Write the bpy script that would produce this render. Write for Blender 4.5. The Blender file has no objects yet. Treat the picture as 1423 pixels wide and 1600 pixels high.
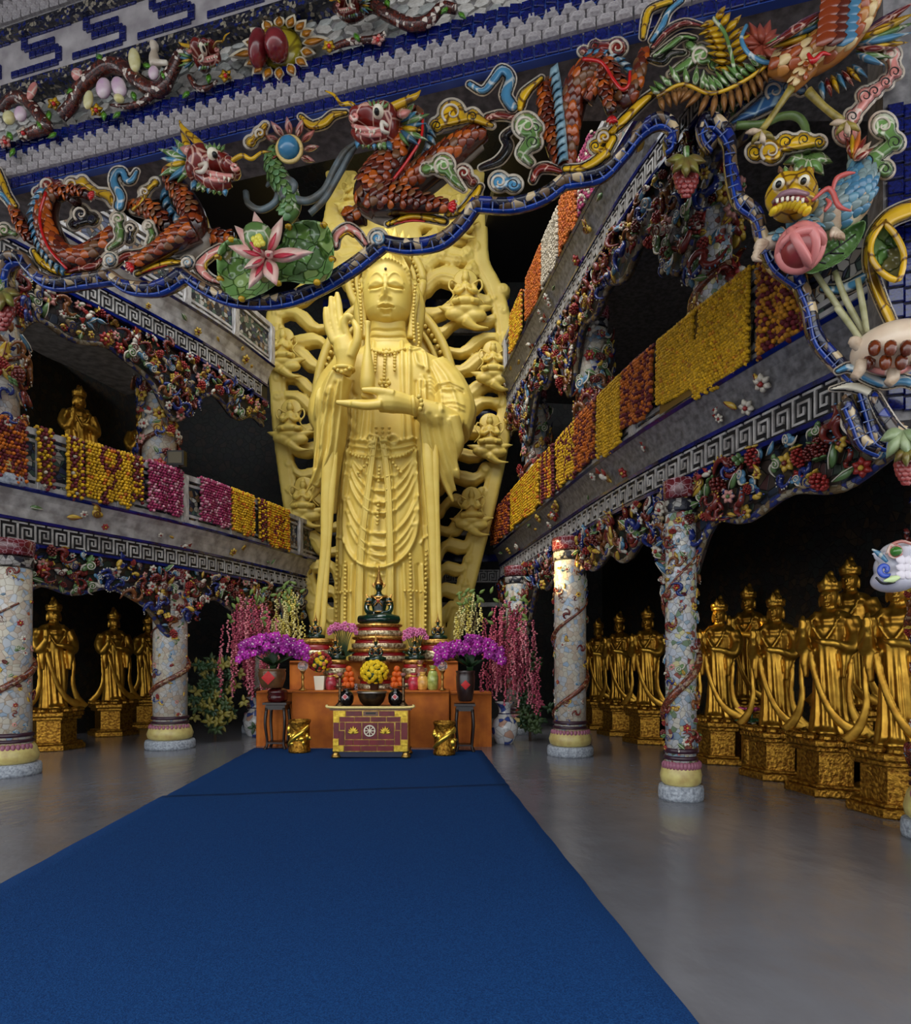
import bpy, math, random
import numpy as np
from mathutils import Vector, Matrix
random.seed(7); np.random.seed(7)
SC = bpy.context.scene
COL = SC.collection
# ---------------------------------------------------------------- camera
FPX, CX, HOR, CAMZ = 1000.0, 711.5, 1034.0, 1.6
cam = bpy.data.cameras.new('camera'); cam_o = bpy.data.objects.new('camera', cam); COL.objects.link(cam_o)
cam_o.location = (0, 0, CAMZ); cam_o.rotation_euler = (math.pi/2, 0, 0)
cam.sensor_fit = 'AUTO'; cam.sensor_width = 36; cam.lens = FPX/1600*36
cam.shift_y = (HOR-800)/1600; cam.clip_end = 300
SC.camera = cam_o
# ---------------------------------------------------------------- world, sun, exposure
w = bpy.data.worlds.new('sky'); SC.world = w; w.use_nodes = True
bg = w.node_tree.nodes['Background']; bg.inputs[0].default_value = (0.93, 0.97, 1.0, 1); bg.inputs[1].default_value = 1.75
sun = bpy.data.lights.new('sun', 'SUN'); sun.energy = 1.1; sun.angle = math.radians(20); sun.color = (1, .96, .88)
sun_o = bpy.data.objects.new('sun', sun); COL.objects.link(sun_o)
sun_o.rotation_euler = (math.radians(36), 0, math.radians(-20))
SC.view_settings.view_transform = 'Standard'; SC.view_settings.look = 'None'
SC.view_settings.gamma = 1; SC.view_settings.use_curve_mapping = False
SC.view_settings.exposure = 0.5
# ---------------------------------------------------------------- helpers
def lin(c):
    return tuple(((v/255)/12.92 if v/255 <= .04045 else ((v/255+.055)/1.055)**2.4) for v in c) + (1,)
MATS = {}
def M(name, col=(200,200,200), rough=.4, metal=0., kind=None, col2=None, scale=20., bump=.0, coat=0., spec=.5, mix=.5):
    """procedural material; kind: None, noise, crack, mosaic, attr"""
    if name in MATS: return MATS[name]
    m = bpy.data.materials.new(name); m.use_nodes = True; MATS[name] = m
    nt = m.node_tree; N = nt.nodes; L = nt.links; b = N['Principled BSDF']
    b.inputs['Base Color'].default_value = lin(col); b.inputs['Roughness'].default_value = rough
    b.inputs['Metallic'].default_value = metal; b.inputs['Coat Weight'].default_value = coat
    b.inputs['Coat Roughness'].default_value = .12; b.inputs['Specular IOR Level'].default_value = spec
    if kind is None: return m
    tc = N.new('ShaderNodeTexCoord')
    def ramp(stops):
        r = N.new('ShaderNodeValToRGB'); e = r.color_ramp.elements
        while len(e) < len(stops): e.new(.5)
        for i, (p, c) in enumerate(stops): e[i].position = p; e[i].color = lin(c)
        return r
    def bumpn(src, s, d=.02):
        bn = N.new('ShaderNodeBump'); bn.inputs['Strength'].default_value = s; bn.inputs['Distance'].default_value = d
        L.new(src, bn.inputs['Height']); L.new(bn.outputs[0], b.inputs['Normal'])
    c2 = col2 or tuple(int(v*.6) for v in col)
    if kind == 'noise':
        n = N.new('ShaderNodeTexNoise'); n.inputs['Scale'].default_value = scale; n.inputs['Detail'].default_value = 5
        L.new(tc.outputs['Object'], n.inputs['Vector'])
        r = ramp([(.5-mix*.3, c2), (.5+mix*.3, col)]); L.new(n.outputs[0], r.inputs[0]); L.new(r.outputs[0], b.inputs['Base Color'])
        if bump: bumpn(n.outputs[0], bump)
    elif kind == 'crack':
        v = N.new('ShaderNodeTexVoronoi'); v.feature = 'DISTANCE_TO_EDGE'; v.inputs['Scale'].default_value = scale
        L.new(tc.outputs['Object'], v.inputs['Vector'])
        r = ramp([(.02, c2), (.06, col)]); L.new(v.outputs['Distance'], r.inputs[0])
        n = N.new('ShaderNodeTexNoise'); n.inputs['Scale'].default_value = scale*.5; L.new(tc.outputs['Object'], n.inputs['Vector'])
        mx = N.new('ShaderNodeMix'); mx.data_type = 'RGBA'; mx.blend_type = 'MULTIPLY'
        r2 = ramp([(.3, (150,140,130)), (.65, (255,255,255))]); L.new(n.outputs[0], r2.inputs[0])
        mx.inputs[0].default_value = .75; L.new(r.outputs[0], mx.inputs[6]); L.new(r2.outputs[0], mx.inputs[7])
        L.new(mx.outputs[2], b.inputs['Base Color'])
        bumpn(r.outputs[0], bump or .3, .01)
    elif kind == 'mosaic':
        v = N.new('ShaderNodeTexVoronoi'); v.inputs['Scale'].default_value = scale
        L.new(tc.outputs['Object'], v.inputs['Vector'])
        sp = N.new('ShaderNodeSeparateColor'); L.new(v.outputs['Color'], sp.inputs[0])
        pal = col2
        r = ramp([(i/len(pal), c) for i, c in enumerate(pal)]); r.color_ramp.interpolation = 'CONSTANT'
        L.new(sp.outputs[0], r.inputs[0])
        e = N.new('ShaderNodeTexVoronoi'); e.feature = 'DISTANCE_TO_EDGE'; e.inputs['Scale'].default_value = scale
        L.new(tc.outputs['Object'], e.inputs['Vector'])
        k = ramp([(.02, col), (.07, (255,255,255))]); L.new(e.outputs['Distance'], k.inputs[0])
        mx = N.new('ShaderNodeMix'); mx.data_type = 'RGBA'; mx.blend_type = 'MULTIPLY'; mx.inputs[0].default_value = 1
        L.new(r.outputs[0], mx.inputs[6]); L.new(k.outputs[0], mx.inputs[7]); L.new(mx.outputs[2], b.inputs['Base Color'])
        bumpn(k.outputs[0], bump or .4, .015)
    elif kind == 'attr':
        a = N.new('ShaderNodeAttribute'); a.attribute_name = 'tint'
        n = N.new('ShaderNodeTexNoise'); n.inputs['Scale'].default_value = scale; L.new(tc.outputs['Object'], n.inputs['Vector'])
        r2 = ramp([(.3, (190,180,170)), (.65, (255,255,255))]); L.new(n.outputs[0], r2.inputs[0])
        mx = N.new('ShaderNodeMix'); mx.data_type = 'RGBA'; mx.blend_type = 'MULTIPLY'; mx.inputs[0].default_value = 1
        L.new(a.outputs['Color'], mx.inputs[6]); L.new(r2.outputs[0], mx.inputs[7]); L.new(mx.outputs[2], b.inputs['Base Color'])
    return m
# glazed ceramics
def CER(name, c, edge=None, scale=9): return M(name, c, .18, 0, 'crack', edge or tuple(min(255, int(v*.45)) for v in c), scale, .25, .3)
YEL = CER('glaze_yellow', (228,180,30), (120,80,10), 6); GRN = CER('glaze_green', (110,150,80), (215,220,190), 7)
LBL = CER('glaze_sky_blue', (80,145,185), (205,215,215), 5); NAV = M('glaze_navy', (14,28,112), .12, 0, 'noise', (6,12,60), 5, .05, .5)
MAR = CER('glaze_maroon', (125,35,28), (220,170,150), 8); BRN = M('glaze_amber_brown', (140,62,16), .16, 0, 'noise', (62,18,8), 4, .05, .4, mix=.8)
DBR = M('glaze_dark_brown', (70,22,12), .2, 0, 'noise', (30,10,6), 6, .1, .4)
PNK = CER('glaze_pink', (232,150,140), (245,220,205), 7); RED = M('glaze_red', (190,25,25), .2, 0, None, coat=.3)
WHT = M('glaze_white', (232,222,205), .35, 0, 'noise', (190,172,150), 7, .1, .2); CRM = M('plaster_cream', (225,205,180), .5, 0, 'noise', (170,140,110), 9, .15)
BLK = M('ink_black', (12,11,10), .4); IVO = M('ivory', (240,230,205), .35)
GRT = M('grey_grout', (150,146,146), .7, 0, 'noise', (105,102,104), 12, .2)
SCW = M('scallop_white', (190,184,184), .3, 0, 'noise', (150,143,145), 5, .05, .2)
MOB = M('rim_mosaic', (40,70,160), .15, 0, 'mosaic', [(16,22,60),(120,95,70),(20,40,120),(60,50,45),(205,180,140),(12,14,40)], 14, .5, .4)
RIMB = M('rim_blue', (24,70,170), .2, 0, 'noise', (14,40,110), 8, .1, .3)
YST = M('statue_cream_yellow', (222,196,98), .5, 0, 'noise', (214,184,84), 3, .0, .05)
GLD = M('gilt_gold', (204,156,58), .33, .85, 'noise', (150,104,30), 6, .12)
GLC = M('carved_gilt', (192,142,50), .38, .85, 'noise', (110,66,12), 26, .9)
GLB = M('bright_gold', (240,200,80), .28, .9)
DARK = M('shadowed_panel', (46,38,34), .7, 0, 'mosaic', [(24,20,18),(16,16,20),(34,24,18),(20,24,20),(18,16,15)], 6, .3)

def w2(px, py, Y): return Vector(((px-CX)/FPX*Y, Y, CAMZ+(HOR-py)/FPX*Y))
def w2a(px, py, Y):
    px = np.asarray(px, float); py = np.asarray(py, float); Y = np.asarray(Y, float)+0*px
    return np.stack([(px-CX)/FPX*Y, Y, CAMZ+(HOR-py)/FPX*Y], -1)
def fl(px, py):
    """point on the floor"""
    Y = CAMZ*FPX/(py-HOR); return Vector(((px-CX)/FPX*Y, Y, 0))

WLOC = {}
class MB:
    def __init__(s): s.v = []; s.f = []; s.mi = []; s.n = 0; s.cur = 0; s.tint = []; s.ct = None
    def mat(s, i): s.cur = i; return s
    def add(s, vs, fs):
        vs = [tuple(map(float, v)) for v in vs]
        o = s.n; s.v.extend(vs); s.n += len(vs)
        for f in fs: s.f.append(tuple(i+o for i in f)); s.mi.append(s.cur)
        if s.ct is not None: s.tint.extend([s.ct]*len(vs))
        return s
    def box(s, c, d, R=None):
        hx, hy, hz = d[0]/2, d[1]/2, d[2]/2
        vs = [Vector((x*hx, y*hy, z*hz)) for x in (-1,1) for y in (-1,1) for z in (-1,1)]
        if R is not None: vs = [R @ v for v in vs]
        c = Vector(c)
        return s.add([v+c for v in vs], [(0,1,3,2),(4,6,7,5),(0,4,5,1),(2,3,7,6),(0,2,6,4),(1,5,7,3)])
    def tube(s, pts, rad, n=8, flat=1., up=(0,-1,0), res=4, cap=True, closed=False):
        P = np.array([tuple(p) for p in pts], float); k = len(P)
        R = np.array(rad if hasattr(rad, '__len__') else [rad]*k, float)
        if res > 1 and k > 2: P, R = crom(P, R, res)
        T = np.gradient(P, axis=0); T /= np.linalg.norm(T, axis=1)[:, None]+1e-9
        U = np.array(up, float); A = np.cross(T, U); 
        bad = np.linalg.norm(A, axis=1) < .15
        A[bad] = np.cross(T[bad], np.array((.3, .1, .95))); A /= np.linalg.norm(A, axis=1)[:, None]+1e-9
        B = np.cross(A, T)
        vs = []; fs = []; m = len(P)
        for i in range(m):
            for j in range(n):
                a = 2*math.pi*j/n
                vs.append(P[i]+R[i]*(A[i]*math.cos(a)+B[i]*math.sin(a)*flat))
        for i in range(m-1):
            for j in range(n):
                j2 = (j+1) % n; fs.append((i*n+j, i*n+j2, (i+1)*n+j2, (i+1)*n+j))
        if cap: fs.append(tuple(range(n-1, -1, -1))); fs.append(tuple((m-1)*n+j for j in range(n)))
        return s.add(vs, fs)
    def ell(s, c, r, nu=14, nv=9, R=None):
        c = Vector(c); r = r if hasattr(r, '__len__') else (r, r, r); vs = []; fs = []
        for i in range(nv+1):
            t = math.pi*i/nv
            for j in range(nu):
                a = 2*math.pi*j/nu
                v = Vector((r[0]*math.sin(t)*math.cos(a), r[1]*math.sin(t)*math.sin(a), r[2]*math.cos(t)))
                if R is not None: v = R @ v
                vs.append(v+c)
        for i in range(nv):
            for j in range(nu):
                j2 = (j+1) % nu; fs.append((i*nu+j, (i+1)*nu+j, (i+1)*nu+j2, i*nu+j2))
        return s.add(vs, fs)
    def lathe(s, prof, c=(0,0,0), n=24, sx=1., sy=1., rot=0.):
        c = Vector(c); vs = []; fs = []; m = len(prof)
        for r, z in prof:
            for j in range(n):
                a = 2*math.pi*(j+rot)/n; vs.append((c.x+r*sx*math.cos(a), c.y+r*sy*math.sin(a), c.z+z))
        for i in range(m-1):
            for j in range(n):
                j2 = (j+1) % n; fs.append((i*n+j, i*n+j2, (i+1)*n+j2, (i+1)*n+j))
        fs.append(tuple(range(n-1, -1, -1))); fs.append(tuple((m-1)*n+j for j in range(n)))
        return s.add(vs, fs)
    def plate(s, outline, th, mapf=None, bulge=0.):
        """outline: 2D points; extruded th in third coordinate, front centre raised by bulge"""
        k = len(outline); cx = sum(p[0] for p in outline)/k; cy = sum(p[1] for p in outline)/k
        vs = [(x, y, 0) for x, y in outline]+[(x, y, th) for x, y in outline]
        vs += [(cx+(x-cx)*.55, cy+(y-cy)*.55, th+bulge*.75) for x, y in outline]+[(cx, cy, th+bulge)]
        fs = [tuple(range(k-1, -1, -1))]
        for i in range(k):
            j = (i+1) % k
            fs += [(i, j, k+j, k+i), (k+i, k+j, 2*k+j, 2*k+i), (2*k+i, 2*k+j, 3*k)]
        if mapf: vs = [mapf(*v) for v in vs]
        return s.add(vs, fs)
    def build(s, name, mats, parent=None, smooth=True, origin=None):
        me = mesh_from(name, s.v, s.f, mats, s.mi, smooth, parent, origin, s.tint if s.tint else None)
        return me
def crom(P, R, res):
    k = len(P); t = np.linspace(0, k-1, (k-1)*res+1); i = np.clip(t.astype(int), 0, k-2); f = (t-i)[:, None]
    Pp = np.vstack([2*P[0]-P[1], P, 2*P[-1]-P[-2]])
    p0, p1, p2, p3 = Pp[i], Pp[i+1], Pp[i+2], Pp[i+3]
    Q = .5*((2*p1)+(-p0+p2)*f+(2*p0-5*p1+4*p2-p3)*f**2+(-p0+3*p1-3*p2+p3)*f**3)
    return Q, np.interp(t, np.arange(k), R)
def cr2(pts, res=6):
    P = np.array(pts, float); return crom(P, np.zeros(len(P)), res)[0]
def mesh_from(name, v, f, mats, mi=None, smooth=True, parent=None, origin=None, tint=None):
    """world-space verts -> object; origin: base centre for top-level meshes, the parent's place for parts"""
    V = np.array(v, float).reshape(-1, 3)
    if parent is not None: org = np.array(WLOC.get(parent.name, (0,0,0)))
    elif origin is not None: org = np.array(origin, float)
    else: org = np.array([(V[:,0].min()+V[:,0].max())/2, (V[:,1].min()+V[:,1].max())/2, V[:,2].min()])
    me = bpy.data.meshes.new(name); me.from_pydata((V-org).tolist(), [], f)
    for m in (mats if isinstance(mats, (list, tuple)) else [mats]): me.materials.append(m)
    if mi is not None and len(mi) == len(me.polygons): me.polygons.foreach_set('material_index', mi)
    if smooth: me.polygons.foreach_set('use_smooth', [True]*len(me.polygons))
    if tint is not None:
        a = me.color_attributes.new('tint', 'FLOAT_COLOR', 'POINT'); a.data.foreach_set('color', np.array([lin(c) for c in tint]).ravel() if not isinstance(tint, np.ndarray) else tint.ravel())
    me.update()
    o = bpy.data.objects.new(name, me); COL.objects.link(o)
    if parent is not None: o.parent = parent
    else: o.location = org
    WLOC[o.name] = tuple(org)
    return o
def inst(name, me, mat, parent):
    """object sharing mesh data, world matrix mat, under a parent that has only a location"""
    o = bpy.data.objects.new(name, me); COL.objects.link(o)
    if parent is not None:
        o.parent = parent; mat = Matrix.Translation(-Vector(WLOC.get(parent.name, (0,0,0)))) @ mat
    o.matrix_basis = mat
    return o
def tag(o, label, cat, group=None):
    o['label'] = label; o['category'] = cat
    if group: o['group'] = group
    return o
def thing(name, label, cat, loc, group=None):
    o = bpy.data.objects.new(name, None); COL.objects.link(o); o.location = loc; o.empty_display_size = .1
    WLOC[o.name] = tuple(loc)
    return tag(o, label, cat, group)
def struct(o, label=None):
    o['kind'] = 'structure'
    if label: o['label'] = label
    return o
def smooth_remesh(mb, voxel, it=4, fac=.5):
    """union of overlapping pieces as one continuous surface; returns verts, faces"""
    me = bpy.data.meshes.new('tmp'); me.from_pydata(mb.v, [], mb.f); ob = bpy.data.objects.new('tmp', me); COL.objects.link(ob)
    md = ob.modifiers.new('r', 'REMESH'); md.mode = 'VOXEL'; md.voxel_size = voxel
    if it: sm = ob.modifiers.new('s', 'SMOOTH'); sm.factor = fac; sm.iterations = it
    dg = bpy.context.evaluated_depsgraph_get(); ev = ob.evaluated_get(dg); m2 = ev.to_mesh()
    n = len(m2.vertices); V = np.empty(n*3); m2.vertices.foreach_get('co', V)
    F = [tuple(p.vertices) for p in m2.polygons]; ev.to_mesh_clear()
    bpy.data.objects.remove(ob); bpy.data.meshes.remove(me)
    return V.reshape(-1, 3), F
def seg_sdf(X, Y, strokes):
    """signed distance field of a union of tapered strokes [(pts, radii)], negative inside"""
    D = np.full(X.shape, 1e9)
    for pts, rad in strokes:
        P = np.array(pts, float); R = np.array(rad if hasattr(rad, '__len__') else [rad]*len(P), float)
        if len(P) == 1: D = np.minimum(D, np.hypot(X-P[0,0], Y-P[0,1])-R[0]); continue
        for i in range(len(P)-1):
            a, b = P[i], P[i+1]; d = b-a; l2 = d@d+1e-9
            t = np.clip(((X-a[0])*d[0]+(Y-a[1])*d[1])/l2, 0, 1)
            D = np.minimum(D, np.hypot(X-a[0]-t*d[0], Y-a[1]-t*d[1])-(R[i]+(R[i+1]-R[i])*t))
    return D
def poly_sdf(X, Y, pts):
    P = np.array(pts, float); D = np.full(X.shape, 1e9); ins = np.zeros(X.shape, bool); k = len(P)
    for i in range(k):
        a, b = P[i], P[(i+1) % k]; d = b-a; l2 = d@d+1e-9
        t = np.clip(((X-a[0])*d[0]+(Y-a[1])*d[1])/l2, 0, 1)
        D = np.minimum(D, np.hypot(X-a[0]-t*d[0], Y-a[1]-t*d[1]))
        c = (a[1] > Y) != (b[1] > Y)
        if abs(d[1]) > 1e-9: ins ^= c & (X < (b[0]-a[0])*(Y-a[1])/(b[1]-a[1])+a[0])
    return np.where(ins, -D, D)
def relief(xs, ys, D, H, mapf, back):
    """thick relief: region D<0 on grid (xs, ys), front height H, side walls down to 'back'. mapf(x, y, h) -> Nx3"""
    ny, nx = D.shape; vid = -np.ones((ny, nx), int); ins = D < 0
    px = []; py = []; ph = []
    iy, ix = np.nonzero(ins); vid[iy, ix] = np.arange(len(iy))
    px = list(xs[ix]); py = list(ys[iy]); ph = list(H[iy, ix]); faces = []; walls = []; ed = {}
    def cross(a, b):
        k = (a, b) if a < b else (b, a)
        if k in ed: return ed[k]
        (y0, x0), (y1, x1) = k; d0, d1 = D[y0, x0], D[y1, x1]; t = d0/(d0-d1)
        px.append(xs[x0]+(xs[x1]-xs[x0])*t); py.append(ys[y0]+(ys[y1]-ys[y0])*t); ph.append(H[y0, x0]+(H[y1, x1]-H[y0, x0])*t)
        ed[k] = len(px)-1; return ed[k]
    cnt = ins[:-1,:-1].astype(int)+ins[1:,:-1]+ins[:-1,1:]+ins[1:,1:]
    fy, fx = np.nonzero(cnt == 4)
    faces = list(zip(vid[fy, fx].tolist(), vid[fy, fx+1].tolist(), vid[fy+1, fx+1].tolist(), vid[fy+1, fx].tolist()))
    for y, x in zip(*np.nonzero((cnt > 0) & (cnt < 4))):
        y = int(y); x = int(x)
        cs = [(y, x), (y, x+1), (y+1, x+1), (y+1, x)]; poly = []; cr = []
        for i in range(4):
            a, b = cs[i], cs[(i+1) % 4]
            if ins[a]: poly.append(int(vid[a]))
            if ins[a] != ins[b]: c = cross(a, b); poly.append(c); cr.append((len(poly)-1, bool(ins[a])))
        if len(poly) >= 3: faces.append(tuple(poly))
        for q, (i, out) in enumerate(cr):
            if out: walls.append((poly[i], poly[cr[(q+1) % len(cr)][0]]))
    n = len(px); ids = {}
    for a, b in walls:
        for c in (a, b):
            if c not in ids: ids[c] = len(px); px.append(px[c]); py.append(py[c]); ph.append(back)
        faces.append((a, ids[a], ids[b], b))
    return mapf(np.array(px), np.array(py), np.array(ph)), faces
def pillow(D, h, wdt):
    t = np.clip(-D/wdt, 0, 1); return h*np.sqrt(np.maximum(0, 1-(1-t)**2))
def ridge(X, Y, strokes, wdt):
    a = np.concatenate([np.asarray(p, float).reshape(-1, 2) for p in strokes]); k = wdt*3.2; out = np.zeros(X.shape)
    m = (X > a[:,0].min()-k) & (X < a[:,0].max()+k) & (Y > a[:,1].min()-k) & (Y < a[:,1].max()+k)
    if m.any(): d = np.maximum(seg_sdf(X[m], Y[m], [(p, 0) for p in strokes]), 0); out[m] = np.exp(-(d/wdt)**2)
    return out
# portal plane (front of the hall), oblique to the carpet
PA = math.atan(.273); PY0 = 5.2
PN = Vector((-math.sin(PA), -math.cos(PA), 0)); PS = Vector((math.cos(PA), -math.sin(PA), 0))
def PF(px, py, d=0.):
    dv = Vector(((px-CX)/FPX, 1, (HOR-py)/FPX)); t = (PN.dot(Vector((0, PY0, 0)))+d)/PN.dot(Vector((dv.x, dv.y, 0)))
    return Vector((dv.x*t, dv.y*t, CAMZ+dv.z*t))
def PFa(px, py, d):
    px = np.asarray(px, float); py = np.asarray(py, float); d = np.asarray(d, float)+0*px
    dx = (px-CX)/FPX; dz = (HOR-py)/FPX; t = (PN.y*PY0+d)/(PN.x*dx+PN.y)
    return np.stack([dx*t, t, CAMZ+dz*t], -1)
def pm(px): return PY0/(1+.273*(px-CX)/FPX)/FPX      # metres per pixel on that plane
# ================================================================ floor, carpet
def quad_slab(pts, z0, z1):
    k = len(pts); v = [(x, y, z0) for x, y in pts]+[(x, y, z1) for x, y in pts]
    return v, [tuple(range(k-1, -1, -1)), tuple(range(k, 2*k))]+[(i, (i+1) % k, k+(i+1) % k, k+i) for i in range(k)]
FLM = M('grey_polished_floor', (118,118,124), .2, 0, 'noise', (104,103,108), 1.6, .03, .0, .5, mix=.8)
CPM = M('blue_carpet', (26,72,128), .95, 0, 'noise', (12,44,92), 130, .5, 0, .1, mix=.55)
def floor_relief():
    nt = FLM.node_tree; N = nt.nodes; L = nt.links; b = N['Principled BSDF']
    tc = N.new('ShaderNodeTexCoord'); n = N.new('ShaderNodeTexNoise'); n.inputs['Scale'].default_value = 3.2; n.inputs['Detail'].default_value = 3
    mp = N.new('ShaderNodeMapping'); mp.inputs['Scale'].default_value = (1.6, 1, 1); L.new(tc.outputs['Object'], mp.inputs[0]); L.new(mp.outputs[0], n.inputs[0])
    bn = N.new('ShaderNodeBump'); bn.inputs['Strength'].default_value = .35; bn.inputs['Distance'].default_value = .03
    L.new(n.outputs[0], bn.inputs['Height']); L.new(bn.outputs[0], b.inputs['Normal'])
floor_relief()
v, f = quad_slab([(-40,-40),(40,-40),(40,22),(-40,22)], -.2, 0)
struct(mesh_from('floor', v, f, FLM, smooth=False))
def slabgrid(p, z, th):
    """carpet piece: corner points, slightly uneven top"""
    mb = MB(); n, m = 24, 40
    A = [Vector(q) for q in p]; vs = []; fs = []
    for j in range(m+1):
        for i in range(n+1):
            l = A[0].lerp(A[3], j/m); r = A[1].lerp(A[2], j/m); q = l.lerp(r, i/n)
            e = (i in (0, n) or j in (0, m))
            vs.append((q.x+(.004*math.sin(j*1.3) if i in (0, n) else 0), q.y, z+th*(.55 if e else 1)+.0012*math.sin(i*.9+j*.5)))
    for j in range(m):
        for i in range(n): a = j*(n+1)+i; fs.append((a, a+1, a+n+2, a+n+1))
    mb.add(vs, fs)
    ring = [i for i in range(n+1)]+[(j+1)*(n+1)-1 for j in range(1, m+1)]+[m*(n+1)+i for i in range(n-1, -1, -1)]+[j*(n+1) for j in range(m-1, 0, -1)]
    b0 = len(vs); mb.add([(vs[i][0], vs[i][1], z) for i in ring], [])
    k = len(ring); mb.f += [(b0+i, b0+(i+1) % k, ring[(i+1) % k], ring[i]) for i in range(k)]; mb.mi += [0]*k
    return mb
tag(slabgrid([(-3.43,7.42),(.69,8.14),(.47,11.55),(-3.72,11.85)], .001, .010).build('carpet', CPM), 'blue carpet strip at the back, running up under the offering box', 'carpet')
tag(slabgrid([(-2.98,.9),(1.2,.9),(.66,8.3),(-3.46,7.55)], .012, .012).build('carpet', CPM), 'large plain blue carpet across the foreground floor', 'carpet')
# ================================================================ ornament library (unit size, z = outwards)
OC = dict(yel=M('orn_yellow', (196,160,60), .25, coat=.2), grn=M('orn_green', (90,120,70), .25, coat=.2), blu=M('orn_blue', (80,125,155), .25, coat=.2),
          nav=M('orn_navy', (30,44,110), .2, coat=.2), mar=M('orn_maroon', (110,38,32), .25, coat=.2), red=M('orn_red', (150,40,36), .3),
          wht=M('orn_white', (205,196,180), .3), pnk=M('orn_pink', (200,140,130), .3), brn=M('orn_brown', (120,70,34), .3), tan=M('orn_tan', (170,150,115), .4))
def petal_pts(a, r0, r1, wd, n=7):
    out = []
    for i in range(n):
        t = i/(n-1); out.append((r0+(r1-r0)*t, wd*math.sin(math.pi*t**.8)))
    pts = out+[(x, -y) for x, y in reversed(out[1:-1])]
    c, s_ = math.cos(a), math.sin(a)
    return [(x*c-y*s_, x*s_+y*c) for x, y in pts]
LIB = {}
def lib(name, kind, mb, mats):
    me = bpy.data.meshes.new(kind); me.from_pydata(mb.v, [], mb.f)
    for m in mats: me.materials.append(m)
    me.polygons.foreach_set('material_index', mb.mi); me.polygons.foreach_set('use_smooth', [True]*len(me.polygons)); LIB[name] = (kind, me)
def spiral(turns, r0, r1, c=(0,0), a0=0, n=22, z=0.):
    return [(c[0]+(r0+(r1-r0)*i/n)*math.cos(a0+turns*2*math.pi*i/n), c[1]+(r0+(r1-r0)*i/n)*math.sin(a0+turns*2*math.pi*i/n), z) for i in range(n+1)]
for nm, a, b in (('fl1', 'red', 'yel'), ('fl2', 'wht', 'red'), ('fl3', 'yel', 'mar'), ('fl4', 'pnk', 'grn')):
    mb = MB()
    for k in range(6): mb.plate(petal_pts(k*math.pi/3, .08, .52, .17, 5), .12, None, .1)
    mb.mat(1).ell((0,0,.16), (.15,.15,.13), 8, 5); lib(nm, 'flower', mb, [OC[a], OC[b]])
for nm, a, b in (('lf1', 'grn', 'wht'), ('lf2', 'blu', 'wht'), ('lf3', 'yel', 'mar')):
    mb = MB(); mb.plate([(x, y) for x, y in petal_pts(.3, -.55, .6, .24, 9)], .1, None, .12)
    mb.mat(1).tube([(-.52,-.16,.2),(0,0,.27),(.55,.17,.16)], .03, 5, res=2); lib(nm, 'leaf', mb, [OC[a], OC[b]])
for nm, a, b in (('sc1', 'blu', 'wht'), ('sc2', 'grn', 'wht'), ('sc3', 'yel', 'brn'), ('sc4', 'wht', 'mar'), ('sc5', 'tan', 'nav')):
    mb = MB(); mb.ell((0,0,.05), (.42,.36,.16), 10, 6); mb.ell((.42,-.18,.03), (.28,.24,.13), 9, 5); mb.ell((-.32,-.25,.03), (.26,.2,.12), 8, 5)
    mb.mat(1).tube(spiral(1.6, .06, .36, z=.2), .045, 5, res=1); mb.tube([(.1,-.3,.15),(.4,-.42,.12),(.72,-.3,.06),(.95,-.05,0)], [.07,.08,.06,.02], 5, res=2)
    lib(nm, 'cloud_scroll', mb, [OC[a], OC[b]])
for nm, a, b in (('co1', 'mar', 'yel'), ('co2', 'brn', 'wht'), ('co3', 'nav', 'wht'), ('co4', 'mar', 'blu')):
    mb = MB(); path = [(-.9,-.3,.05),(-.55,.25,.2),(-.1,.4,.26),(.2,.05,.24),(.05,-.35,.2),(.45,-.5,.2),(.85,-.1,.12),(.75,.4,.05)]
    mb.tube(path, [.05,.13,.18,.2,.19,.16,.11,.03], 7, res=3)
    Q = crom(np.array(path, float), np.zeros(8), 2)[0]
    for i in range(1, len(Q)-1):
        mb.mat(1).ell((Q[i][0]*1.12, Q[i][1]*1.12+.12, Q[i][2]+.06), (.05,.09,.05), 5, 4)
    lib(nm, 'dragon_coil', mb, [OC[a], OC[b]])
for nm, a, b in (('fr1', 'mar', 'grn'), ('fr2', 'red', 'yel')):
    mb = MB()
    for r in range(6):
        for k in range(6):
            aa = (k+.5*(r % 2))*math.pi/3; rr = .3*math.sin(.35+r*.45); mb.ell((rr*math.cos(aa), -.5+r*.16, .2+rr*math.sin(aa)), (.12,.1,.1), 5, 4)
    mb.mat(1)
    for k in range(4): mb.ell((.2*math.cos(k*1.57), .45, .2+.2*math.sin(k*1.57)), (.2,.07,.16), 6, 4)
    lib(nm, 'fruit_cluster', mb, [OC[a], OC[b]])
for nm, a, b in (('bd1', 'wht', 'red'), ('bd2', 'yel', 'nav')):
    mb = MB(); mb.ell((0,0,.14), (.38,.2,.18), 9, 6); mb.ell((.38,.16,.16), (.16,.14,.13), 8, 5); mb.mat(1).plate([(-.3,0),(-.9,.25),(-.85,-.05),(-.95,-.3)], .08)
    mb.plate([(-.1,.1),(-.25,.55),(.15,.45),(.2,.1)], .1); mb.plate([(.5,.2),(.72,.12),(.52,.06)], .1); lib(nm, 'bird', mb, [OC[a], OC[b]])
ALLORN = list(LIB)
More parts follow.
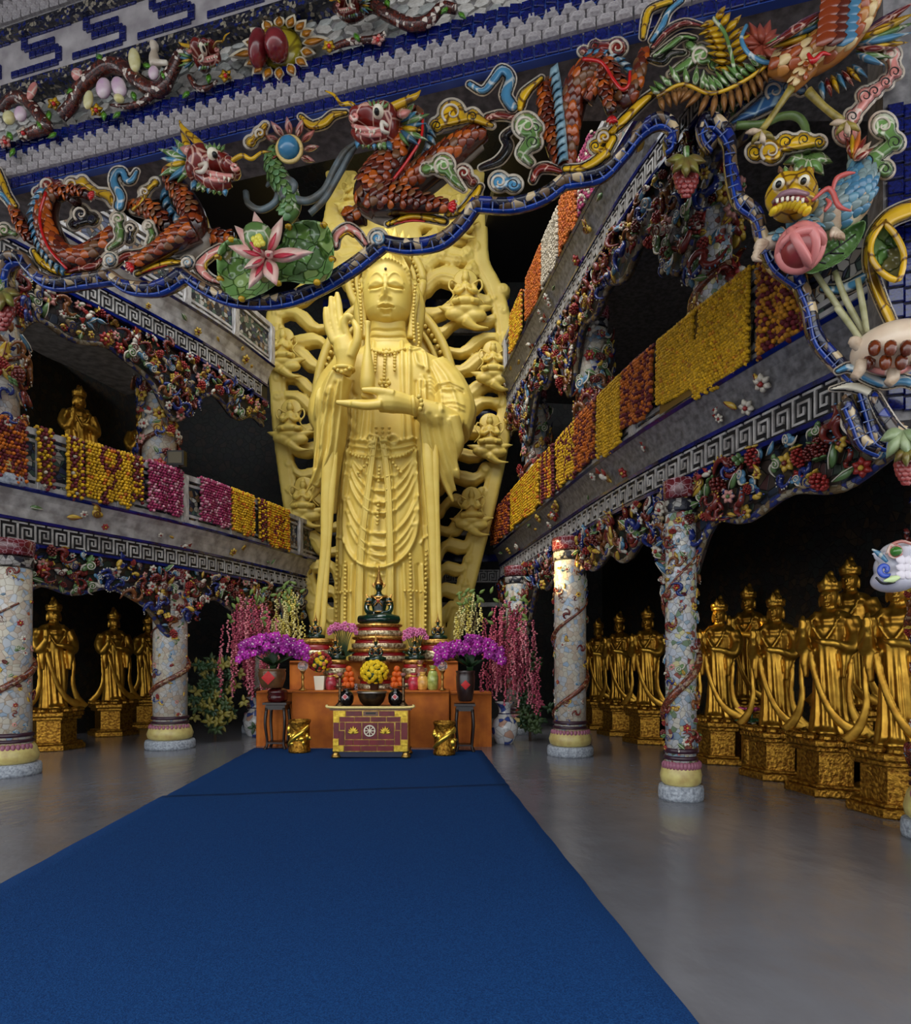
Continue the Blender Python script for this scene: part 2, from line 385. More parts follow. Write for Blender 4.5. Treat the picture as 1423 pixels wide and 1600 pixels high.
def orn(pos, nrm, size, parent, pick=None, spin=None, up=Vector((0,0,1)), sq=1.):
    n = Vector(nrm).normalized(); x = up.cross(n).normalized(); y = n.cross(x)
    R = Matrix((x, y, n)).transposed().to_4x4()
    S = Matrix.Diagonal((size, size, size*1.15*sq, 1))
    a = random.uniform(0, 2*math.pi) if spin is None else spin
    k, me = LIB[pick or random.choice(ALLORN)]
    return inst(k, me, Matrix.Translation(pos) @ R @ Matrix.Rotation(a, 4, 'Z') @ S, parent)
# ================================================================ paths of the two galleries
class Path:
    def __init__(s, pts, inward):
        s.P = cr2(pts, 6); d = np.diff(s.P, axis=0); s.L = np.concatenate([[0], np.cumsum(np.hypot(d[:,0], d[:,1]))]); s.len = s.L[-1]; s.inw = inward
        t = np.gradient(s.P, axis=0); t /= np.linalg.norm(t, axis=1)[:, None]; s.N = np.stack([-t[:,1], t[:,0]], -1)*inward
    def at(s, l, off=0., z=0.):
        x = np.interp(l, s.L, s.P[:,0]); y = np.interp(l, s.L, s.P[:,1]); nx = np.interp(l, s.L, s.N[:,0]); ny = np.interp(l, s.L, s.N[:,1])
        return Vector((x+nx*off, y+ny*off, z))
    def nrm(s, l): return Vector((np.interp(l, s.L, s.N[:,0]), np.interp(l, s.L, s.N[:,1]), 0))
    def sweep(s, mb, prof, l0=0, l1=None, step=.5, closed=True):
        l1 = s.len if l1 is None else l1; n = max(2, int((l1-l0)/step)+1); k = len(prof); vs = []; fs = []
        for i in range(n):
            l = l0+(l1-l0)*i/(n-1)
            for o, z in prof: vs.append(s.at(l, o, z))
        kk = k if closed else k-1
        for i in range(n-1):
            for j in range(kk): fs.append((i*k+j, i*k+(j+1) % k, (i+1)*k+(j+1) % k, (i+1)*k+j))
        if closed: fs += [tuple(range(k-1, -1, -1)), tuple((n-1)*k+j for j in range(k))]
        return mb.add(vs, fs)
    def nearest(s, x, y):
        i = np.argmin(np.hypot(s.P[:,0]-x, s.P[:,1]-y)); return s.L[i]
RP = Path([(3.42,4.95),(3.02,6.12),(2.32,8.6),(1.77,11.9),(1.08,16.6)], 1); RPU = RP
LP = Path([(-7.9,6.2),(-6.43,9.04),(-4.8,12.1),(-3.74,15.2),(-3.42,16.4)], -1); LPU = Path([(-7.9,6.2),(-6.43,9.04),(-4.8,12.1),(-4.1,14.1)], -1)
WT = M('white_tile_trim', (198,194,190), .35, 0, 'noise', (140,134,130), 6, .1); DKB = M('dark_inlay', (20,18,20), .5)
CAP = CER('capital_red', (120,40,48), (190,150,160), 14); STN = M('pale_stone', (178,184,192), .6, 0, 'noise', (120,126,136), 30, .6)
SHA = M('column_mosaic', (205,200,195), .22, 0, 'mosaic', [(205,205,205),(190,196,204),(210,204,190),(150,170,185),(205,198,150),(200,200,204),(150,90,80),(196,200,208),(120,140,110),(200,200,196)], 17, .5, .3)
SHB = M('column_painted', (215,205,195), .3, 0, 'mosaic', [(206,200,190),(190,195,200),(212,204,186),(198,180,160),(205,198,180),(160,180,200),(205,190,170),(210,206,200)], 12, .3, .2)
LOT = M('lotus_ring_yellow', (206,192,120), .35, 0, 'noise', (180,156,96), 9, .1); INK = M('ink_lines', (30,26,40), .4)
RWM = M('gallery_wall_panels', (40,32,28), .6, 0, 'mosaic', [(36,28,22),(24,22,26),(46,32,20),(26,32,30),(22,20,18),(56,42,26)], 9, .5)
def fret(path, z0, z1, off, l0, l1, mb):
    """interlocking key pattern: pale raised bars"""
    h = z1-z0; u = h*.9; n = int((l1-l0)/u); t = h*.085; dz = h/2
    bars = [((.05,.05),(.05,.7)),((.05,.7),(.55,.7)),((.55,.7),(.55,.3)),((.55,.3),(.3,.3)),((.3,.3),(.3,.5)),((.3,.05),(.8,.05)),((.8,.05),(.8,.7)),((.55,.95),(.95,.95)),((.3,.95),(.05,.95)),((.8,.95),(.8,.75))]
    for i in range(n):
        for (a, b), (c, d) in bars:
            la = l0+(i+min(a, c))*u-t*.5; lb = l0+(i+max(a, c))*u+t*.5; za = z0+min(b, d)*h-t*.5; zb = z0+max(b, d)*h+t*.5
            q = [path.at(la, off, za), path.at(lb, off, za), path.at(lb, off, zb), path.at(la, off, zb)]
            nn = path.nrm(la)*.02; mb.add(q+[p+nn for p in q], [(4,5,6,7),(0,1,5,4),(1,2,6,5),(2,3,7,6),(3,0,4,7)])
UNIT_TILE = None
def unit_tile(name, mat, bev=.12, pill=.25):
    mb = MB(); a, b = .47, .47-bev
    v = [(-a,-a,0),(a,-a,0),(a,a,0),(-a,a,0),(-a,-a,.5),(a,-a,.5),(a,a,.5),(-a,a,.5),(-b,-b,.5+pill),(b,-b,.5+pill),(b,b,.5+pill),(-b,b,.5+pill)]
    mb.add(v, [(0,1,5,4),(1,2,6,5),(2,3,7,6),(3,0,4,7),(4,5,9,8),(5,6,10,9),(6,7,11,10),(7,4,8,11),(8,9,10,11)])
    me = bpy.data.meshes.new(name); me.from_pydata(mb.v, [], mb.f); me.materials.append(mat); return me
POST = unit_tile('post', WT)
def gallery(path0, path1, side, dz, cols0, cols1):
    """one side of the hall: beam, cove, deck, balustrade, friezes, columns, for each storey"""
    WO = 3.2 if side == 'right' else 4.0
    for lev, zb in enumerate((3.72+dz, 7.72+dz)):
        path = (path0, path1)[lev]; cols = (cols0, cols1)[lev]
        tn = 2*(0 if side == 'right' else 1)+lev+2
        root = thing('trim_%d' % tn, 'tiled gallery edge', 'trim', path.at(path.len*.5, 0, zb)); del root['category'], root['label']; root['kind'] = 'structure'
        o = MB(); path.sweep(o, [(-.06,zb),(-.06,zb+.37),(-.45,zb+.37),(-.45,zb)]); o.build('beam', DKB, root, False)
        o = MB(); fret(path, zb+.05, zb+.32, -.06, .1, path.len-.1, o); o.build('fretwork', WT, root, False)
        o = MB()
        for z in (zb-.02, zb+.33): path.sweep(o, [(-.02,z),(-.02,z+.045),(-.1,z+.045),(-.1,z)])
        path.sweep(o, [(.13,zb+.74),(.16,zb+.77),(.13,zb+.80),(0,zb+.80),(0,zb+.74)]); o.build('navy_edge', NAV, root, False)
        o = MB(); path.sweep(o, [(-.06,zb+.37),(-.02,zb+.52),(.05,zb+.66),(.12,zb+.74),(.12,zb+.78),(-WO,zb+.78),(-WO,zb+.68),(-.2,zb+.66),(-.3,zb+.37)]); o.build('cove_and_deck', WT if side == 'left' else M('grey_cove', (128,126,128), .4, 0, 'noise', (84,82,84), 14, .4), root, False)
        zt = zb+.80
        o = MB(); path.sweep(o, [(.06,zt+.0),(.06,zt+.09),(-.04,zt+.09),(-.04,zt)]); path.sweep(o, [(.08,zt+.80),(.08,zt+.90),(-.06,zt+.90),(-.06,zt+.80)]); path.sweep(o, [(.05,zt+.14),(.05,zt+.19),(-.02,zt+.19),(-.02,zt+.14)]); path.sweep(o, [(.05,zt+.70),(.05,zt+.75),(-.02,zt+.75),(-.02,zt+.70)]); o.build('rail', WT, root, False)
        o = MB(); path.sweep(o, [(.02,zt+.09),(.02,zt+.80),(-.02,zt+.80),(-.02,zt+.09)]); o.build('balustrade_panel', M('balustrade_relief', (60,60,70), .4, 0, 'mosaic', [(150,140,125),(60,66,90),(120,90,60),(70,90,80),(180,176,165),(40,40,50)], 12, .7), root, False)
        n = int(path.len/1.15)
        for i in range(n+1):
            l = path.len*i/n; p = path.at(l, .03, zt+.45); nn = path.nrm(l); x = Vector((0,0,1)).cross(nn)
            inst('post', POST, Matrix.Translation(p) @ Matrix((x, Vector((0,0,1)), nn)).transposed().to_4x4() @ Matrix.Diagonal((.17,.92,.1,1)), root)
        # cove flowers
        for i in range(int(path.len*2.2)):
            l = random.uniform(.2, path.len-.2); zz = random.uniform(.42, .66); off = -.04+(zz-.37)*.4
            orn(path.at(l, off+.02, zb+zz), path.nrm(l)+Vector((0,0,-.7)), random.uniform(.08, .2), root, random.choice(['fl1','fl2','fl3','lf1','lf3','bd1','sc3']))
        # frieze under the beam: scalloped arches full of ornaments
        fr = thing('frieze', '%s frieze of ceramic flowers and dragon coils under the gallery beam on the %s' % ('lower' if lev == 0 else 'upper', side), 'frieze', path.at(path.len*.5, -.25, zb-.5), 'ceramic friezes under the galleries'); del fr['category']; fr['kind'] = 'structure'
        cl = [path.nearest(x, y) for x, y, *_ in cols]
        def low(l):
            d = min(abs(l-c) for c in cl); return -.50-.85*math.exp(-(d/.42)**2)+.09*math.cos(l*5.2)-.10*math.exp(-((d-1.5)/.5)**2)
        o = MB(); n = int(path.len/.1); vs = []; fs = []; rim = []
        for i in range(n+1):
            l = path.len*i/n; zl = low(l)
            for off, z in ((-.14, zb), (-.14, zb+zl), (-.26, zb+zl), (-.26, zb)): vs.append(path.at(l, off, z))
            rim.append(path.at(l, -.17, zb+zl))
        for i in range(n):
            for j in range(4): fs.append((i*4+j, i*4+(j+1) % 4, i*4+4+(j+1) % 4, i*4+4+j))
        o.add(vs, fs).build('backing', M('frieze_backing', (40,34,34), .5, 0, 'mosaic', [(52,40,34),(30,40,56),(70,56,36),(40,52,40),(60,30,28)], 9, .5), fr, False)
        o = MB(); o.tube(rim, .045, 6, res=1); o.build('scalloped_rim', M('rim_beads', (190,180,160), .3, 0, 'mosaic', [(150,140,120),(40,50,110),(120,100,70)], 18, .4), fr)
        L = path.len; l = .1
        while l < L:
            zl = low(l); k = max(3, int(-zl/.14))
            for q in range(k):
                z = zb+zl*(q+random.uniform(.2, .8))/k
                orn(path.at(l+random.uniform(-.1, .1), random.uniform(-.12, -.02), z), path.nrm(l)+Vector((random.uniform(-.4,.4), random.uniform(-.4,.4), random.uniform(-.6,.2))), random.uniform(.10, .21), fr)
            l += .145
        for (x, y, r, style) in cols: column(x, y, r, style, 0 if lev == 0 else 4.5+dz, zb, lev, side, path)
    path = Path([(4.0,3.2),(3.02,6.12),(2.32,8.6),(1.77,11.9),(.9,18.1)], 1) if side == 'right' else Path([(-8.6,5.0),(-6.43,9.04),(-4.8,12.1),(-3.9,18.1)], -1)
    # inner wall, roof strip
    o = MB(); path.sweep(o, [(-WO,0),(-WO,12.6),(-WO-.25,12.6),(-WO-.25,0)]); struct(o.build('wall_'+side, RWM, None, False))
    o = MB(); path.sweep(o, [(.5,12.3+dz),(-WO-.2,12.3+dz),(-WO-.2,12.6+dz),(.5,12.6+dz)]); struct(o.build('trim_%d' % (6 if side == 'right' else 7), DKB, None, False), 'dark gallery roof edge')
COLN = {}
def column(x, y, r, style, z0, z1, lev, side, path):
    nm = ['farthest', 'middle', 'nearest'][ {0:2, 1:1, 2:0}[style[0]] ]
    lab = '%s %s mosaic column with ceramic dragon and flowers, %s row, %s' % (nm, 'white' if lev == 0 else 'dark encrusted', side, 'standing on the floor' if lev == 0 else 'on the upper gallery')
    t = thing('column', lab, 'column', (x, y, z0), 'mosaic columns of the galleries')
    B = (x, y, z0); h = z1-z0
    o = MB(); o.lathe([(r*1.42,0),(r*1.46,.03),(r*1.46,.12),(r*1.4,.16),(r*1.05,.17)], B, 28); o.build('base', STN, t)
    o = MB(); o.lathe([(r*1.05,.16),(r*1.28,.2),(r*1.35,.28),(r*1.2,.4),(r*1.08,.44)], B, 24); ring = o.build('lotus_ring', LOT, t)
    for kk in range(16):
        aa = math.pi+math.pi*(kk+.5)/16; MB().ell((x+r*1.14*math.cos(aa), y+r*1.14*math.sin(aa), z0+.40), (.035,.035,.05), 7, 5).build('lotus_petal', M('petal_mauve', (150,90,110), .4), ring)
    o = MB(); zz = .46
    for k, hh in enumerate((.05,.06)): o.lathe([(r*1.02,zz),(r*1.1,zz+.005),(r*1.1,zz+hh-.01),(r*1.02,zz+hh)], B, 24); zz += hh+.03
    o.build('dark_band', M('band_dark', (52,26,40), .3), t)
    o = MB(); o.lathe([(r,.42),(r,h-.42),(r*.98,h-.4)], B, 24); o.build('shaft', SHB if style[1] == 'p' else SHA, t)
    o = MB(); o.lathe([(r*1.02,h-.22),(r*1.12,h-.2),(r*1.16,h-.02),(r*1.1,h)], B, 24); o.build('capital', CAP, t)
    o = MB(); o.lathe([(r*1.02,h-.38),(r*1.06,h-.37),(r*1.06,h-.25),(r*1.02,h-.24)], B, 24); o.build('key_band', M('key_band', (150,144,140), .4, 0, 'mosaic', [(160,154,150),(24,24,40),(150,146,140),(30,26,36)], 16, .3), t)
    # spiral dragon
    o = MB(); n = 26; pts = []; rad = []
    a0 = random.uniform(0, 6)
    for i in range(n+1):
        q = i/n; a = a0+q*2*math.pi*1.7; rr = r*1.0+.02; pts.append((x+rr*math.cos(a), y+rr*math.sin(a), z0+.6+(h-1.5)*q)); rad.append(.015+.035*math.sin(math.pi*min(1, q*1.1+.05)))
    o.tube(pts, rad, 8, res=2, up=(.1,.2,.9)); o.build('dragon_coil', M('coil_mosaic', (150,110,80), .25, 0, 'mosaic', [(110,50,28),(130,64,34),(90,38,22),(150,120,90),(120,60,40)], 26, .5, .3), t)
    k = (130 if style[1] == 'm' else 64) if lev == 0 else 100
    for i in range(k):
        a = random.uniform(math.pi*.85, 2.15*math.pi); q = random.random(); z = z0+.55+(h-1.0)*q
        nn = Vector((math.cos(a), math.sin(a), random.uniform(-.3, .3)))
        sz = random.uniform(.05, .11) if lev == 0 else random.uniform(.12, .25)
        orn(Vector((x, y, z))+Vector((nn.x, nn.y, 0))*(r if lev == 0 else r+random.uniform(0, .1)), nn, sz, t, sq=.7 if style[1] == 'p' else 1.)
CR = [(2.64,7.5,.175,(0,'m')),(1.97,11.0,.27,(1,'p')),(1.38,14.3,.26,(2,'p'))]; CL = [(-6.32,9.1,.26,(0,'p')),(-5.3,11.9,.30,(1,'p')),(-4.45,14.6,.28,(2,'p'))]
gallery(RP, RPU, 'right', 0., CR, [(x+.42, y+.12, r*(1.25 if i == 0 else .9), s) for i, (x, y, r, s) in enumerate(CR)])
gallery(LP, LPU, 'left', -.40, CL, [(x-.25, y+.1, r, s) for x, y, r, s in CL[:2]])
# ================================================================ back wall and ceiling
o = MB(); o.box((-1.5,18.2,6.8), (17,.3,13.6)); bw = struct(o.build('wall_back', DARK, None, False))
for k, (z, hh, m) in enumerate(((4.0,.35,WT),(4.5,.2,NAV),(8.0,.35,WT),(8.5,.2,NAV),(9.3,.12,WT),(5.2,.12,WT),(11.0,.4,WT),(11.6,.25,NAV),(3.2,.12,WT))):
    o = MB(); o.box((-1.1,17.98,z), (5.2,.16+.04*(k % 2),hh)); o.build('tile_band', m, bw, False)
o = MB()
for z in (4.0, 8.0): fret(Path([(-3.7,17.88),(-1,17.88),(1.5,17.88)], -1), z-.14, z+.14, 0, .1, 5.1, o)
o.build('fretwork', DKB, bw, False)
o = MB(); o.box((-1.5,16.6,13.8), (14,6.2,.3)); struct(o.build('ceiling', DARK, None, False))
o = MB(); o.box((0,2.4,10.2*5.2/6.9+.46), (26,10.4,.25)); struct(o.build('trim_8', GRT, None, False), 'porch roof in front of the portal')
# ================================================================ front beam of the portal
def zy(y0, d=0.): return CAMZ+(HOR-y0)*pm(0)*(1-d/(math.cos(PA)*PY0))
def pxs(px): return PF(px, HOR, 0)
ROT_P = Matrix((PS, Vector((0,0,1)), PN)).transposed().to_4x4()
PK = 5.2/6.9; S0, S1 = -6.9*PK, 4.6*PK        # extent along the plane
def pp(s, z, d=0.): v = PS*s+PN*d; return Vector((v.x, PY0+v.y, z))
def pbox(mb, s0, s1, z0, z1, d0, d1):
    return mb.add([pp(s, z, d) for s in (s0, s1) for z in (z0, z1) for d in (d0, d1)], [(0,1,3,2),(4,6,7,5),(0,4,5,1),(2,3,7,6),(0,2,6,4),(1,5,7,3)])
def s_of(px): p = PF(px, HOR, 0); return (p-Vector((0,PY0,p.z))).dot(PS)
wf = pbox(MB(), S0, S1, zy(300), 10.2*PK+.3, -.5, -.02).build('wall_front', GRT, None, False); struct(wf)
def strip(name, y0a, y0b, d0, d1, mat): return pbox(MB(), S0, S1, zy(y0b, d1), zy(y0a, d1), d0, d1).build(name, mat, wf, False)
MOC = M('course_mosaic', (40,60,140), .2, 0, 'mosaic', [(14,18,50),(60,56,54),(16,30,96),(30,30,40),(150,140,120),(12,14,40)], 34, .5, .3); GRB = M('blue_grout', (40,70,150), .5)
c1 = strip('blue_course', 284, 301, -.02, .05, GRB); c2 = strip('white_course', 250, 285, -.02, .06, GRT); c3 = strip('blue_course', 228, 251, -.02, .10, GRB)
c4 = strip('panel_ledge', 150, 163, -.02, .07, GRT); strip('dark_course', 134, 150, -.02, .16, MOC); c5 = strip('key_field', 62, 134, -.02, .12, SCW); strip('dark_course', 45, 62, -.02, .18, MOC); c6 = strip('white_course', -120, 45, -.02, .12, GRT)
TB = unit_tile('blue_tile', NAV, .06, .12); TW = unit_tile('white_scallop_tile', SCW, .22, .35); TS = []
def row(par, name, me, y0a, y0b, d, wdt, depth, pmax, skew=0., alt=0.):
    za, zb = zy(y0b, d), zy(y0a, d); wdt *= PK; depth *= PK; s = S0+.15+alt*PK
    while s < s_of(pmax):
        p = pp(s, (za+zb)/2, d); h = (zb-za)*random.uniform(.95, 1.0)
        py = HOR-(p.z-CAMZ)/p.y*FPX; px = CX+p.x/p.y*FPX
        if py > -25 and px > -25:
            sh = Matrix(((1,skew,0,0),(0,1,0,0),(0,0,1,0),(0,0,0,1)))
            R = Matrix.Rotation(random.uniform(-.05,.05), 4, 'X') @ Matrix.Rotation(random.uniform(-.06,.06), 4, 'Y')
            inst(name, me, Matrix.Translation(p) @ ROT_P @ R @ sh @ Matrix.Diagonal((wdt*random.uniform(.9,1.0), h, depth, 1)), par)
        s += wdt
row(c1, 'blue_tile', TB, 284.5, 300.5, .05, .125, .04, 1290)
for k in range(3): row(c2, 'white_tile', TW, 250+11.5*k, 250+11.5*k+11.5, .055, .18, .10, 1290, 0, .08*(k % 2))
row(c3, 'blue_tile', TB, 228, 239, .098, .125, .04, 1100, .25); row(c3, 'blue_tile', TB, 240, 251, .098, .125, .04, 1100, -.25)
row(c4, 'blue_tile', TB, 151, 162, .068, .16, .04, 900)
for k in range(4): row(c6, 'white_tile', TW, 45-11*(k+1), 45-11*k, .115, .15, .09, 420, 0, .08*(k % 2))
# crazed stone facing of the peach panel: a few irregular stones, laid in uneven rows
SMAT = [M('stone_white', (208,204,196), .3, 0, 'noise', (180,174,166), 6, .1), M('stone_grey', (176,178,172), .3, 0, 'noise', (150,152,148), 6, .1)]
for k in range(8):
    r = random.Random(k); pts = [(.48*math.cos(a+r.uniform(-.2,.2))*r.uniform(.85,1.12), .48*math.sin(a)*r.uniform(.85,1.12)) for a in [i*2*math.pi/6 for i in range(6)]]
    mb = MB().plate(pts, .12, None, .06); me = bpy.data.meshes.new('stone'); me.from_pydata(mb.v, [], mb.f); me.materials.append(SMAT[k % 2]); TS.append(me)
za, zb = zy(230), zy(164); nr = 6
for r_ in range(nr):
    s = S0+.2+.1*(r_ % 2)
    while s < s_of(980):
        wd = random.uniform(.15, .22)*PK; p = pp(s, za+(zb-za)*(r_+.5)/nr+random.uniform(-.02,.02), -.02); py = HOR-(p.z-CAMZ)/p.y*FPX; px = CX+p.x/p.y*FPX
        if py > -15 and px > -15: inst('stone', random.choice(TS), Matrix.Translation(p) @ ROT_P @ Matrix.Rotation(random.uniform(-.4,.4)+random.choice((0,math.pi)), 4, 'Z') @ Matrix.Diagonal((wd*1.12, (zb-za)/nr*1.15, .2, 1)), wf)
        s += wd
# key pattern: rows of blue tiles forming long interlocking hooks
u = .98*PK; z0, z1 = zy(132, .12), zy(64, .12); hh = z1-z0
hooks = [((0,.10),(.78,.10)),((.78,.10),(.78,.42)),((.78,.42),(.30,.42)),((.98,.90),(.22,.90)),((.22,.90),(.22,.60)),((.22,.60),(.72,.60))]
s = S0
while s < s_of(620):
    for (a, b), (c, d) in hooks:
        ln = math.hypot((c-a)*u, (d-b)*hh); n = max(2, int(ln/.083))
        for i in range(n):
            t = (i+.5)/n; p = pp(s+(a+(c-a)*t)*u, z0+(b+(d-b)*t)*hh, .12); py = HOR-(p.z-CAMZ)/p.y*FPX; px = CX+p.x/p.y*FPX
            if py > -20 and px > -20:
                v = abs(d-b) > .01
                inst('blue_tile', TB, Matrix.Translation(p) @ ROT_P @ Matrix.Diagonal((.075 if v else ln/n*.98, ln/n*.98 if v else .064, .03, 1)), c5)
    s += u
# ================================================================ scalloped rim of the arch
RIM = [[(9,446),(7,425),(16,407),(36,405),(50,424),(70,440),(98,445),(132,440),(176,434)], [(176,434),(200,449),(238,453),(264,446),(289,430)],
       [(289,430),(312,447),(352,466),(402,473),(452,468),(502,448),(556,415),(600,380)], [(600,380),(640,386),(688,378),(720,352),(744,320)],
       [(744,320),(800,322),(848,308),(882,284)], [(882,284),(938,274),(974,240),(1002,206),(1030,190),(1050,200),(1050,222),(1040,232)],
       [(1112,228),(1100,212),(1098,196),(1118,194),(1138,222),(1141,262),(1152,312),(1180,336),(1190,372),(1208,412),(1244,440)], [(1246,438),(1262,478),(1272,524),(1296,556),(1340,600)],
       [(1340,600),(1352,640),(1366,684),(1394,694),(1408,672)], [(1318,628),(1330,655),(1345,690),(1372,704)]]
rim = thing('trim_1', 'scalloped arch rim', 'trim', (0, PY0, 5.5)); del rim['category'], rim['label']; rim['kind'] = 'structure'
RIBM = unit_tile('rim_rib', M('rib_pale_blue', (120,130,150), .3, 0, 'noise', (40,70,150), 9), .1, .1)
for r_, pts in enumerate(RIM):
    Q = cr2(pts, 5); wd = 9 if r_ < 6 else 10
    mb = MB(); mb.tube([PF(x, y, .16) for x, y in Q], [wd*pm(x) for x, y in Q], 10, 1.9, up=PN, res=1); mb.build('rim_band', MOB, rim)
    mb = MB(); mb.tube([PF(x, y+wd*.95, .22) for x, y in Q], [2.2*pm(x) for x, y in Q], 7, 2.6, up=PN, res=1); mb.build('blue_edge', RIMB, rim)
    mb = MB(); mb.tube([PF(x, y-wd*.9, .20) for x, y in Q], [3.0*pm(x) for x, y in Q], 6, 2.6, up=PN, res=1); mb.build('dusty_top_edge', M('dusty_brown_edge', (120,92,66), .5, 0, 'noise', (80,60,44), 9, .2), rim)
    d = np.diff(Q, axis=0); L = np.concatenate([[0], np.cumsum(np.hypot(d[:,0], d[:,1]))]); n = int(L[-1]/17)
    for i in range(n):
        l = (i+.5)*17; x = np.interp(l, L, Q[:,0]); y = np.interp(l, L, Q[:,1]); j = min(len(d)-1, np.searchsorted(L, l)-1); a = math.atan2(-d[j,1], d[j,0])
        inst('rib', RIBM, Matrix.Translation(PF(x, y+1, .16+wd*1.75*pm(x))) @ ROT_P @ Matrix.Rotation(a, 4, 'Z') @ Matrix.Diagonal((3*pm(x)*.6, wd*1.5*pm(x), .012, 1)), rim)
# right-hand pier of the portal
pier = pbox(MB(), s_of(1388), S1+1.2, PF(1400,650).z, zy(300), -.4, -.1); pbox(pier, s_of(1530), S1+1.2, 0, PF(1400,640).z, -.4, -.1); pier = pier.build('wall_pier', GRT, None, False); struct(pier)
for j in range(20):
    for i in range(7):
        y = 176+j*24; x = 1397+i*26; p = PF(x, y, -.1); inst('blue_tile', TB, Matrix.Translation(p) @ ROT_P @ Matrix.Diagonal((.105,.098,.05,1)), pier)
column(4.36, 5.82, .18, (0,'m'), 0, 3.6, 0, 'outer right', None)
# ================================================================ painted ceramic reliefs
CAPS = {}
def bbox(strokes, pad):
    a = np.array([(x, y) for p, r in strokes for x, y in p]); R = max(np.max(r) if hasattr(r, '__len__') else r for p, r in strokes)
    return a[:,0].min()-R-pad, a[:,0].max()+R+pad, a[:,1].min()-R-pad, a[:,1].max()+R+pad
def sm(strokes, res=5):
    out = []
    for p, r in strokes:
        if len(p) < 3: out.append((p, r)); continue
        P = np.array(p, float); R = np.array(r if hasattr(r, '__len__') else [r]*len(P), float); Q, q = crom(P, R, res); out.append((Q, q))
    return out
def relief_part(name, strokes, mat, parent, d0, h, grow=0., wdt=6., step=2., back=0., mapf=PFa, grooves=None, gw=1.6, ga=-.03):
    st = sm(strokes); x0, x1, y0, y1 = bbox(st, grow+3); xs = np.arange(x0, x1+step, step); ys = np.arange(y0, y1+step, step)
    X, Y = np.meshgrid(xs, ys); D = seg_sdf(X, Y, st)-grow; H = d0+pillow(D, h, wdt)
    if grooves: H = H+ga*ridge(X, Y, [cr2(g, 5) if len(g) > 2 else g for g in grooves], gw)
    v, f = relief(xs, ys, D, H, mapf, back)
    return mesh_from(name, v, f, mat, None, True, parent)
def painted(name, label, cat, strokes, mat, d0=.12, h=.07, lines=(), rim=WHT, group=None, border=4., mats2=(), parent=None):
    """ceramic cut-out: pale rim, black contour, coloured face, ink strokes"""
    c = strokes[0][0][0]; 
    if parent is None: t = thing(name, label, cat, PF(c[0], c[1], d0), group)
    else: t = parent
    relief_part('pale_rim', strokes, rim, t, d0-.02, .05, border, 5, 2.4, d0-.14)
    relief_part('ink_contour', strokes, BLK, t, d0+.012, .03, .9, 3, 2.2, d0-.05)
    relief_part('glazed_face', strokes, mat, t, d0+.015, h, -.4, 7, 2.2, d0-.05)
    for k, (st, m2) in enumerate(mats2): relief_part('glazed_inset', st, m2, t, d0+.02, h*1.15, 0, 6, 2.2, d0-.03)
    if lines:
        mb = MB()
        for ln in lines:
            Q = cr2(ln, 4) if len(ln) > 2 else np.array(ln, float)
            mb.tube([PF(x, y, d0+.015+h) for x, y in Q], [1.1*pm(x)*(1-.6*abs(2*i/max(1, len(Q)-1)-1)) for i, (x, y) in enumerate(Q)], 5, res=1, up=PN)
        mb.build('ink_line', BLK, t)
    return t
def curl(cx, cy, r, turns=1.3, a0=0, fl=1):
    return [(cx+fl*(r*(1-.85*i/14))*math.cos(a0+turns*2*math.pi*i/14), cy+(r*(1-.85*i/14))*math.sin(a0+turns*2*math.pi*i/14)) for i in range(15)]
def cloud(label, lobes, mat, tail=None, d0=.12, fl=1, a0=2.2, h=.08, group='ceramic cloud scrolls of the portal'):
    st = [([(x, y)], [r]) for x, y, r in lobes]
    if len(lobes) > 1:
        for a, b in zip(lobes, lobes[1:]): st.append(([a[:2], b[:2]], [a[2]*.7, b[2]*.7]))
    if tail: st.append((tail[0], tail[1]))
    x, y, r = lobes[0]
    t = painted('cloud_scroll', label, 'cloud ornament', st, mat, d0, h, [curl(q[0], q[1], q[2]*.75, 1.3, a0, fl) for q in lobes if q[2] > 9][1:], group=group)
    Q = curl(x, y, r*.85, 1.25, a0, fl); mb = MB(); mb.tube([PF(a, b, d0+.02+h) for a, b in Q], [(2.2-.09*i)*pm(x) for i in range(15)], 6, res=2, up=PN); mb.build('pale_spiral', WHT, t)
    return t
def ribbon(label, pts, rad, mat, d0=.12, lines=(), h=.06, name='ribbon', mats2=()):
    return painted(name, label, 'ribbon ornament', [(pts, rad)], mat, d0, h, lines, group='ceramic ribbons of the portal', mats2=mats2, border=3.)
NVB = M('black_mosaic', (50,50,60), .15, 0, 'mosaic', [(14,16,30),(10,10,14),(30,30,50),(90,84,80),(16,18,34)], 14, .5, .4)
cloud('yellow cloud scroll beside the clawed coil at the far left', [(112,288,11),(128,284,9),(102,304,8)], YEL, ([(128,284),(150,300),(168,305),(176,318)], [7,6,8,5]), .05)
cloud('maroon cloud behind the blue-finned coil at the far left', [(74,288,13),(60,300,8),(90,288,8)], MAR, None, .02)
cloud('black cloud scroll held inside the left dragon loop', [(126,334,14),(144,342,11),(116,350,9)], NVB, None, .03)
ribbon('sky-blue hooked ribbon above the green scroll, left of the left dragon head', [(186,322),(188,306),(178,286),(180,270),(191,268),(197,281),(206,281),(213,268)], [8,8,7,7,6,6,6,4], LBL, .15)
cloud('yellow curl just left of the left dragon neck', [(226,300,8),(242,286,7)], YEL, ([(226,300),(222,314),(208,327)], [6,6,4]), .1)
cloud('upright green scroll left of the left dragon chest', [(184,342,10),(186,360,8)], GRN, ([(188,360),(186,376),(170,388)], [7,7,4]), .14)
cloud('small navy curl beside the upright green scroll', [(204,357,9),(202,374,7)], NVB, None, .1)
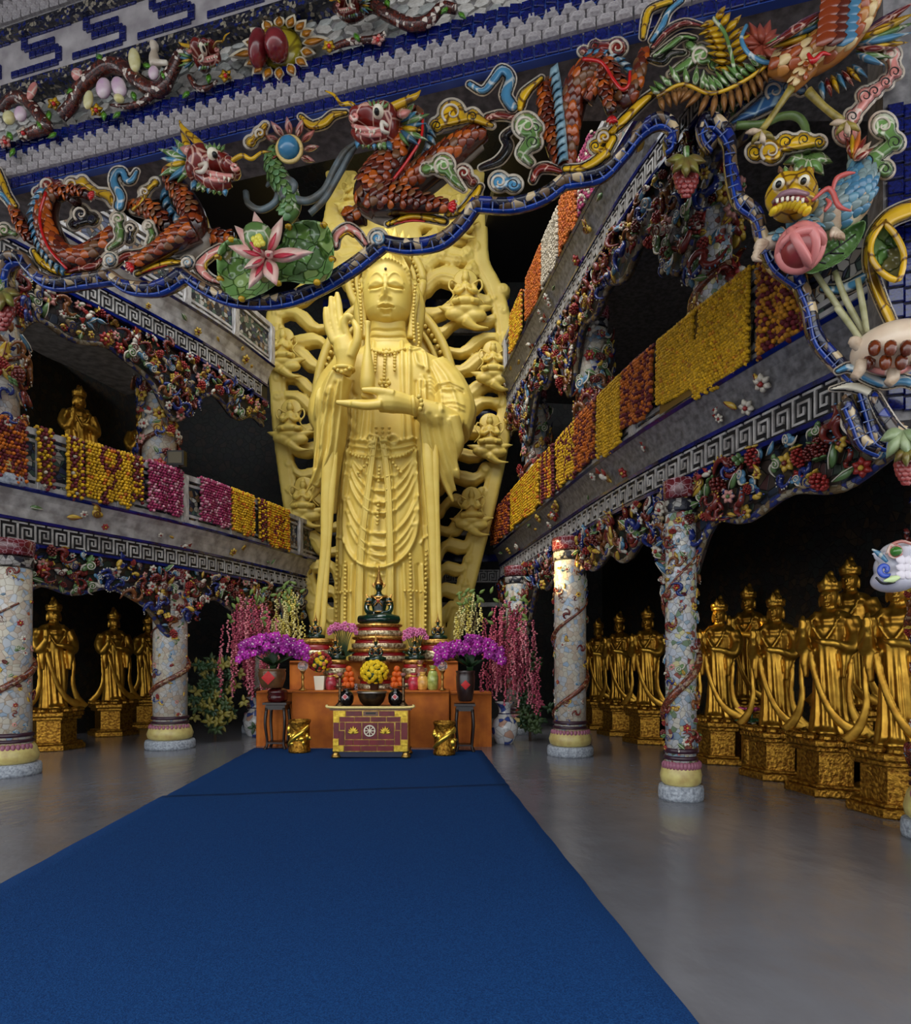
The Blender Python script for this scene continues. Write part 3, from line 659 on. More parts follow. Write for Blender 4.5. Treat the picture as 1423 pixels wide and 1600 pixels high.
cloud('small green scroll against the left dragon flank', [(232,353,7)], GRN, ([(232,353),(238,366),(233,380)], [5,5,4]), .2)
cloud('blue wave curl on the rim under the left dragon loop', [(171,406,11)], LBL, None, .16)
ribbon('red and cream ribbon under the left dragon foreleg', [(180,412),(196,400),(220,396),(234,386)], [6,7,6,4], MAR, .1)
ribbon('yellow ribbon with red stripe lying along the rim left of the lotus', [(214,428),(240,416),(262,410),(282,410)], [4,6,6,4], YEL, .16, mats2=[([([(216,428),(242,419),(262,414)], [1.5,2.5,1.5])], RED)])
ribbon('yellow and red ribbon low at the far left rim', [(52,392),(64,408),(84,420),(112,432)], [4,7,8,5], YEL, .12)
ribbon('maroon ribbon under the blue-finned coil', [(100,428),(120,420),(146,416),(158,406)], [4,6,7,5], MAR, .13)
ribbon('yellow streamer at the left edge of the picture', [(-4,268),(4,286),(12,304),(24,322)], [6,6,5,4], YEL, .12)
ribbon('sky-blue streamer at the left edge of the picture', [(-4,298),(8,308),(20,326)], [5,5,3], LBL, .1)
cloud('green scroll stub at the left edge', [(6,360,10),(-6,364,10)], GRN, ([(6,360),(24,366)], [7,4]), .06)
cloud('blue wave curl on the rim cusp left of the lotus leaf', [(292,410,10)], LBL, None, .16)
ribbon('pink and yellow flame ribbon left of the lotus leaf', [(344,388),(326,400),(312,416),(326,434),(346,442)], [6,8,8,6,4], PNK, .14, mats2=[([([(338,396),(322,410),(322,420)], [2,3,2])], YEL)])
cloud('yellow cloud streamer between the left dragon head and the pearl', [(406,208,9),(392,222,9)], YEL, ([(406,208),(414,196)], [7,5]), .1)
ribbon('yellow streamer above the flaming pearl, left of the right dragon snout', [(470,182),(486,196),(506,192),(520,180),(540,176)], [4,7,8,7,4], YEL, .1)
ribbon('pink and yellow flame ribbon right of the lotus leaf', [(524,384),(526,368),(542,356),(558,364),(572,382)], [5,7,7,6,4], PNK, .14, mats2=[([([(530,372),(542,364),(552,370)], [2,3,2])], YEL)])
cloud('blue wave curl on the rim above the statue crown', [(590,372,13)], LBL, None, .18)
ribbon('yellow ribbon along the rim above the statue', [(606,350),(640,338),(668,340),(694,346)], [4,6,6,5], YEL, .16, mats2=[([([(616,350),(642,345),(664,346)], [1.5,2.2,1.5])], RED)])
cloud('yellow cloud scroll behind the right dragon neck', [(706,176,20),(682,196,11),(738,182,12)], YEL, ([(738,182),(754,190),(768,196)], [10,7,4]), .1)
cloud('green cloud scroll over the right dragon body', [(692,258,17),(666,264,9)], GRN, ([(700,268),(712,284),(724,296)], [9,7,3]), .24)
cloud('maroon scroll beside the green cloud on the right dragon body', [(724,270,12),(738,284,8)], MAR, None, .16)
cloud('sky-blue cloud pair above the rim right of the right dragon claw', [(780,284,15),(802,288,13)], LBL, None, .17)
ribbon('yellow ribbon rising from the rim beside the right dragon claw', [(700,336),(722,328),(740,308),(750,292)], [4,6,7,5], YEL, .17)
ribbon('sky-blue hooked ribbon above the middle green cloud', [(734,132),(754,142),(770,126),(784,109),(797,122),(790,148),(800,166)], [5,6,7,8,8,9,9], LBL, .15)
ribbon('yellow claw-like streamer right of the sky-blue hooked ribbon', [(812,168),(820,146),(846,122)], [7,8,4], YEL, .12)
ribbon('maroon bar joining the yellow cloud to the middle green cloud', [(762,184),(782,180),(804,184)], [6,7,6], MAR, .1)
cloud('green double cloud in the middle of the arch', [(822,196,20),(836,200,12),(832,222,14)], GRN, ([(830,222),(816,240),(828,254)], [12,9,6]), .2)
ribbon('black mosaic scroll left of the green double cloud', [(798,204),(788,214),(794,228),(780,250),(752,262)], [5,6,7,7,4], NVB, .12)
ribbon('maroon lip-shaped ribbon under the green double cloud', [(832,282),(840,266),(854,262),(876,268)], [5,7,8,5], MAR, .16)
cloud('maroon cloud above the looping dragon tail', [(964,74,15),(930,72,10),(946,86,10),(912,80,8)], MAR, None, .05)
cloud('yellow cloud under the looping dragon tail', [(944,214,12),(930,228,10)], YEL, ([(930,232),(948,240),(930,256)], [8,7,4]), .16)
ribbon('long yellow ribbon along the rim beneath the dragon tail', [(884,264),(912,262),(940,244),(958,216)], [6,7,8,6], YEL, .19)
ribbon('long yellow ribbon climbing right from the dragon claw', [(956,206),(976,186),(996,166),(1020,146)], [6,8,8,6], YEL, .17)
ribbon('yellow tail streamer above the dragon tail tip', [(1046,2),(1016,14),(1008,34),(1004,58)], [6,6,6,4], YEL, .1)
ribbon('sky-blue tail streamer beside the yellow one', [(1064,0),(1044,18),(1034,40),(1018,64)], [5,5,6,4], LBL, .1)
ribbon('maroon tail tuft of the dragon', [(1096,40),(1070,36),(1044,48),(1020,74)], [3,6,6,4], MAR, .12)
ribbon('green tail tuft of the dragon', [(1086,60),(1066,58),(1046,72),(1022,88)], [3,5,6,4], GRN, .13)
ribbon('navy mosaic tail tuft of the dragon', [(1068,82),(1048,84),(1034,96),(1012,92)], [3,5,6,3], NVB, .14)
cloud('green cloud behind the yellow plume', [(1096,86,18),(1078,70,9),(1118,100,14)], GRN, ([(1080,96),(1062,108),(1046,116)], [9,8,3]), .1)
cloud('blue cloud with pale spiral under the phoenix', [(1210,142,18),(1232,136,12),(1250,140,9)], M('glaze_deep_blue', (56,100,150), .18, 0, 'crack', (140,170,190), 6, .2, .3), ([(1204,156),(1176,174),(1144,192)], [15,11,4]), .06)
cloud('yellow cloud under the phoenix foot', [(1204,236,20),(1228,222,14),(1256,218,12),(1280,222,10),(1180,238,14)], YEL, None, .2)
cloud('pink flowered scroll climbing beside the phoenix tail', [(1392,84,15),(1398,112,12),(1384,128,11),(1352,150,14),(1366,142,11),(1332,182,12),(1322,208,19)], PNK, None, .14)
cloud('large green cloud at the right above the fish-tailed lion', [(1380,196,20),(1398,222,15),(1356,252,17),(1382,264,14)], GRN, None, .2)
ribbon('yellow segmented stem bending down at the right edge', [(1440,322),(1408,332),(1384,346),(1364,374),(1360,416),(1374,462),(1396,512)], [14,14,13,12,11,10,9], YEL, .16, h=.1)
ribbon('sky-blue wave band below the green lily leaf', [(1284,452),(1314,452),(1340,440),(1358,424)], [5,9,9,5], LBL, .12)
# ================================================================ dragons, pearl, lotus, phoenix and the other sculptures of the arch
def scale_mesh(name, mat):
    pts = [(-.42,.5),(.42,.5),(.5,.1),(.34,-.34),(0,-.56),(-.34,-.34),(-.5,.1)]
    mb = MB().plate(pts, .10, None, .16); me = bpy.data.meshes.new(name); me.from_pydata(mb.v, [], mb.f); me.materials.append(mat); me.polygons.foreach_set('use_smooth', [True]*len(me.polygons)); return me
SCM = [scale_mesh('scale', M('scale_amber', (176,82,16), .2, coat=.4)), scale_mesh('scale', M('scale_brown', (132,52,14), .22, coat=.4)), scale_mesh('scale', M('scale_dark', (88,30,12), .22, coat=.3)), scale_mesh('scale', M('scale_umber', (112,70,38), .3, coat=.2))]
SCB = [scale_mesh('scale', M('scale_blue_grey', (92,140,160), .2, coat=.3)), scale_mesh('scale', M('scale_steel', (120,140,140), .2, coat=.3)), scale_mesh('scale', M('scale_sea', (70,120,150), .2, coat=.3))]
SCG = [scale_mesh('scale', M('scale_gold', (196,130,60), .25, coat=.3)), scale_mesh('scale', M('scale_cream_gold', (226,196,140), .3, coat=.2)), scale_mesh('scale', M('scale_rust', (168,80,36), .25, coat=.3))]
SCV = [scale_mesh('scale', M('scale_green', (100,140,90), .2, coat=.3)), scale_mesh('scale', M('scale_moss', (90,120,60), .25, coat=.3))]
def body(t, pts, meshes, core, sz=13., name='body', arc=1.9, nmax=300, rows=1., flat=1.0):
    """tapered coiling body: pts (px, py, depth, radius px); overlapping scales on its outward half"""
    P = np.array([tuple(PF(x, y, d)) for x, y, d, r in pts]); R = np.array([r*pm(x) for x, y, d, r in pts])
    mb = MB(); mb.tube(P, R*.94, 12, flat, up=PN, res=5); bo = mb.build(name, core, t)
    Q, q = crom(P, R, 10); d = np.linalg.norm(np.diff(Q, axis=0), axis=1); L = np.concatenate([[0], np.cumsum(d)]); T = np.gradient(Q, axis=0); T /= np.linalg.norm(T, axis=1)[:, None]
    s = sz*pm(pts[0][0]); l = s*.6; row = 0; cnt = 0
    while l < L[-1]-s*.3:
        c = Vector([np.interp(l, L, Q[:,k]) for k in range(3)]); r = np.interp(l, L, q); tt = Vector([np.interp(l, L, T[:,k]) for k in range(3)]).normalized()
        A = tt.cross(PN); 
        if A.length < .1: A = Vector((0,0,1))
        A.normalize(); B = A.cross(tt).normalized()
        if B.dot(PN) < 0: B = -B
        k = max(2, int(round(arc*r/(s*.86))))
        for i in range(k):
            a = (i+.5+.5*(row % 2)-.25-k/2)/k*arc*1.02
            n = (B*math.cos(a)+A*math.sin(a)*1).normalized(); n2 = (n-tt*.28).normalized(); x = tt.cross(n2).normalized(); y = n2.cross(x)
            if cnt < nmax: inst('scale', random.choices(meshes, [3,4,3,2][:len(meshes)])[0], Matrix.Translation(c+n*r*(.94 if flat == 1 else .94)) @ Matrix((x, -y, n2)).transposed().to_4x4() @ Matrix.Diagonal((s*min(1, r/s*1.6), s*1.12, s*.8, 1)), bo); cnt += 1
        l += s*.78*rows; row += 1
    return Q, q
def belly(t, pts, mat):
    mb = MB(); mb.tube([PF(x, y, d) for x, y, d, r in pts], [r*pm(x) for x, y, d, r in pts], 9, up=PN, res=4); mb.build('belly', mat, t)
def fins(t, pts, size, mat, d, side=1):
    Q = cr2(pts, 6); L = np.concatenate([[0], np.cumsum(np.hypot(*np.diff(Q, axis=0).T))]); n = int(L[-1]/(size*.72))
    for i in range(n):
        l = (i+.3)*L[-1]/n; x, y = np.interp(l, L, Q[:,0]), np.interp(l, L, Q[:,1]); x2, y2 = np.interp(l+2, L, Q[:,0]), np.interp(l+2, L, Q[:,1]); a = math.atan2(y2-y, x2-x)
        ux, uy = math.cos(a), math.sin(a); vx, vy = -uy*side, ux*side; s = size
        q = [(x-ux*s*.5, y-uy*s*.5), (x+ux*s*.5, y+uy*s*.5), (x+ux*s*.55+vx*s*.5, y+uy*s*.55+vy*s*.5), (x+ux*s*.9+vx*s*1.05, y+uy*s*.9+vy*s*1.05), (x-ux*s*.05+vx*s*.75, y-uy*s*.05+vy*s*.75)]
        MB().plate(q, .06, lambda a_, b_, c_: PF(a_, b_, d-.03+c_), .05).build('fin', mat, t)
def claw(t, x, y, ang, s, d):
    for k in range(4):
        a = ang+(k-1.5)*.5; p0 = PF(x, y, d); pa = PF(x+s*.55*math.cos(a), y+s*.55*math.sin(a), d+.10); pb = PF(x+s*1.05*math.cos(a), y+s*1.05*math.sin(a), d+.06); pc = PF(x+s*1.4*math.cos(a+.25), y+s*1.4*math.sin(a+.25), d-.02)
        tt = MB().tube([p0, pa, pb], [s*.24*pm(x), s*.26*pm(x), s*.18*pm(x)], 8, res=3, up=PN).build('toe', RED, t)
        MB().tube([pb, pc], [s*.19*pm(x), s*.02*pm(x)], 7, res=1, up=PN).build('talon', IVO, tt)
def leafp(t, name, x, y, a, ln, wd, mat, d, bulge=.03, lift=0., th=.03, vein=None):
    q = [(x+p*math.cos(a)-r*math.sin(a), y+p*math.sin(a)+r*math.cos(a)) for p, r in petal_pts(0, 0, ln, wd, 7)]
    return MB().plate(q, th, lambda u, v, c: PF(u, v, d-.02+c+lift*math.hypot(u-x, v-y)/ln), bulge).build(name, mat, t)
def dragon_head(t, cx, cy, f, s, d, tilt=0.):
    """f: +1 faces right, -1 faces left; s scale"""
    ct, st_ = math.cos(tilt), math.sin(tilt)
    def q(u, v): return (cx+f*s*(u*ct-v*st_), cy+s*(u*st_+v*ct))
    def P3(u, v, h): x, y = q(u, v); return PF(x, y, d+h)
    m = pm(cx)*s
    mb = MB(); mb.ell(P3(-6,2,.08), (20*m,.16,17*m), 16, 10); mb.ell(P3(12,-1,.12), (17*m,.13,11*m), 14, 9); mb.ell(P3(27,2,.13), (10*m,.12,9*m), 12, 8)
    mb.ell(P3(-14,14,.06), (12*m,.12,11*m), 10, 8)
    V, F = smooth_remesh(mb, .022, 4); hd = mesh_from('head', V, F, MAR, None, True, t)
    MB().tube([P3(-10,16,.10), P3(4,22,.12), P3(18,23,.13), P3(29,19,.12)], [8*m,8*m,7*m,4*m], 10, 1.3, up=PN, res=4).build('lower_jaw', MAR, t)
    MB().tube([P3(-6,12,.16), P3(8,13,.20), P3(20,13,.2), P3(31,10,.17)], [2.4*m,3.4*m,3.2*m,2*m], 8, up=PN, res=3).build('lip', PNK, hd)
    MB().tube([P3(-5,17,.16), P3(10,19.5,.19), P3(24,18,.18)], [2*m,2.6*m,1.6*m], 8, up=PN, res=3).build('lip', PNK, hd)
    for k in range(5): MB().tube([P3(4+k*5.5,13,.21), P3(4.6+k*5.5,18.5,.2)], [1.7*m,.4*m], 6, res=1, up=PN).build('tooth', IVO, hd)
    e = MB().ell(P3(2,-10,.22), (6.5*m,.06,6*m), 12, 8).build('eye', IVO, hd); 
    MB().ell(P3(4,-10,.27), (3*m,.03,3*m), 10, 6).build('pupil', BLK, hd)
    for k in range(5): leafp(hd, 'brow', *q(-3+k*3.2,-14), -math.pi/2+f*(-.5+k*.3)-.2*f, 12*s, 2.6*s, GRN, d+.2)
    MB().tube([P3(-8,-14,.14), P3(-24,-24,.12), P3(-40,-34,.1), P3(-46,-42,.08)], [4.5*m,4*m,3*m,.8*m], 8, up=PN, res=3).build('horn', YEL, hd)
    leafp(hd, 'ear', *q(-20,-8), math.atan2(-.35, -f), 20*s, 7*s, PNK, d+.12, .06)
    MB().tube(spiralp(P3, 30, -1, 5), [2*m]*15, 6, up=PN, res=1).build('nostril', PNK, hd)
    MB().tube([P3(24,-6,.2), P3(36,-16,.22), P3(48,-14,.2), P3(58,-24,.16), P3(70,-28,.12)], [2.4*m,2.4*m,2*m,1.6*m,.6*m], 7, up=PN, res=4).build('whisker', YEL, hd)
    cols = [GRN, LBL, GRN, YEL, LBL]
    for k in range(9):
        a = math.pi+f*0; ang = 2.2+k*.26
        leafp(t, 'mane_lock', *q(-16+2*math.cos(ang)*6, 4+math.sin(ang)*6), math.atan2(math.sin(ang)*1, f*math.cos(ang)), (26+6*(k % 3))*s, 5*s, cols[k % 5], d+.02+.015*(k % 2), .04)
    for k in range(7): leafp(t, 'beard_lock', *q(-12+k*5.5, 23), math.atan2(1, f*(-.5+.12*k)), 15*s, 4.6*s, GRN if k % 3 else LBL, d+.08, .04)
    MB().tube([P3(-12,6,.2), P3(-4,2,.24), P3(-6,12,.24), P3(-14,14,.2)], [2*m,2.4*m,2.4*m,1.6*m], 7, up=PN, res=3).build('cheek_scroll', WHT, hd)
def spiralp(P3, u, v, r): return [P3(u+r*(1-.06*i)*math.cos(i*.45), v+r*(1-.06*i)*math.sin(i*.45), .22) for i in range(15)]
GREYB = M('belly_grey', (150,140,128), .35, 0, 'noise', (110,100,90), 9, .1)
t = thing('dragon', 'brown-scaled ceramic dragon in the middle of the arch, head turned left towards the pearl', 'dragon', PF(640, 340, .2), 'ceramic dragons of the arch')
dragon_head(t, 592, 188, -1, 1.28, .26, -.12)
body(t, [(652,176,.16,13),(640,208,.18,20),(618,246,.2,25),(592,282,.22,28),(578,306,.22,27),(592,322,.2,22)], SCM, DBR, 13.5, 'neck')
body(t, [(584,314,.24,22),(612,312,.24,24),(648,316,.26,16),(684,322,.28,10),(700,324,.28,8)], SCM, DBR, 13, 'foreleg'); claw(t, 700, 322, .1, 12, .3)
body(t, [(600,312,.12,20),(640,288,.14,22),(676,262,.12,21),(716,232,.1,19),(756,206,.06,14)], SCM, DBR, 13.5, 'trunk')
belly(t, [(646,318,.02,7),(700,272,.02,9),(752,226,.02,8)], GREYB); belly(t, [(566,300,.14,8),(572,328,.14,10),(606,344,.12,9),(636,336,.12,5)], GREYB)
body(t, [(540,332,.0,9),(552,340,.0,14),(568,336,.0,16)], SCM, DBR, 13, 'hind_part')
fins(t, [(664,196),(662,230),(642,262),(626,292)], 17, LBL, .1, -1)
MB().tube([PF(x, y, .3) for x, y in [(660,178),(658,214),(640,246),(618,276),(604,292)]], [2.2*pm(640)]*5, 6, up=PN).build('red_seam', RED, t)
body(t, [(858,128,.06,9),(852,152,.08,15),(860,196,.1,17),(872,240,.12,16),(884,272,.12,8)], SCM, DBR, 13, 'coil')
body(t, [(888,268,.12,7),(892,226,.14,13),(893,180,.16,20),(906,134,.18,24),(936,114,.18,22),(958,136,.18,20),(976,158,.18,17),(992,136,.16,13),(1000,106,.14,10),(1010,80,.1,8)], SCM, DBR, 13, 'tail_loop', nmax=200)
body(t, [(918,160,.24,10),(934,130,.28,9),(946,150,.28,9),(956,178,.26,8)], SCM, DBR, 10, 'hind_leg'); claw(t, 956, 182, 1.6, 11, .26)
fins(t, [(872,102),(880,150),(884,200),(888,250)], 17, M('fin_silver_blue', (150,180,190), .25, 0, 'noise', (90,130,150), 8), .2, 1)
fins(t, [(915,88),(945,88),(972,106),(986,126)], 14, LBL, .08, -1)
MB().tube([PF(x, y, .34) for x, y in [(910,92),(940,98),(958,124),(972,140),(982,132),(984,112)]], [2.4*pm(950)]*6, 6, up=PN).build('red_seam', RED, t)
t = thing('dragon', 'brown-scaled ceramic dragon at the left of the arch, head turned right towards the pearl', 'dragon', PF(260, 400, .2), 'ceramic dragons of the arch')
dragon_head(t, 328, 254, 1, 1.3, .24, .2)
body(t, [(266,270,.1,13),(278,294,.14,17),(296,324,.18,20),(306,352,.2,20),(290,372,.2,16)], SCM, DBR, 12, 'neck')
body(t, [(306,358,.24,20),(278,374,.26,17),(246,394,.26,12),(222,408,.26,9),(206,414,.26,8)], SCM, DBR, 12, 'foreleg'); claw(t, 208, 414, 2.6, 11, .28)
belly(t, [(314,340,.1,8),(322,372,.12,10),(300,398,.12,9),(266,402,.1,4)], GREYB)
body(t, [(206,326,.04,10),(228,328,.08,15),(250,340,.1,17),(268,362,.1,14)], SCM, DBR, 12, 'trunk')
body(t, [(320,372,.06,13),(344,374,.06,14),(366,376,.04,12)], SCM, DBR, 12, 'hind_part')
body(t, [(182,362,.1,10),(160,384,.12,13),(132,404,.14,17),(104,402,.16,19),(84,376,.16,20),(74,340,.14,17),(84,308,.12,13),(104,304,.12,10),(120,316,.14,8)], SCM, DBR, 12.5, 'coil')
body(t, [(110,300,.2,9),(126,300,.22,8),(138,306,.24,7)], SCM, DBR, 10, 'hind_leg'); claw(t, 138, 304, .3, 9, .24)
body(t, [(20,324,.1,6),(32,344,.12,11),(44,366,.12,12),(60,380,.12,8)], SCM, DBR, 11, 'tail'); 
fins(t, [(72,296),(56,330),(64,372),(84,404),(104,420)], 14, LBL, .16, 1)
fins(t, [(262,292),(270,322),(284,344)], 17, LBL, .06, 1)
MB().tube([PF(x, y, .3) for x, y in [(72,300),(62,340),(74,384),(104,420)]], [2*pm(80)]*4, 6, up=PN).build('red_seam', RED, t)
# flaming pearl with its scaly green carp and tentacles
t = thing('flaming_pearl', 'sky-blue pearl ringed by pink flames between the two dragons', 'pearl', PF(452, 232, .15))
MB().ell(PF(452,233,.16), (17*pm(452),.10,17*pm(452)), 18, 10).build('pearl', M('pearl_blue', (70,140,180), .15, 0, 'noise', (50,110,150), 7, .05, .4), t)
MB().tube([PF(452+19*math.cos(a), 233+20*math.sin(a), .18) for a in np.linspace(0, 2*math.pi, 25)], 3*pm(452), 7, res=1, up=PN).build('ring', M('pearl_ring', (220,190,120), .3), t)
for k, (a, ln) in enumerate([(-2.5,26),(-2.0,34),(-1.5,32),(-1.0,36),(-.5,32),(0.05,28),(.6,26),(2.7,20)]):
    leafp(t, 'flame', 452+20*math.cos(a), 233+20*math.sin(a), a-.25, ln, 6, PNK, .12, .05)
    leafp(t, 'flame', 452+22*math.cos(a), 233+22*math.sin(a), a-.25, ln*.6, 2.6, MAR, .18, .03)
t = thing('carp', 'green scaly carp rising below the flaming pearl', 'fish', PF(448, 330, .1))
body(t, [(432,236,.06,10),(428,256,.1,15),(436,280,.12,18),(450,300,.12,17),(456,322,.1,15),(446,340,.08,14)], SCV, GRN, 12)
TEN = M('tentacle_blue_grey', (104,120,128), .35, 0, 'noise', (80,76,66), 8, .2)
for k, (lab, pts, r) in enumerate([('grey-blue coiling tentacle left of the green carp', [(384,300),(388,318),(408,328),(430,316),(434,296),(424,284),(416,292)], 5), ('grey-blue tentacle looping over the green carp', [(444,312),(440,292),(450,282),(460,290),(456,302)], 6),
        ('upper grey-blue tentacle sweeping up to the right dragon', [(452,308),(480,314),(506,298),(522,266),(538,240),(556,222)], 5.5), ('lower grey-blue tentacle sweeping up to the right dragon', [(484,334),(508,310),(528,276),(546,244),(558,228)], 4.5)]):
    tag(MB().tube([PF(x, y, .14+.04*(k % 2)) for x, y in pts], [r*pm(450)*(1 if i < len(pts)-1 else .4) for i in range(len(pts))], 8, up=PN, res=5).build('tentacle', TEN), lab, 'tentacle')
# lotus and leaf
poly = cr2([(338,402),(345,382),(366,372),(396,382),(436,384),(446,358),(474,344),(508,350),(520,374),(521,414),(511,437),(480,444),(442,440),(412,458),(376,469),(350,455),(340,430),(338,402)], 4)
t = thing('lotus_leaf', 'big green mosaic lotus leaf on the rim of the arch', 'leaf', PF(430, 468, .2))
def leaf_relief(t, poly, mat, d0, h, edge, mapf=PFa, step=2.5):
    xs = np.arange(poly[:,0].min()-4, poly[:,0].max()+6, step); ys = np.arange(poly[:,1].min()-4, poly[:,1].max()+6, step); X, Y = np.meshgrid(xs, ys); D = poly_sdf(X, Y, poly)
    H = d0+.05*np.exp(-(D/edge)**2)*1.6-.03*np.clip(-D/60, 0, 1)+.012*np.sin(X*.23)*np.sin(Y*.27)
    v, f = relief(xs, ys, D, H, mapf, d0-.14); return mesh_from('blade', v, f, mat, None, True, t)
LEAFM = M('leaf_mosaic', (120,146,84), .15, 0, 'mosaic', [(110,150,84),(96,128,62),(130,160,100),(112,104,62),(140,166,96),(92,120,76)], 8, .4, .4)
leaf_relief(t, poly, LEAFM, .26, .1, 10)
for i in range(0, len(poly)-1, 7):
    x, y = poly[i]; MB().ell(PF(x+(430-x)*.03, y+(412-y)*.03, .33), (6*pm(x),.035,4*pm(x)), 8, 5).build('yellow_chip', YEL, t)
t = thing('lotus_flower', 'pink lotus flower with open petals on the green mosaic leaf', 'flower', PF(415, 410, .4))
PETM = M('petal_pink', (226,150,146), .3, 0, 'noise', (238,220,200), 10, .1, .2, mix=.9)
for k, (tx, ty, wd, lf) in enumerate([(397,330,14,.05),(442,338,11,.1),(366,352,12,.05),(356,384,11,.12),(490,394,12,.2),(380,420,8,.2),(388,452,11,.2),(432,446,13,.25),(426,392,8,.25)]):
    x0, y0 = 415, 402; a = math.atan2(ty-y0, tx-x0); leafp(t, 'petal', x0, y0, a, math.hypot(tx-x0, ty-y0), wd, PETM, .36+.03*(k % 3), .06, lf*.6, .04)
    leafp(t, 'petal_tip', x0+(tx-x0)*.12, y0+(ty-y0)*.12, a, math.hypot(tx-x0, ty-y0)*.5, wd*.35, M('petal_crimson', (190,50,70), .3), .46+.03*(k % 3), .01, lf*.3, .02)
sp = MB().lathe([(.06,0),(.11,.06),(.12,.14),(.10,.17)], PF(404, 392, .46), 14).build('seed_pod', GRN, t)
for k in range(9): MB().ell(PF(404+8*math.cos(k*.7)*(.4+.6*(k % 2)), 376+6*math.sin(k*.7), .58), .024, 7, 5).build('seed', M('seed_yellow', (226,214,80), .3), sp)
# hanging bud clusters
def cone(x, y, s, lab, d=.25):
    t = thing('fruit_cluster', lab, 'fruit ornament', PF(x, y+s*1.6, d), 'hanging ceramic fruit clusters')
    for r in range(8):
        rr = s*.62*math.sin(.5+r*.34)
        for k in range(9):
            a = (k+.5*(r % 2))*2*math.pi/9
            if math.sin(a) > -.3: inst('scale', CONE, Matrix.Translation(PF(x+rr*math.cos(a), y-s*.6+r*s*.27, d+.8*rr*pm(x)*math.sin(a))) @ ROT_P @ Matrix.Rotation(math.cos(a)*.9, 4, 'Y') @ Matrix.Diagonal((s*.42*pm(x),)*3+(1,)), t)
    MB().ell(PF(x, y+s*.3, d), (s*.5*pm(x), s*.5*pm(x), s*1.0*pm(x)), 10, 8).build('core', MAR, t)
    for k in range(5): leafp(t, 'sepal', x, y-s*.9, .2+k*.7, s*1.25, s*.34, M('sepal_olive', (128,130,56), .3, 0, 'noise', (110,84,44), 8), d+.05+.06*math.sin(k*.8), .05)
    MB().tube([PF(x, y-s*1.5, d), PF(x, y-s*.8, d)], s*.18*pm(x), 8, res=1).build('stem', GRN, t)
CONE = scale_mesh('scale', M('cone_red', (150,60,56), .3, coat=.2))
cone(1072, 270, 26, 'red ceramic cone under a green sepal where two arches meet'); cone(2, 478, 26, 'red ceramic cone hanging at the left edge of the arch')
cone(1416, 722, 24, 'pink ceramic cone below the blue scroll at the right edge', .4)
# ------------------------------------------------ phoenix
t = thing('phoenix', 'gold-scaled ceramic phoenix with striped wing over the right end of the arch', 'phoenix', PF(1290, 150, .3))
body(t, [(1204,102,.3,14),(1232,100,.32,22),(1272,86,.34,27),(1310,62,.34,27),(1336,32,.34,25),(1346,4,.34,24),(1340,-30,.34,22)], SCG, M('body_gold', (170,110,50), .3), 15, 'body', 2.3)
body(t, [(1262,100,.34,20),(1248,122,.34,14),(1236,140,.32,8)], SCG, M('body_gold', (170,110,50), .3), 10, 'thigh')
LEG = M('leg_olive_yellow', (170,150,70), .35, 0, 'noise', (110,96,40), 14, .2)
for pts, fx, fy in (([(1236,138),(1214,170),(1190,204)], 1188, 208), ([(1262,142),(1286,166),(1316,190)], 1320, 194), ):
    MB().tube([PF(x, y, .34) for x, y in pts], [6*pm(1250),4.5*pm(1250),5*pm(1250)], 8, up=PN).build('leg', LEG, t)
    for k, a in enumerate((.4, 1.3, 2.2, 3.4)): MB().tube([PF(fx, fy, .36), PF(fx+14*math.cos(a), fy+10*math.sin(a), .42), PF(fx+24*math.cos(a), fy+16*math.sin(a)+4, .38)], [4.5*pm(1250),4.2*pm(1250),1.2*pm(1250)], 8, up=PN).build('toe', CRM if k % 2 else LEG, t)
FCOL = [MAR, GRN, LBL, YEL, MAR, GRN, LBL, YEL]
for k, (x0, y0, x1, y1, wd) in enumerate([(1292,14,1192,78,8),(1288,26,1194,70,7),(1286,36,1202,66,7),(1284,48,1200,76,7),(1282,58,1212,82,7),(1280,66,1230,86,6)]):
    f_ = leafp(t, 'wing_feather', x0, y0, math.atan2(y1-y0, x1-x0), math.hypot(x1-x0, y1-y0), wd, FCOL[k], .46-.02*k, .05)
for r in range(3):
    for k in range(7): inst('scale', (SCM[1], SCM[2], SCB[2])[r], Matrix.Translation(PF(1288+r*16+k*1.5, 60-k*13, .56-.02*r)) @ ROT_P @ Matrix.Rotation(-.9, 4, 'Z') @ Matrix.Diagonal((.10,.11,.06,1)), t)
for k, (x1, y1) in enumerate([(1430,2),(1434,18),(1432,34),(1428,50),(1420,66),(1400,74),(1392,90),(1372,98)]): leafp(t, 'tail_feather', 1336, 62+k*3, math.atan2(y1-62-k*3, x1-1336), math.hypot(x1-1336, y1-62), 8, (MAR, YEL, GRN, LBL, YEL, MAR, GRN, LBL)[k], .22+.02*(k % 2), .05)
for k in range(7): leafp(t, 'belly_feather', 1330-k*8, 100+k*4, .7+k*.12, 34, 6, (LBL, YEL, MAR)[k % 3], .2, .04)
MB().tube([PF(x, y, .62) for x, y in [(1262,84),(1270,96),(1284,84),(1298,86)]], [2*pm(1270),4*pm(1270),3*pm(1270),1*pm(1270)], 7, up=PN).build('red_curl', RED, t)
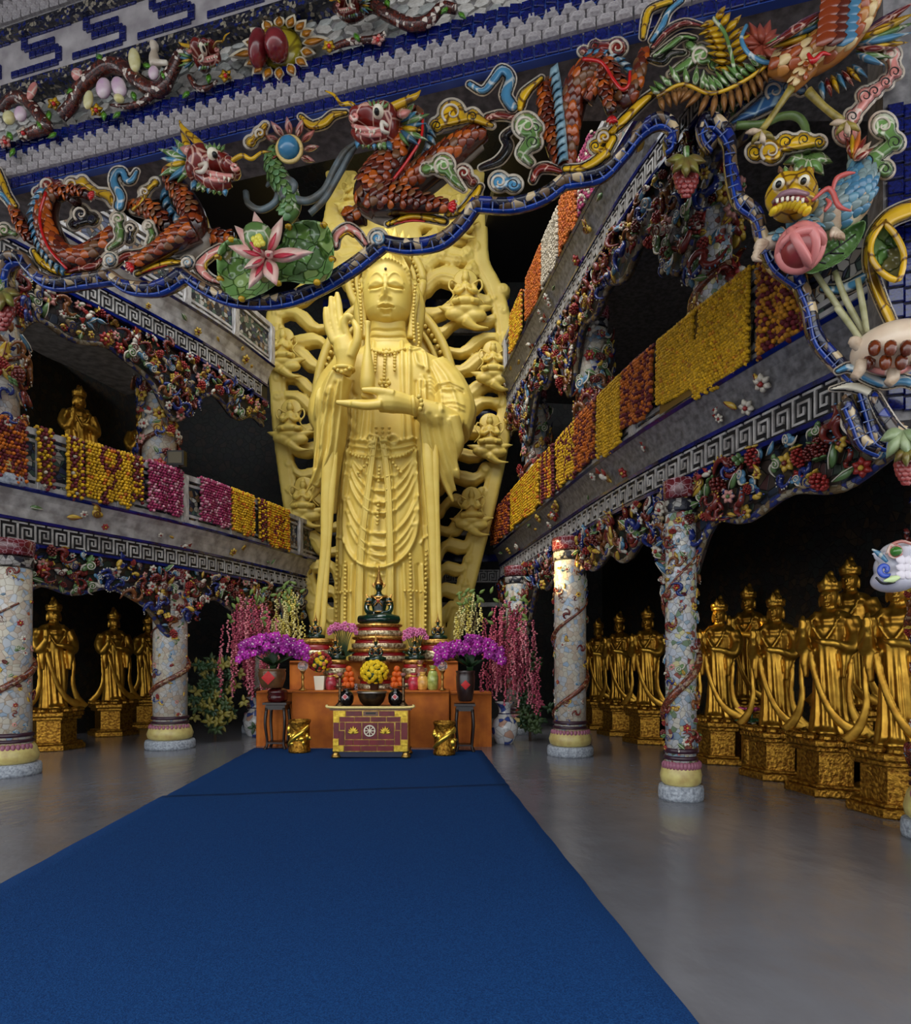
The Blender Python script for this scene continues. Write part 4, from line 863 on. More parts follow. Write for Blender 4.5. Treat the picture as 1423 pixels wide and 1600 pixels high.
def fern(lab, spine, mat, ln, wd, side, core, d, n=13, nm='plume'):
    t = thing(nm, lab, 'plume', PF(spine[0][0], spine[0][1], d)); Q = cr2(spine, 6)
    MB().tube([PF(x, y, d+.08) for x, y in Q], 2.6*pm(1120), 7, up=PN, res=1).build('spine', core, t)
    L = np.concatenate([[0], np.cumsum(np.hypot(*np.diff(Q, axis=0).T))])
    for i in range(n):
        l = (i+.5)*L[-1]/n; x, y = np.interp(l, L, Q[:,0]), np.interp(l, L, Q[:,1]); x2, y2 = np.interp(l+3, L, Q[:,0]), np.interp(l+3, L, Q[:,1]); a = math.atan2(y2-y, x2-x)
        for sd in side: leafp(t, 'barb', x, y, a+sd*1.25, ln*(.75+.35*math.sin(math.pi*(i+.5)/n))*random.uniform(.85,1.1), wd, mat if sd > 0 else M('barb_brown', (140,96,52), .35) if mat is GRN else mat, d+.01*(i % 3), .04)
    return t
fern('green fern-like tail plume with a yellow spine trailing left from the phoenix', [(1206,96),(1160,128),(1112,146),(1066,132),(1026,152)], GRN, 34, 5.5, (-1, 1), YEL, .24, 17)
fern('yellow spiky plume with a green stem left of the phoenix wing', [(1148,116),(1142,84),(1132,52),(1114,28)], YEL, 36, 6, (-1, 1), GRN, .2, 8)
t = thing('feather_crest', 'rust-red round crest of feathers between the plume and the phoenix wing', 'crest', PF(1190, 76, .2))
for k in range(16): leafp(t, 'feather', 1190, 70, k*.42, 42-7*(k % 2), 8, M('feather_rust', (156,74,56), .35), .16+.02*(k % 3), .05)
MB().tube([PF(x, y, .34) for x, y in [(1166,40),(1158,60),(1168,82),(1190,96),(1206,98)]], 3*pm(1180), 7, up=PN).build('blue_band', LBL, t)
tag(MB().tube([PF(x, y, .2) for x, y in [(1150,196),(1190,194),(1220,182),(1244,182),(1258,200),(1260,240)]], 5.5*pm(1220), 9, up=PN).build('vine_stem', M('stem_green', (96,120,62), .35, 0, 'noise', (70,90,44), 9, .2)), 'bent green vine stem under the phoenix legs', 'stem')
t = thing('leaf_bud', 'green folded leaf bud hanging from the vine above the fish-tailed lion', 'bud', PF(1264, 280, .2))
for k in range(5): leafp(t, 'leaf', 1262, 242, .3+k*.62, 42, 11, GRN, .18+.04*math.sin(k*.8), .07)
# ------------------------------------------------ fish-tailed lion, ball, leaf
t = thing('fish_lion', 'blue-scaled fish-tailed lion with yellow grinning face at the right of the arch', 'lion', PF(1270, 400, .3))
body(t, [(1232,352,.24,28),(1262,342,.28,34),(1296,338,.3,36),(1326,316,.28,33),(1342,286,.24,24),(1340,258,.2,15),(1336,240,.18,9)], SCB, CRM, 13, 'body', 2.2)
body(t, [(1250,352,.38,15),(1268,362,.4,15),(1274,380,.4,11)], SCB, CRM, 11, 'shoulder'); body(t, [(1224,366,.36,12),(1208,376,.36,11),(1196,382,.36,8)], SCB, CRM, 11, 'arm')
m = pm(1235); mb = MB(); mb.ell(PF(1236,306,.42), (36*m,.16,24*m), 18, 10, Matrix.Rotation(.25, 3, 'Y') @ Matrix.Identity(3)); mb.ell(PF(1242,324,.48), (32*m,.13,13*m), 16, 9); mb.ell(PF(1218,286,.46), (11*m,.1,10*m), 10, 8); mb.ell(PF(1254,280,.46), (12*m,.1,11*m), 10, 8); mb.ell(PF(1236,304,.56), (12*m,.08,8*m), 10, 8)
V, F = smooth_remesh(mb, .02, 3); hd = mesh_from('face', V, F, YEL, None, True, t)
for x, y in ((1216,288),(1255,283)):
    MB().ell(PF(x, y, .56), (8*m,.04,7*m), 12, 8).build('eye', IVO, hd); MB().ell(PF(x, y, .60), (4*m,.02,4.5*m), 10, 6).build('pupil', BLK, hd)
MB().tube([PF(1208,316,.56), PF(1222,304,.64), PF(1240,300,.66), PF(1262,304,.58)], [3*m,4*m,4*m,3*m], 8, up=PN).build('upper_lip', M('lip_mauve', (150,110,120), .3), hd)
MB().tube([PF(1208,324,.55), PF(1226,312,.62), PF(1246,309,.62), PF(1264,314,.55)], [4*m,6*m,6*m,3*m], 8, .7, up=PN).build('mouth', M('mouth_red', (120,30,30), .3), hd)
for k in range(8): MB().ell(PF(1208+k*7.5, 330-10*math.sin(k*.45), .6), (5*m,.04,5*m), 8, 6).build('beard_curl', M('beard_yellow', (238,200,40), .25), hd)
for k in range(6): MB().tube([PF(1214+k*8, 313-5*math.sin(.4+k*.45), .66), PF(1214+k*8, 319-5*math.sin(.4+k*.45), .66)], [2.4*m,1.6*m], 6, res=1).build('tooth', IVO, hd)
for k in range(7): leafp(t, 'crest', 1222+k*7, 274, -1.9+k*.14, 16, 5, GRN if k % 2 else M('crest_brown', (120,84,60), .4), .4, .04)
for k in range(6): leafp(t, 'tail_fin', 1334, 252, -1.9+k*.26, 50-4*abs(k-2), 6, (MAR, YEL, M('fin_orange', (210,110,50), .3), MAR, CRM, MAR)[k], .24+.02*k, .04)
for pts in ([(1268,314),(1290,296),(1300,300),(1310,322),(1330,330)], [(1300,300),(1306,280),(1322,272),(1336,270)], [(1288,330),(1296,318),(1290,310)]): MB().tube([PF(x, y, .56) for x, y in pts], [2*m]+[3.4*m]*(len(pts)-2)+[1*m], 7, up=PN).build('flame_curl', M('curl_rose', (196,90,84), .3), t)
for k in range(5): MB().tube([PF(1198,380,.4), PF(1186-k*2,378+k*6,.46), PF(1178+k*3,388+k*5,.42)], [4*m,4.5*m,1.5*m], 7, up=PN).build('toe', CRM, t)
for k in range(4): MB().tube([PF(1302,358,.4), PF(1300+k*5,366+k,.46), PF(1298+k*7,376,.42)], [4*m,4*m,1*m], 7, up=PN).build('toe', CRM, t)
t = thing('ball', 'maroon brocade ball with pink bands under the lion paw', 'ball', PF(1250, 414, .45))
MB().ell(PF(1250,388,.46), 27*pm(1250), 22, 14).build('core', M('ball_maroon', (140,52,50), .25, coat=.3), t)
c0 = PF(1250,388,.46); r0 = 27*pm(1250)
for k, ax in enumerate(((.3,.9,.3),(.9,.2,.35),(.1,.3,.95),(.7,-.6,.4))):
    A = Vector(ax).normalized(); B = A.orthogonal().normalized(); C = A.cross(B)
    MB().tube([c0+(B*math.cos(a)+C*math.sin(a))*r0*1.0 for a in np.linspace(0, 2*math.pi, 25)], .03, 6, res=1).build('band', M('band_pink', (214,130,126), .3), t)
t = thing('lily_leaf', 'green veined lily leaf beneath the fish-tailed lion', 'leaf', PF(1300, 420, .2))
leaf_relief(t, cr2([(1246,420),(1270,392),(1300,372),(1334,350),(1352,346),(1346,372),(1326,400),(1296,418),(1266,428),(1246,420)], 4), M('leaf_green_plain', (112,150,84), .2, 0, 'noise', (90,126,66), 6, .05, .4), .3, .05, 4)
mb = MB()
for pts in ([(1252,418),(1284,402),(1312,384),(1336,366)], [(1284,402),(1280,388)], [(1296,396),(1318,396)], [(1312,384),(1310,370)], [(1272,408),(1290,412)]): mb.tube([PF(x, y, .36) for x, y in pts], 1.2*m, 5, res=2, up=PN)
mb.build('vein', BLK, t)['kind'] = 'stuff'
t = thing('leaf_cup', 'green cupped leaf with yellow edge in front of the yellow segmented stem', 'leaf', PF(1385, 440, .4))
pc = cr2([(1380,346),(1400,370),(1412,400),(1404,436),(1380,428),(1362,404),(1362,376),(1380,346)], 4); leaf_relief(t, pc, LEAFM, .34, .05, 5)
MB().tube([PF(x, y, .44) for x, y in pc], 4*m, 8, res=1, up=PN).build('edge', YEL, t)
for k, (pts, lab) in enumerate((([(1272,424),(1300,466),(1346,532)], 'first pale reed stem above the turtle, under the ball'), ([(1304,424),(1322,470),(1352,524)], 'second pale reed stem above the turtle'), ([(1340,436),(1348,480),(1354,520)], 'third pale reed stem above the turtle, nearest the yellow stem'), ([(1306,480),(1324,502),(1346,534)], 'short thin reed stem low above the turtle'))):
    tag(MB().tube([PF(x, y, .2+.04*k) for x, y in pts], [4*m,4.4*m,4*m], 8, up=PN).build('reed_stem', M('reed_pale', (186,180,140), .4, 0, 'noise', (150,146,100), 9, .1)), lab, 'stem')
# ------------------------------------------------ turtle, waves, fish head
t = thing('turtle', 'cream ceramic turtle with brown-spotted shell above blue waves', 'turtle', PF(1390, 596, .3))
mb = MB().ell(PF(1396,546,.34), (54*m,.24,34*m), 26, 14); V, F = smooth_remesh(mb, .02, 2); mesh_from('shell', V, F, M('shell_cream', (236,216,190), .3, 0, 'noise', (224,196,168), 5, .05, .2), None, True, t)
for j in range(3):
    for i in range(4):
        x = 1358+i*25+(j % 2)*8; y = 522+j*22; u_, v_ = (x-1396)/54, (y-546)/34
        if u_*u_+v_*v_ < .85: MB().ell(PF(x, y, .34+.24*math.sqrt(1-u_*u_-v_*v_)), (9*m,.035,11*m), 6, 6).build('spot', BRN, t)
MB().tube([PF(x, y, .4) for x, y in [(1344,568),(1370,580),(1400,582),(1430,570)]], [4*m]*4, 8, up=PN).build('shell_edge', PNK, t)
for pts in ([(1346,564),(1342,580),(1334,590)], [(1396,578),(1394,592),(1386,600)]): MB().tube([PF(x, y, .44) for x, y in pts], [8*m,8*m,6*m], 9, up=PN).build('leg', CRM, t)
MB().tube([PF(1348,546,.4), PF(1334,534,.42), PF(1326,532,.42)], [7*m,8*m,4*m], 9, up=PN).build('head', CRM, t)
ribbon('sky-blue wave under the turtle', [(1308,580),(1328,574),(1352,588),(1380,598),(1410,594),(1440,604)], [4,7,9,9,9,9], LBL, .26)
ribbon('white pointed fin below the turtle wave', [(1298,608),(1330,604),(1356,612),(1372,626)], [2,8,9,5], IVO, .2)
ribbon('large white and blue scroll below the fin at the right edge', [(1366,620),(1382,650),(1402,676),(1430,690)], [10,12,12,10], MOB, .24)
cloud('red ceramic medallion behind the blue scroll at the right edge', [(1334,660,18)], MAR, None, .0)
t = thing('leaf_spray', 'pair of pale green leaves over the pink cone at the right edge', 'leaf', PF(1400, 700, .3))
for a, ln in ((2.1,52),(1.4,46),(.6,40),(2.7,40)): leafp(t, 'leaf', 1410, 672, a, ln, 11, M('leaf_pale', (170,180,140), .3, 0, 'noise', (120,140,96), 6), .5, .05)
FSC = scale_mesh('scale', M('scale_pearl', (214,206,214), .25, coat=.3)); t = thing('fish_bracket', 'white ceramic fish head with green eye and blue curled lip at the right edge', 'fish', PF(1410, 930, .3))
mb = MB(); mb.ell(PF(1412,884,.34), (34*m,.2,30*m), 16, 10); mb.ell(PF(1396,906,.38), (26*m,.16,18*m), 14, 9); mb.ell(PF(1400,862,.36), (16*m,.14,14*m), 12, 8); mb.tube([PF(1384,874,.4), PF(1370,868,.4), PF(1362,862,.38)], [9*m,6*m,2*m], 9, up=PN)
V, F = smooth_remesh(mb, .018, 3); mesh_from('head', V, F, M('fish_white', (226,222,226), .25, 0, 'noise', (190,190,210), 6, .05, .3), None, True, t)
body(t, [(1420,884,.3,26),(1446,866,.26,27),(1476,836,.2,24),(1504,800,.12,18),(1530,764,.0,10)], [FSC, SCB[1]], WHT, 15, 'body', 2.2)
MB().ell(PF(1398,862,.50), (7*m,.05,7*m), 12, 8).build('eye', M('eye_green', (60,120,40), .1, coat=.5), t); MB().tube([PF(1398+10*math.cos(a), 862+10*math.sin(a), .50) for a in np.linspace(0,2*math.pi,19)], 2*m, 6, res=1, up=PN).build('eye_ring', PNK, t)
MB().tube([PF(x, y, .5) for x, y in curl(1382, 890, 11, 1.2, .6)], [.6*m]+[3.4*m]*12+[2*m,.6*m], 8, .7, up=PN, res=2).build('blue_lip', M('lip_cobalt', (60,86,180), .2), t); MB().tube([PF(x, y, .53) for x, y in [(1380,908),(1394,905),(1408,900)]], [1*m,5*m,2*m], 8, .5, up=PN).build('green_lip', M('lip_lime', (200,218,160), .25), t)
MB().tube([PF(x, y, .5) for x, y in [(1384,866),(1392,852),(1408,846),(1424,850)]], [1*m,2.4*m,2.4*m,2*m], 7, up=PN).build('brow', PNK, t)
MB().tube([PF(x, y, .5) for x, y in [(1362,858),(1374,866),(1386,878)]], [1*m,4*m,2*m], 7, .6, up=PN).build('beak', LBL, t)
for kk in range(9): inst('scale', FSC, Matrix.Translation(PF(1408+(kk % 3)*10, 876+(kk//3)*11, .53)) @ ROT_P @ Matrix.Rotation(.5, 4, 'Z') @ Matrix.Diagonal((.05,.055,.03,1)), t)
MB().tube([PF(x, y, .5) for x, y in [(1368,902),(1380,912),(1400,908),(1416,894),(1424,896)]], [1.6*m]*5, 6, up=PN).build('mouth_line', BLK, t)
# ------------------------------------------------ peach panel: branch dragons, peaches, medallion
def branch(lab, pts, r, d=.17):
    t = thing('branch_dragon', lab, 'branch', PF(pts[0][0], pts[0][1], d))
    BR = M('branch_brown', (96,40,28), .25, 0, 'mosaic', [(90,34,22),(110,50,34),(70,26,18),(220,205,190),(84,32,24),(60,24,18)], 30, .4, .3)
    MB().tube([PF(x, y, d) for x, y in pts], [r*pm(x)*(.5+.5*math.sin(math.pi*(.15+.8*i/len(pts)))) for i, (x, y) in enumerate(pts)], 9, up=PN, res=5).build('trunk', BR, t); return t, BR
t, BR = branch('brown and white branch-bodied dragon on the stone panel, left of the peach medallion', [(96,182),(112,164),(124,140),(142,122),(168,104),(192,106),(214,126),(238,140),(254,138),(268,112),(282,88),(296,78)], 11)
MB().tube([PF(x, y, .17) for x, y in [(240,142),(226,158),(200,166),(172,164)]], [6*pm(200),5*pm(200),4*pm(200),1.5*pm(200)], 8, up=PN).build('twig', BR, t)
MB().tube([PF(x, y, .17) for x, y in [(296,120),(306,136),(322,138),(340,126)]], [4*pm(300)]*3+[1.5*pm(300)], 8, up=PN).build('twig', BR, t)
dragon_head(t, 318, 84, 1, .7, .16, -.3)
t2, BR = branch('brown and white knotted branch on the stone panel at the left edge', [(2,172),(16,156),(34,152),(50,166),(62,182),(74,198),(54,206),(34,214)], 9)
t3, BR = branch('brown and white branch-bodied dragon at the top, right of the peach medallion', [(524,12),(548,28),(580,10),(604,22),(640,38),(668,34),(690,12),(712,14)], 9)
dragon_head(t3, 546, 6, -1, .6, .16, .1)
t4, BR = branch('thin flowering brown twig below the right-hand branch dragon', [(512,78),(536,68),(560,64),(590,60),(602,52)], 5)
PCH = M('peach_pale', (228,218,208), .25, 0, 'noise', (206,160,196), 6, .05, .3, mix=.5); PCY = M('peach_yellow', (200,184,90), .25, 0, 'noise', (226,220,180), 6, .05, .3); PCR = M('peach_red', (140,44,48), .18, 0, 'noise', (100,24,30), 6, .05, .5)
def fruit(lab, x, y, rx, ry, mat, tilt=.2, d=.22):
    k = pm(x); mb = MB(); mb.ell(PF(x, y, d), (rx*k, rx*k*.7, ry*k), 14, 10, Matrix.Rotation(tilt, 3, 'Y')); tag(mb.build('peach', mat), lab, 'peach', 'ceramic peaches on the stone panel')
for a in [('pale peach with purple blush, left of the pair under the branch dragon', 162, 138, 11, 15, PCH), ('pale peach with purple blush, right of the pair under the branch dragon', 186, 136, 11, 15, PCH, -.3), ('yellow-green peach on the left branch dragon shoulder', 138, 156, 7, 14, PCY), ('tall yellow peach above the left branch dragon back', 210, 94, 9, 18, PCY, -.1), ('small yellow fruit under the two pale peaches', 186, 154, 8, 6, PCY), ('dusty pink bud on top of the left branch dragon', 121, 117, 9, 9, PNK),
          ('slender pink bud at the left end of the stone panel', 50, 142, 6, 14, PNK, .4), ('cream fruit beside the left knotted branch', 14, 184, 9, 10, PCY), ('blue-cream fruit beside the left knotted branch', 32, 178, 9, 11, PCH), ('pale bud behind the branch dragon neck', 240, 114, 8, 10, PCH)]: fruit(*a)
t = thing('leaf_scatter', 'small green ceramic leaves scattered over the stone panel', 'leaves', PF(200, 150, .05))
for x, y, a in [(154,88,.8),(208,148,1.2),(162,178,1.5),(184,178,2.4),(254,116,1.3),(292,146,2.3),(326,120,1.6),(228,102,.4),(112,140,2.4),(14,210,1),(20,236,2),(60,194,1),(84,210,2.6),(76,178,1.4),(556,56,1),(720,22,.8),(696,14,2.3),(604,2,1.2)]: leafp(t, 'leaf', x-6*math.cos(a), y-6*math.sin(a), a, 18, 5, M('leaf_bright', (80,140,30), .2, coat=.3), .18, .05)
t = thing('figurine', 'small white figurine sitting on the ledge above the branch dragon', 'figurine', PF(241, 104, .05))
mb = MB(); mb.ell(PF(241,72,.2), (7*pm(241),.055,7.5*pm(241)), 10, 8); mb.tube([PF(241,78,.2), PF(241,90,.2), PF(243,104,.2)], [4*pm(241),8*pm(241),9*pm(241)], 10, up=PN); mb.tube([PF(244,98,.22), PF(262,98,.24)], [5*pm(241),4*pm(241)], 8, res=1)
V, F = smooth_remesh(mb, .016, 3); mesh_from('body', V, F, WHT, None, True, t)
for k, (x, y) in enumerate([(84,162),(36,208),(8,222),(352,118),(514,72),(590,62),(150,172)]):
    lab = ['red-dotted yellow blossom on the left branch dragon tail', 'white blossom with pink heart low on the stone panel', 'pink blossom at the left edge of the stone panel', 'yellow blossom right of the left branch dragon jaw', 'yellow blossom at the tip of the thin twig', 'pink blossom on the thin brown twig', 'tiny orange blossom under the left branch dragon'][k]
    tb = thing('blossom', lab, 'blossom', PF(x, y, .05), 'ceramic blossoms on the stone panel')
    for j in range(5): leafp(tb, 'petal', x, y, j*1.257+k, 12, 5, (YEL, WHT, PNK, YEL, YEL, PNK, YEL)[k], .16, .04)
    MB().ell(PF(x, y, .22), 3*pm(x), 8, 6).build('centre', RED, tb)
t = thing('medallion', 'yellow medallion with two dark red peaches ringed by amber petals', 'medallion', PF(432, 120, .05))
k = pm(432); MB().ell(PF(437,74,.06), (36*k,.08,33*k), 22, 12, Matrix.Rotation(.3, 3, 'Y')).build('yellow_disc', M('disc_yellow', (206,190,50), .2, 0, 'crack', (150,130,30), 5, .2, .4), t)
for i in range(16):
    a = i*2*math.pi/16; ex = 50*math.cos(a); ey = 42*math.sin(a)-9*math.cos(a)
    pt = leafp(t, 'petal', 436+ex*.7, 74+ey*.7, math.atan2(ey, ex), 26 if i % 8 else 46, 9, IVO, .1, .03); leafp(pt, 'amber_inlay', 436+ex*.76, 74+ey*.76, math.atan2(ey, ex), 18 if i % 8 else 34, 6, M('amber', (176,112,20), .15, coat=.5), .15, .03)
for i, (x, y, rx, ry) in enumerate(((404,76,14,26),(432,71,18,20))): MB().ell(PF(x, y, .22), (rx*k,.12,ry*k), 16, 11, Matrix.Rotation(.25, 3, 'Y')).build('peach', PCR, t)
# ================================================================ great standing statue
SS = .014
def SP(x, y, h=0.): return Vector(((x-CX)*SS, 14.7-h, CAMZ+(HOR-y)*SS))
def SPa(x, y, h): x = np.asarray(x, float); return np.stack([(x-CX)*SS, 14.7-(np.asarray(h, float)+0*x), CAMZ+(HOR-np.asarray(y, float))*SS], -1)
st = thing('standing_statue', 'towering cream-yellow robed statue, one hand raised, the other holding a slim vase', 'statue', SP(602, 1060, .2))
def loft(prof, nu, nv, strokes, pw=2.4, fw=.55):
    """closed surface through ellipses (y, cx, half width px, half depth m, forward m); strokes (pts, amplitude, width px) raise or sink its front"""
    P = np.array(prof, float); ys = np.linspace(P[0,0], P[-1,0], nv)
    def it(k):
        # smooth interpolation
        t = np.interp(ys, P[:,0], np.arange(len(P))); Q, _ = crom(P[:, [k, k]], np.zeros(len(P)), 10); return np.interp(t, np.linspace(0, len(P)-1, len(Q)), Q[:,0])
    cx, a, b, fwd = it(1), it(2), it(3), it(4)
    th = np.linspace(0, 2*np.pi, nu, endpoint=False); th = th+0*th
    c, s = np.cos(th), np.sin(th); cs = np.sign(c)*np.abs(c)**(2/pw); sn = np.sign(s)*np.abs(s)**(2/pw)
    X = cx[:, None]+a[:, None]*cs; Y = ys[:, None]+0*X; Hh = fwd[:, None]+b[:, None]*sn
    front = np.clip(sn*1.6, 0, 1)[None, :]; disp = np.zeros_like(X)
    for pts, amp, wd in strokes:
        Q = cr2(pts, 5) if len(pts) > 2 else np.array(pts, float); amp_ = amp
        disp += 1.0*amp_*ridge(X, Y, [Q], wd)*(front if amp > 0 or True else 1)
    Hh = Hh+disp*np.maximum(sn[None, :], .35); X = X+disp/SS*.35*cs[None, :]
    V = SPa(X.ravel(), Y.ravel(), Hh.ravel()); F = []
    idx = np.arange(nu*nv).reshape(nv, nu); r = np.roll(idx, -1, 1)
    F = np.stack([idx[:-1].ravel(), idx[1:].ravel(), r[1:].ravel(), r[:-1].ravel()], -1).tolist()
    F += [idx[0].tolist(), idx[-1][::-1].tolist()]
    return V, F
K = []
# apron outline and its hanging swags
K += [([(543,706),(538,770),(537,825),(546,862),(566,884),(592,890),(618,884),(640,862),(652,825),(653,770),(650,706)], .10, 3.2)]
for i, (yl, yb, xa, xb) in enumerate([(706,752,546,650),(714,772,546,650),(728,790,545,650),(744,806,544,651),(778,838,542,652),(800,858,543,651),(822,872,546,648)]):
    K += [([(xa,yl),(xa+14,yl+(yb-yl)*.55),(xa+34,yb-4),(598,yb),(xb-34,yb-4),(xb-14,yl+(yb-yl)*.55),(xb,yl)], .07, 3.0)]
    K += [([(xa+4,yl+5),(xa+20,yl+(yb-yl)*.62),(598,yb+6),(xb-20,yl+(yb-yl)*.62),(xb-4,yl+5)], -.04, 2.5)]
# two sashes and the middle panel
for pts in ([(585,692),(578,774),(567,880),(563,1000)], [(602,692),(610,774),(612,880),(612,1000)]):
    P = np.array(pts, float); 
    for dx, am in ((-4.5,.07),(0,.06),(4.5,.07),(-8.5,-.05),(8.5,-.05)): K += [(P+[dx,0], am, 2.3)]
for y in (852,862,874,890,900): K += [([(580,y),(590,y+4),(604,y)], .03, 1.8)]
# pleats of the lower robe, outer robe edges
for x, am in ((520,.06),(527,-.05),(533,.05),(549,.05),(555,-.05),(586,.05),(592,-.06),(600,.05),(628,-.05),(634,.05),(648,.05),(656,-.05),(662,.06),(670,-.04),(676,.07),(682,-.05)):
    K += [([(x+(2 if x < 600 else -2),884),(x,940),(x,1040)], am, 2.2)]
for pts in ([(540,600),(533,680),(526,760),(522,860),(519,1040)], [(664,600),(664,680),(668,760),(678,860),(684,1040)], [(546,600),(540,700),(530,800),(528,900)], [(656,600),(657,700),(664,800),(672,900)], [(552,630),(548,700),(536,780)], [(653,660),(660,740),(668,820)]): K += [(pts, .09, 3.)]; K += [(np.array(pts)+[4.5 if pts[0][0] < 600 else -4.5, 0], -.06, 2.6)]
K += [([(522,836),(536,842),(540,850)], .06, 2), ([(676,836),(664,840),(658,850)], .06, 2)]
# breast: lapels, collar, belt, belt bow
for pts in ([(572,524),(574,580),(572,640),(566,690)], [(638,524),(640,580),(640,640),(644,690)], [(582,528),(584,600),(580,690)], [(627,528),(630,600),(632,690)]): K += [(pts, .07, 2.6)]
K += [([(586,546),(594,551),(604,552),(614,551),(624,546)], .04, 2)]
for y in (690, 700, 712): K += [([(546,y-2),(575,y+5),(600,y+7),(625,y+5),(650,y-2)], .06, 2.6)]
K += [([(572,694),(580,686),(592,690),(600,697),(608,690),(616,686),(624,694),(618,701),(604,698),(588,700),(576,701)], .06, 2.4)]
for pts in ([(640,548),(656,540),(664,552),(668,580)], [(648,552),(652,570),(660,576)], [(636,545),(648,536),(660,546)]): K += [(pts, .07, 2.6)]
for i in range(5): K += [([(672,590+i*6),(690,600+i*7),(706,602+i*7)], .04, 2)]
for i in range(4): K += [([(660,590+i*24),(664,606+i*24)], .05, 2.5), ([(545,610+i*20),(556,622+i*20)], -.04, 3)]
V, F = loft([(512,604,20,.28,.25),(528,604,38,.36,.22),(540,604,66,.44,.2),(554,605,90,.56,.2),(576,606,99,.66,.18),(620,606,99,.72,.16),(680,604,86,.78,.12),(722,602,83,.80,.1),(800,602,82,.86,.08),(880,602,84,.92,.05),(960,602,87,.95,.0),(1040,602,90,.95,0)], 260, 420, K)
mesh_from('robe', V, F, YST, None, True, st)
# neck with folds
V, F = loft([(486,604,28,.30,.34),(505,604,29,.30,.32),(520,604,33,.32,.28),(532,604,44,.36,.22)], 60, 40, [([(576,508),(604,513),(632,508)], -.05, 1.8), ([(576,519),(604,524),(632,519)], -.05, 1.8)]); mesh_from('neck', V, F, YST, None, True, st)
# head
HK = [([(604,440),(604,458),(604,468)], .06, 3.0), ([(604,464),(604,471)], .10, 4.2), ([(598,474),(599,474)], .05, 3), ([(610,474),(609,474)], .05, 3), ([(594,472),(593,476)], -.02, 2),
      ([(577,446),(583,437),(592,435),(600,444),(602,458)], .025, 1.8), ([(631,446),(625,437),(616,435),(608,444),(606,458)], .025, 1.8),
      ([(580,451),(589,448.5),(598,452)], .035, 3.6), ([(628,451),(619,448.5),(610,452)], .035, 3.6), ([(578,455),(588,456.5),(599,456.5)], -.07, 1.3), ([(630,455),(620,456.5),(609,456.5)], -.07, 1.3), ([(581,460),(590,462),(598,460)], .03, 2.4), ([(627,460),(618,462),(610,460)], .03, 2.4),
      ([(594,484.5),(600,482.5),(604,483.2),(608,482.5),(614,484.5)], .045, 1.9), ([(597,488.6),(604,490),(611,488.6)], .05, 2.0), ([(592,485.4),(604,486.4),(616,485.4)], -.05, 1.2), ([(598,497),(610,497)], .03, 4), ([(600,494),(608,494)], -.02, 2), ([(601,477),(602,480)], .02, 1.6), ([(607,477),(606,480)], .02, 1.6)]
hl = [(566,452),(570,434),(578,422),(590,416),(604,413),(618,416),(630,422),(638,434),(642,452)]
HK += [(hl, .05, 3.5)]
for i in range(23):
    t_ = i/22; q = cr2(hl, 6); a = q[int(t_*(len(q)-1))]; b = (604+(a[0]-604)*.35, 398+(a[1]-413)*.12); m_ = ((a[0]+b[0])/2+(a[0]-604)*.12, (a[1]+b[1])/2-4); HK += [([tuple(a), m_, b], .045, 1.5)]
V, F = loft([(390,604,8,.08,.35),(394,604,22,.28,.35),(402,604,31,.42,.36),(414,604,36,.50,.36),(430,604,38.5,.55,.36),(450,604,39,.56,.37),(468,604,38,.55,.37),(482,604,35,.52,.37),(491,604,29,.46,.36),(498,604,20,.36,.36),(503,604,8,.2,.36)], 220, 240, HK, 2.15)
hd = mesh_from('head', V, F, YST, None, True, st)
MB().ell(SP(604,430,.93), (.03,.02,.03), 10, 7).build('forehead_dot', M('dot_dark', (40,24,20), .4), hd)
for s in (-1, 1):
    mb = MB(); mb.tube([SP(604+s*39,438,.36), SP(604+s*43,448,.38), SP(604+s*41,470,.42), SP(604+s*39,495,.45), SP(604+s*37,520,.45)], [.07,.11,.09,.08,.10], 10, .7, res=5); mb.tube([SP(604+s*42,440,.46), SP(604+s*46,456,.42), SP(604+s*41,474,.48)], .035, 7, res=4); mb.build('ear', YST, hd)
    # hair locks falling behind the ears
    MB().tube([SP(604+s*30,425,.1), SP(604+s*44,455,.1), SP(604+s*44,490,.1), SP(604+s*40,530,.1), SP(604+s*46,560,.2)], [.25,.2,.16,.16,.1], 10, res=4).build('hair_lock', YST, hd)
# crown
mb = MB(); mb.lathe([(.44,0),(.5,.03),(.52,.10),(.47,.14),(.42,.2),(.5,.34),(.38,.55),(.2,.72),(.05,.85)], SP(604,402,.35), 28, 1, .9); cr = mb.build('crown', YST, st)
for k in range(9):
    a = math.pi+math.pi*(k+.5)/9; c = SP(604,400,.35)+Vector((.52*math.cos(a), .47*math.sin(a), .12)); MB().plate(petal_pts(math.pi/2, 0, .42, .09, 6), .04, lambda x, y, z, c=c, a=a: c+Vector((-math.sin(a)*x+math.cos(a)*z, math.cos(a)*x+math.sin(a)*z, y)), .05).build('crown_petal', YST, cr)
BEAD = bpy.data.meshes.new('bead'); _b = MB().ell((0,0,0), 1, 10, 7); BEAD.from_pydata(_b.v, [], _b.f); BEAD.materials.append(YST); BEAD.polygons.foreach_set('use_smooth', [True]*len(BEAD.polygons))
def beads(pts, h, r=.033, gap=5.2, parent=st, mapf=SP):
    Q = cr2(pts, 8) if len(pts) > 2 else np.array(pts, float); L = np.concatenate([[0], np.cumsum(np.hypot(*np.diff(Q, axis=0).T))]); n = max(1, int(L[-1]/gap))
    for i in range(n+1):
        l = L[-1]*i/n; x, y = np.interp(l, L, Q[:,0]), np.interp(l, L, Q[:,1]); hh = h(x, y) if callable(h) else h
        inst('bead', BEAD, Matrix.Translation(mapf(x, y, hh)) @ Matrix.Diagonal((r, r, r, 1)), parent)
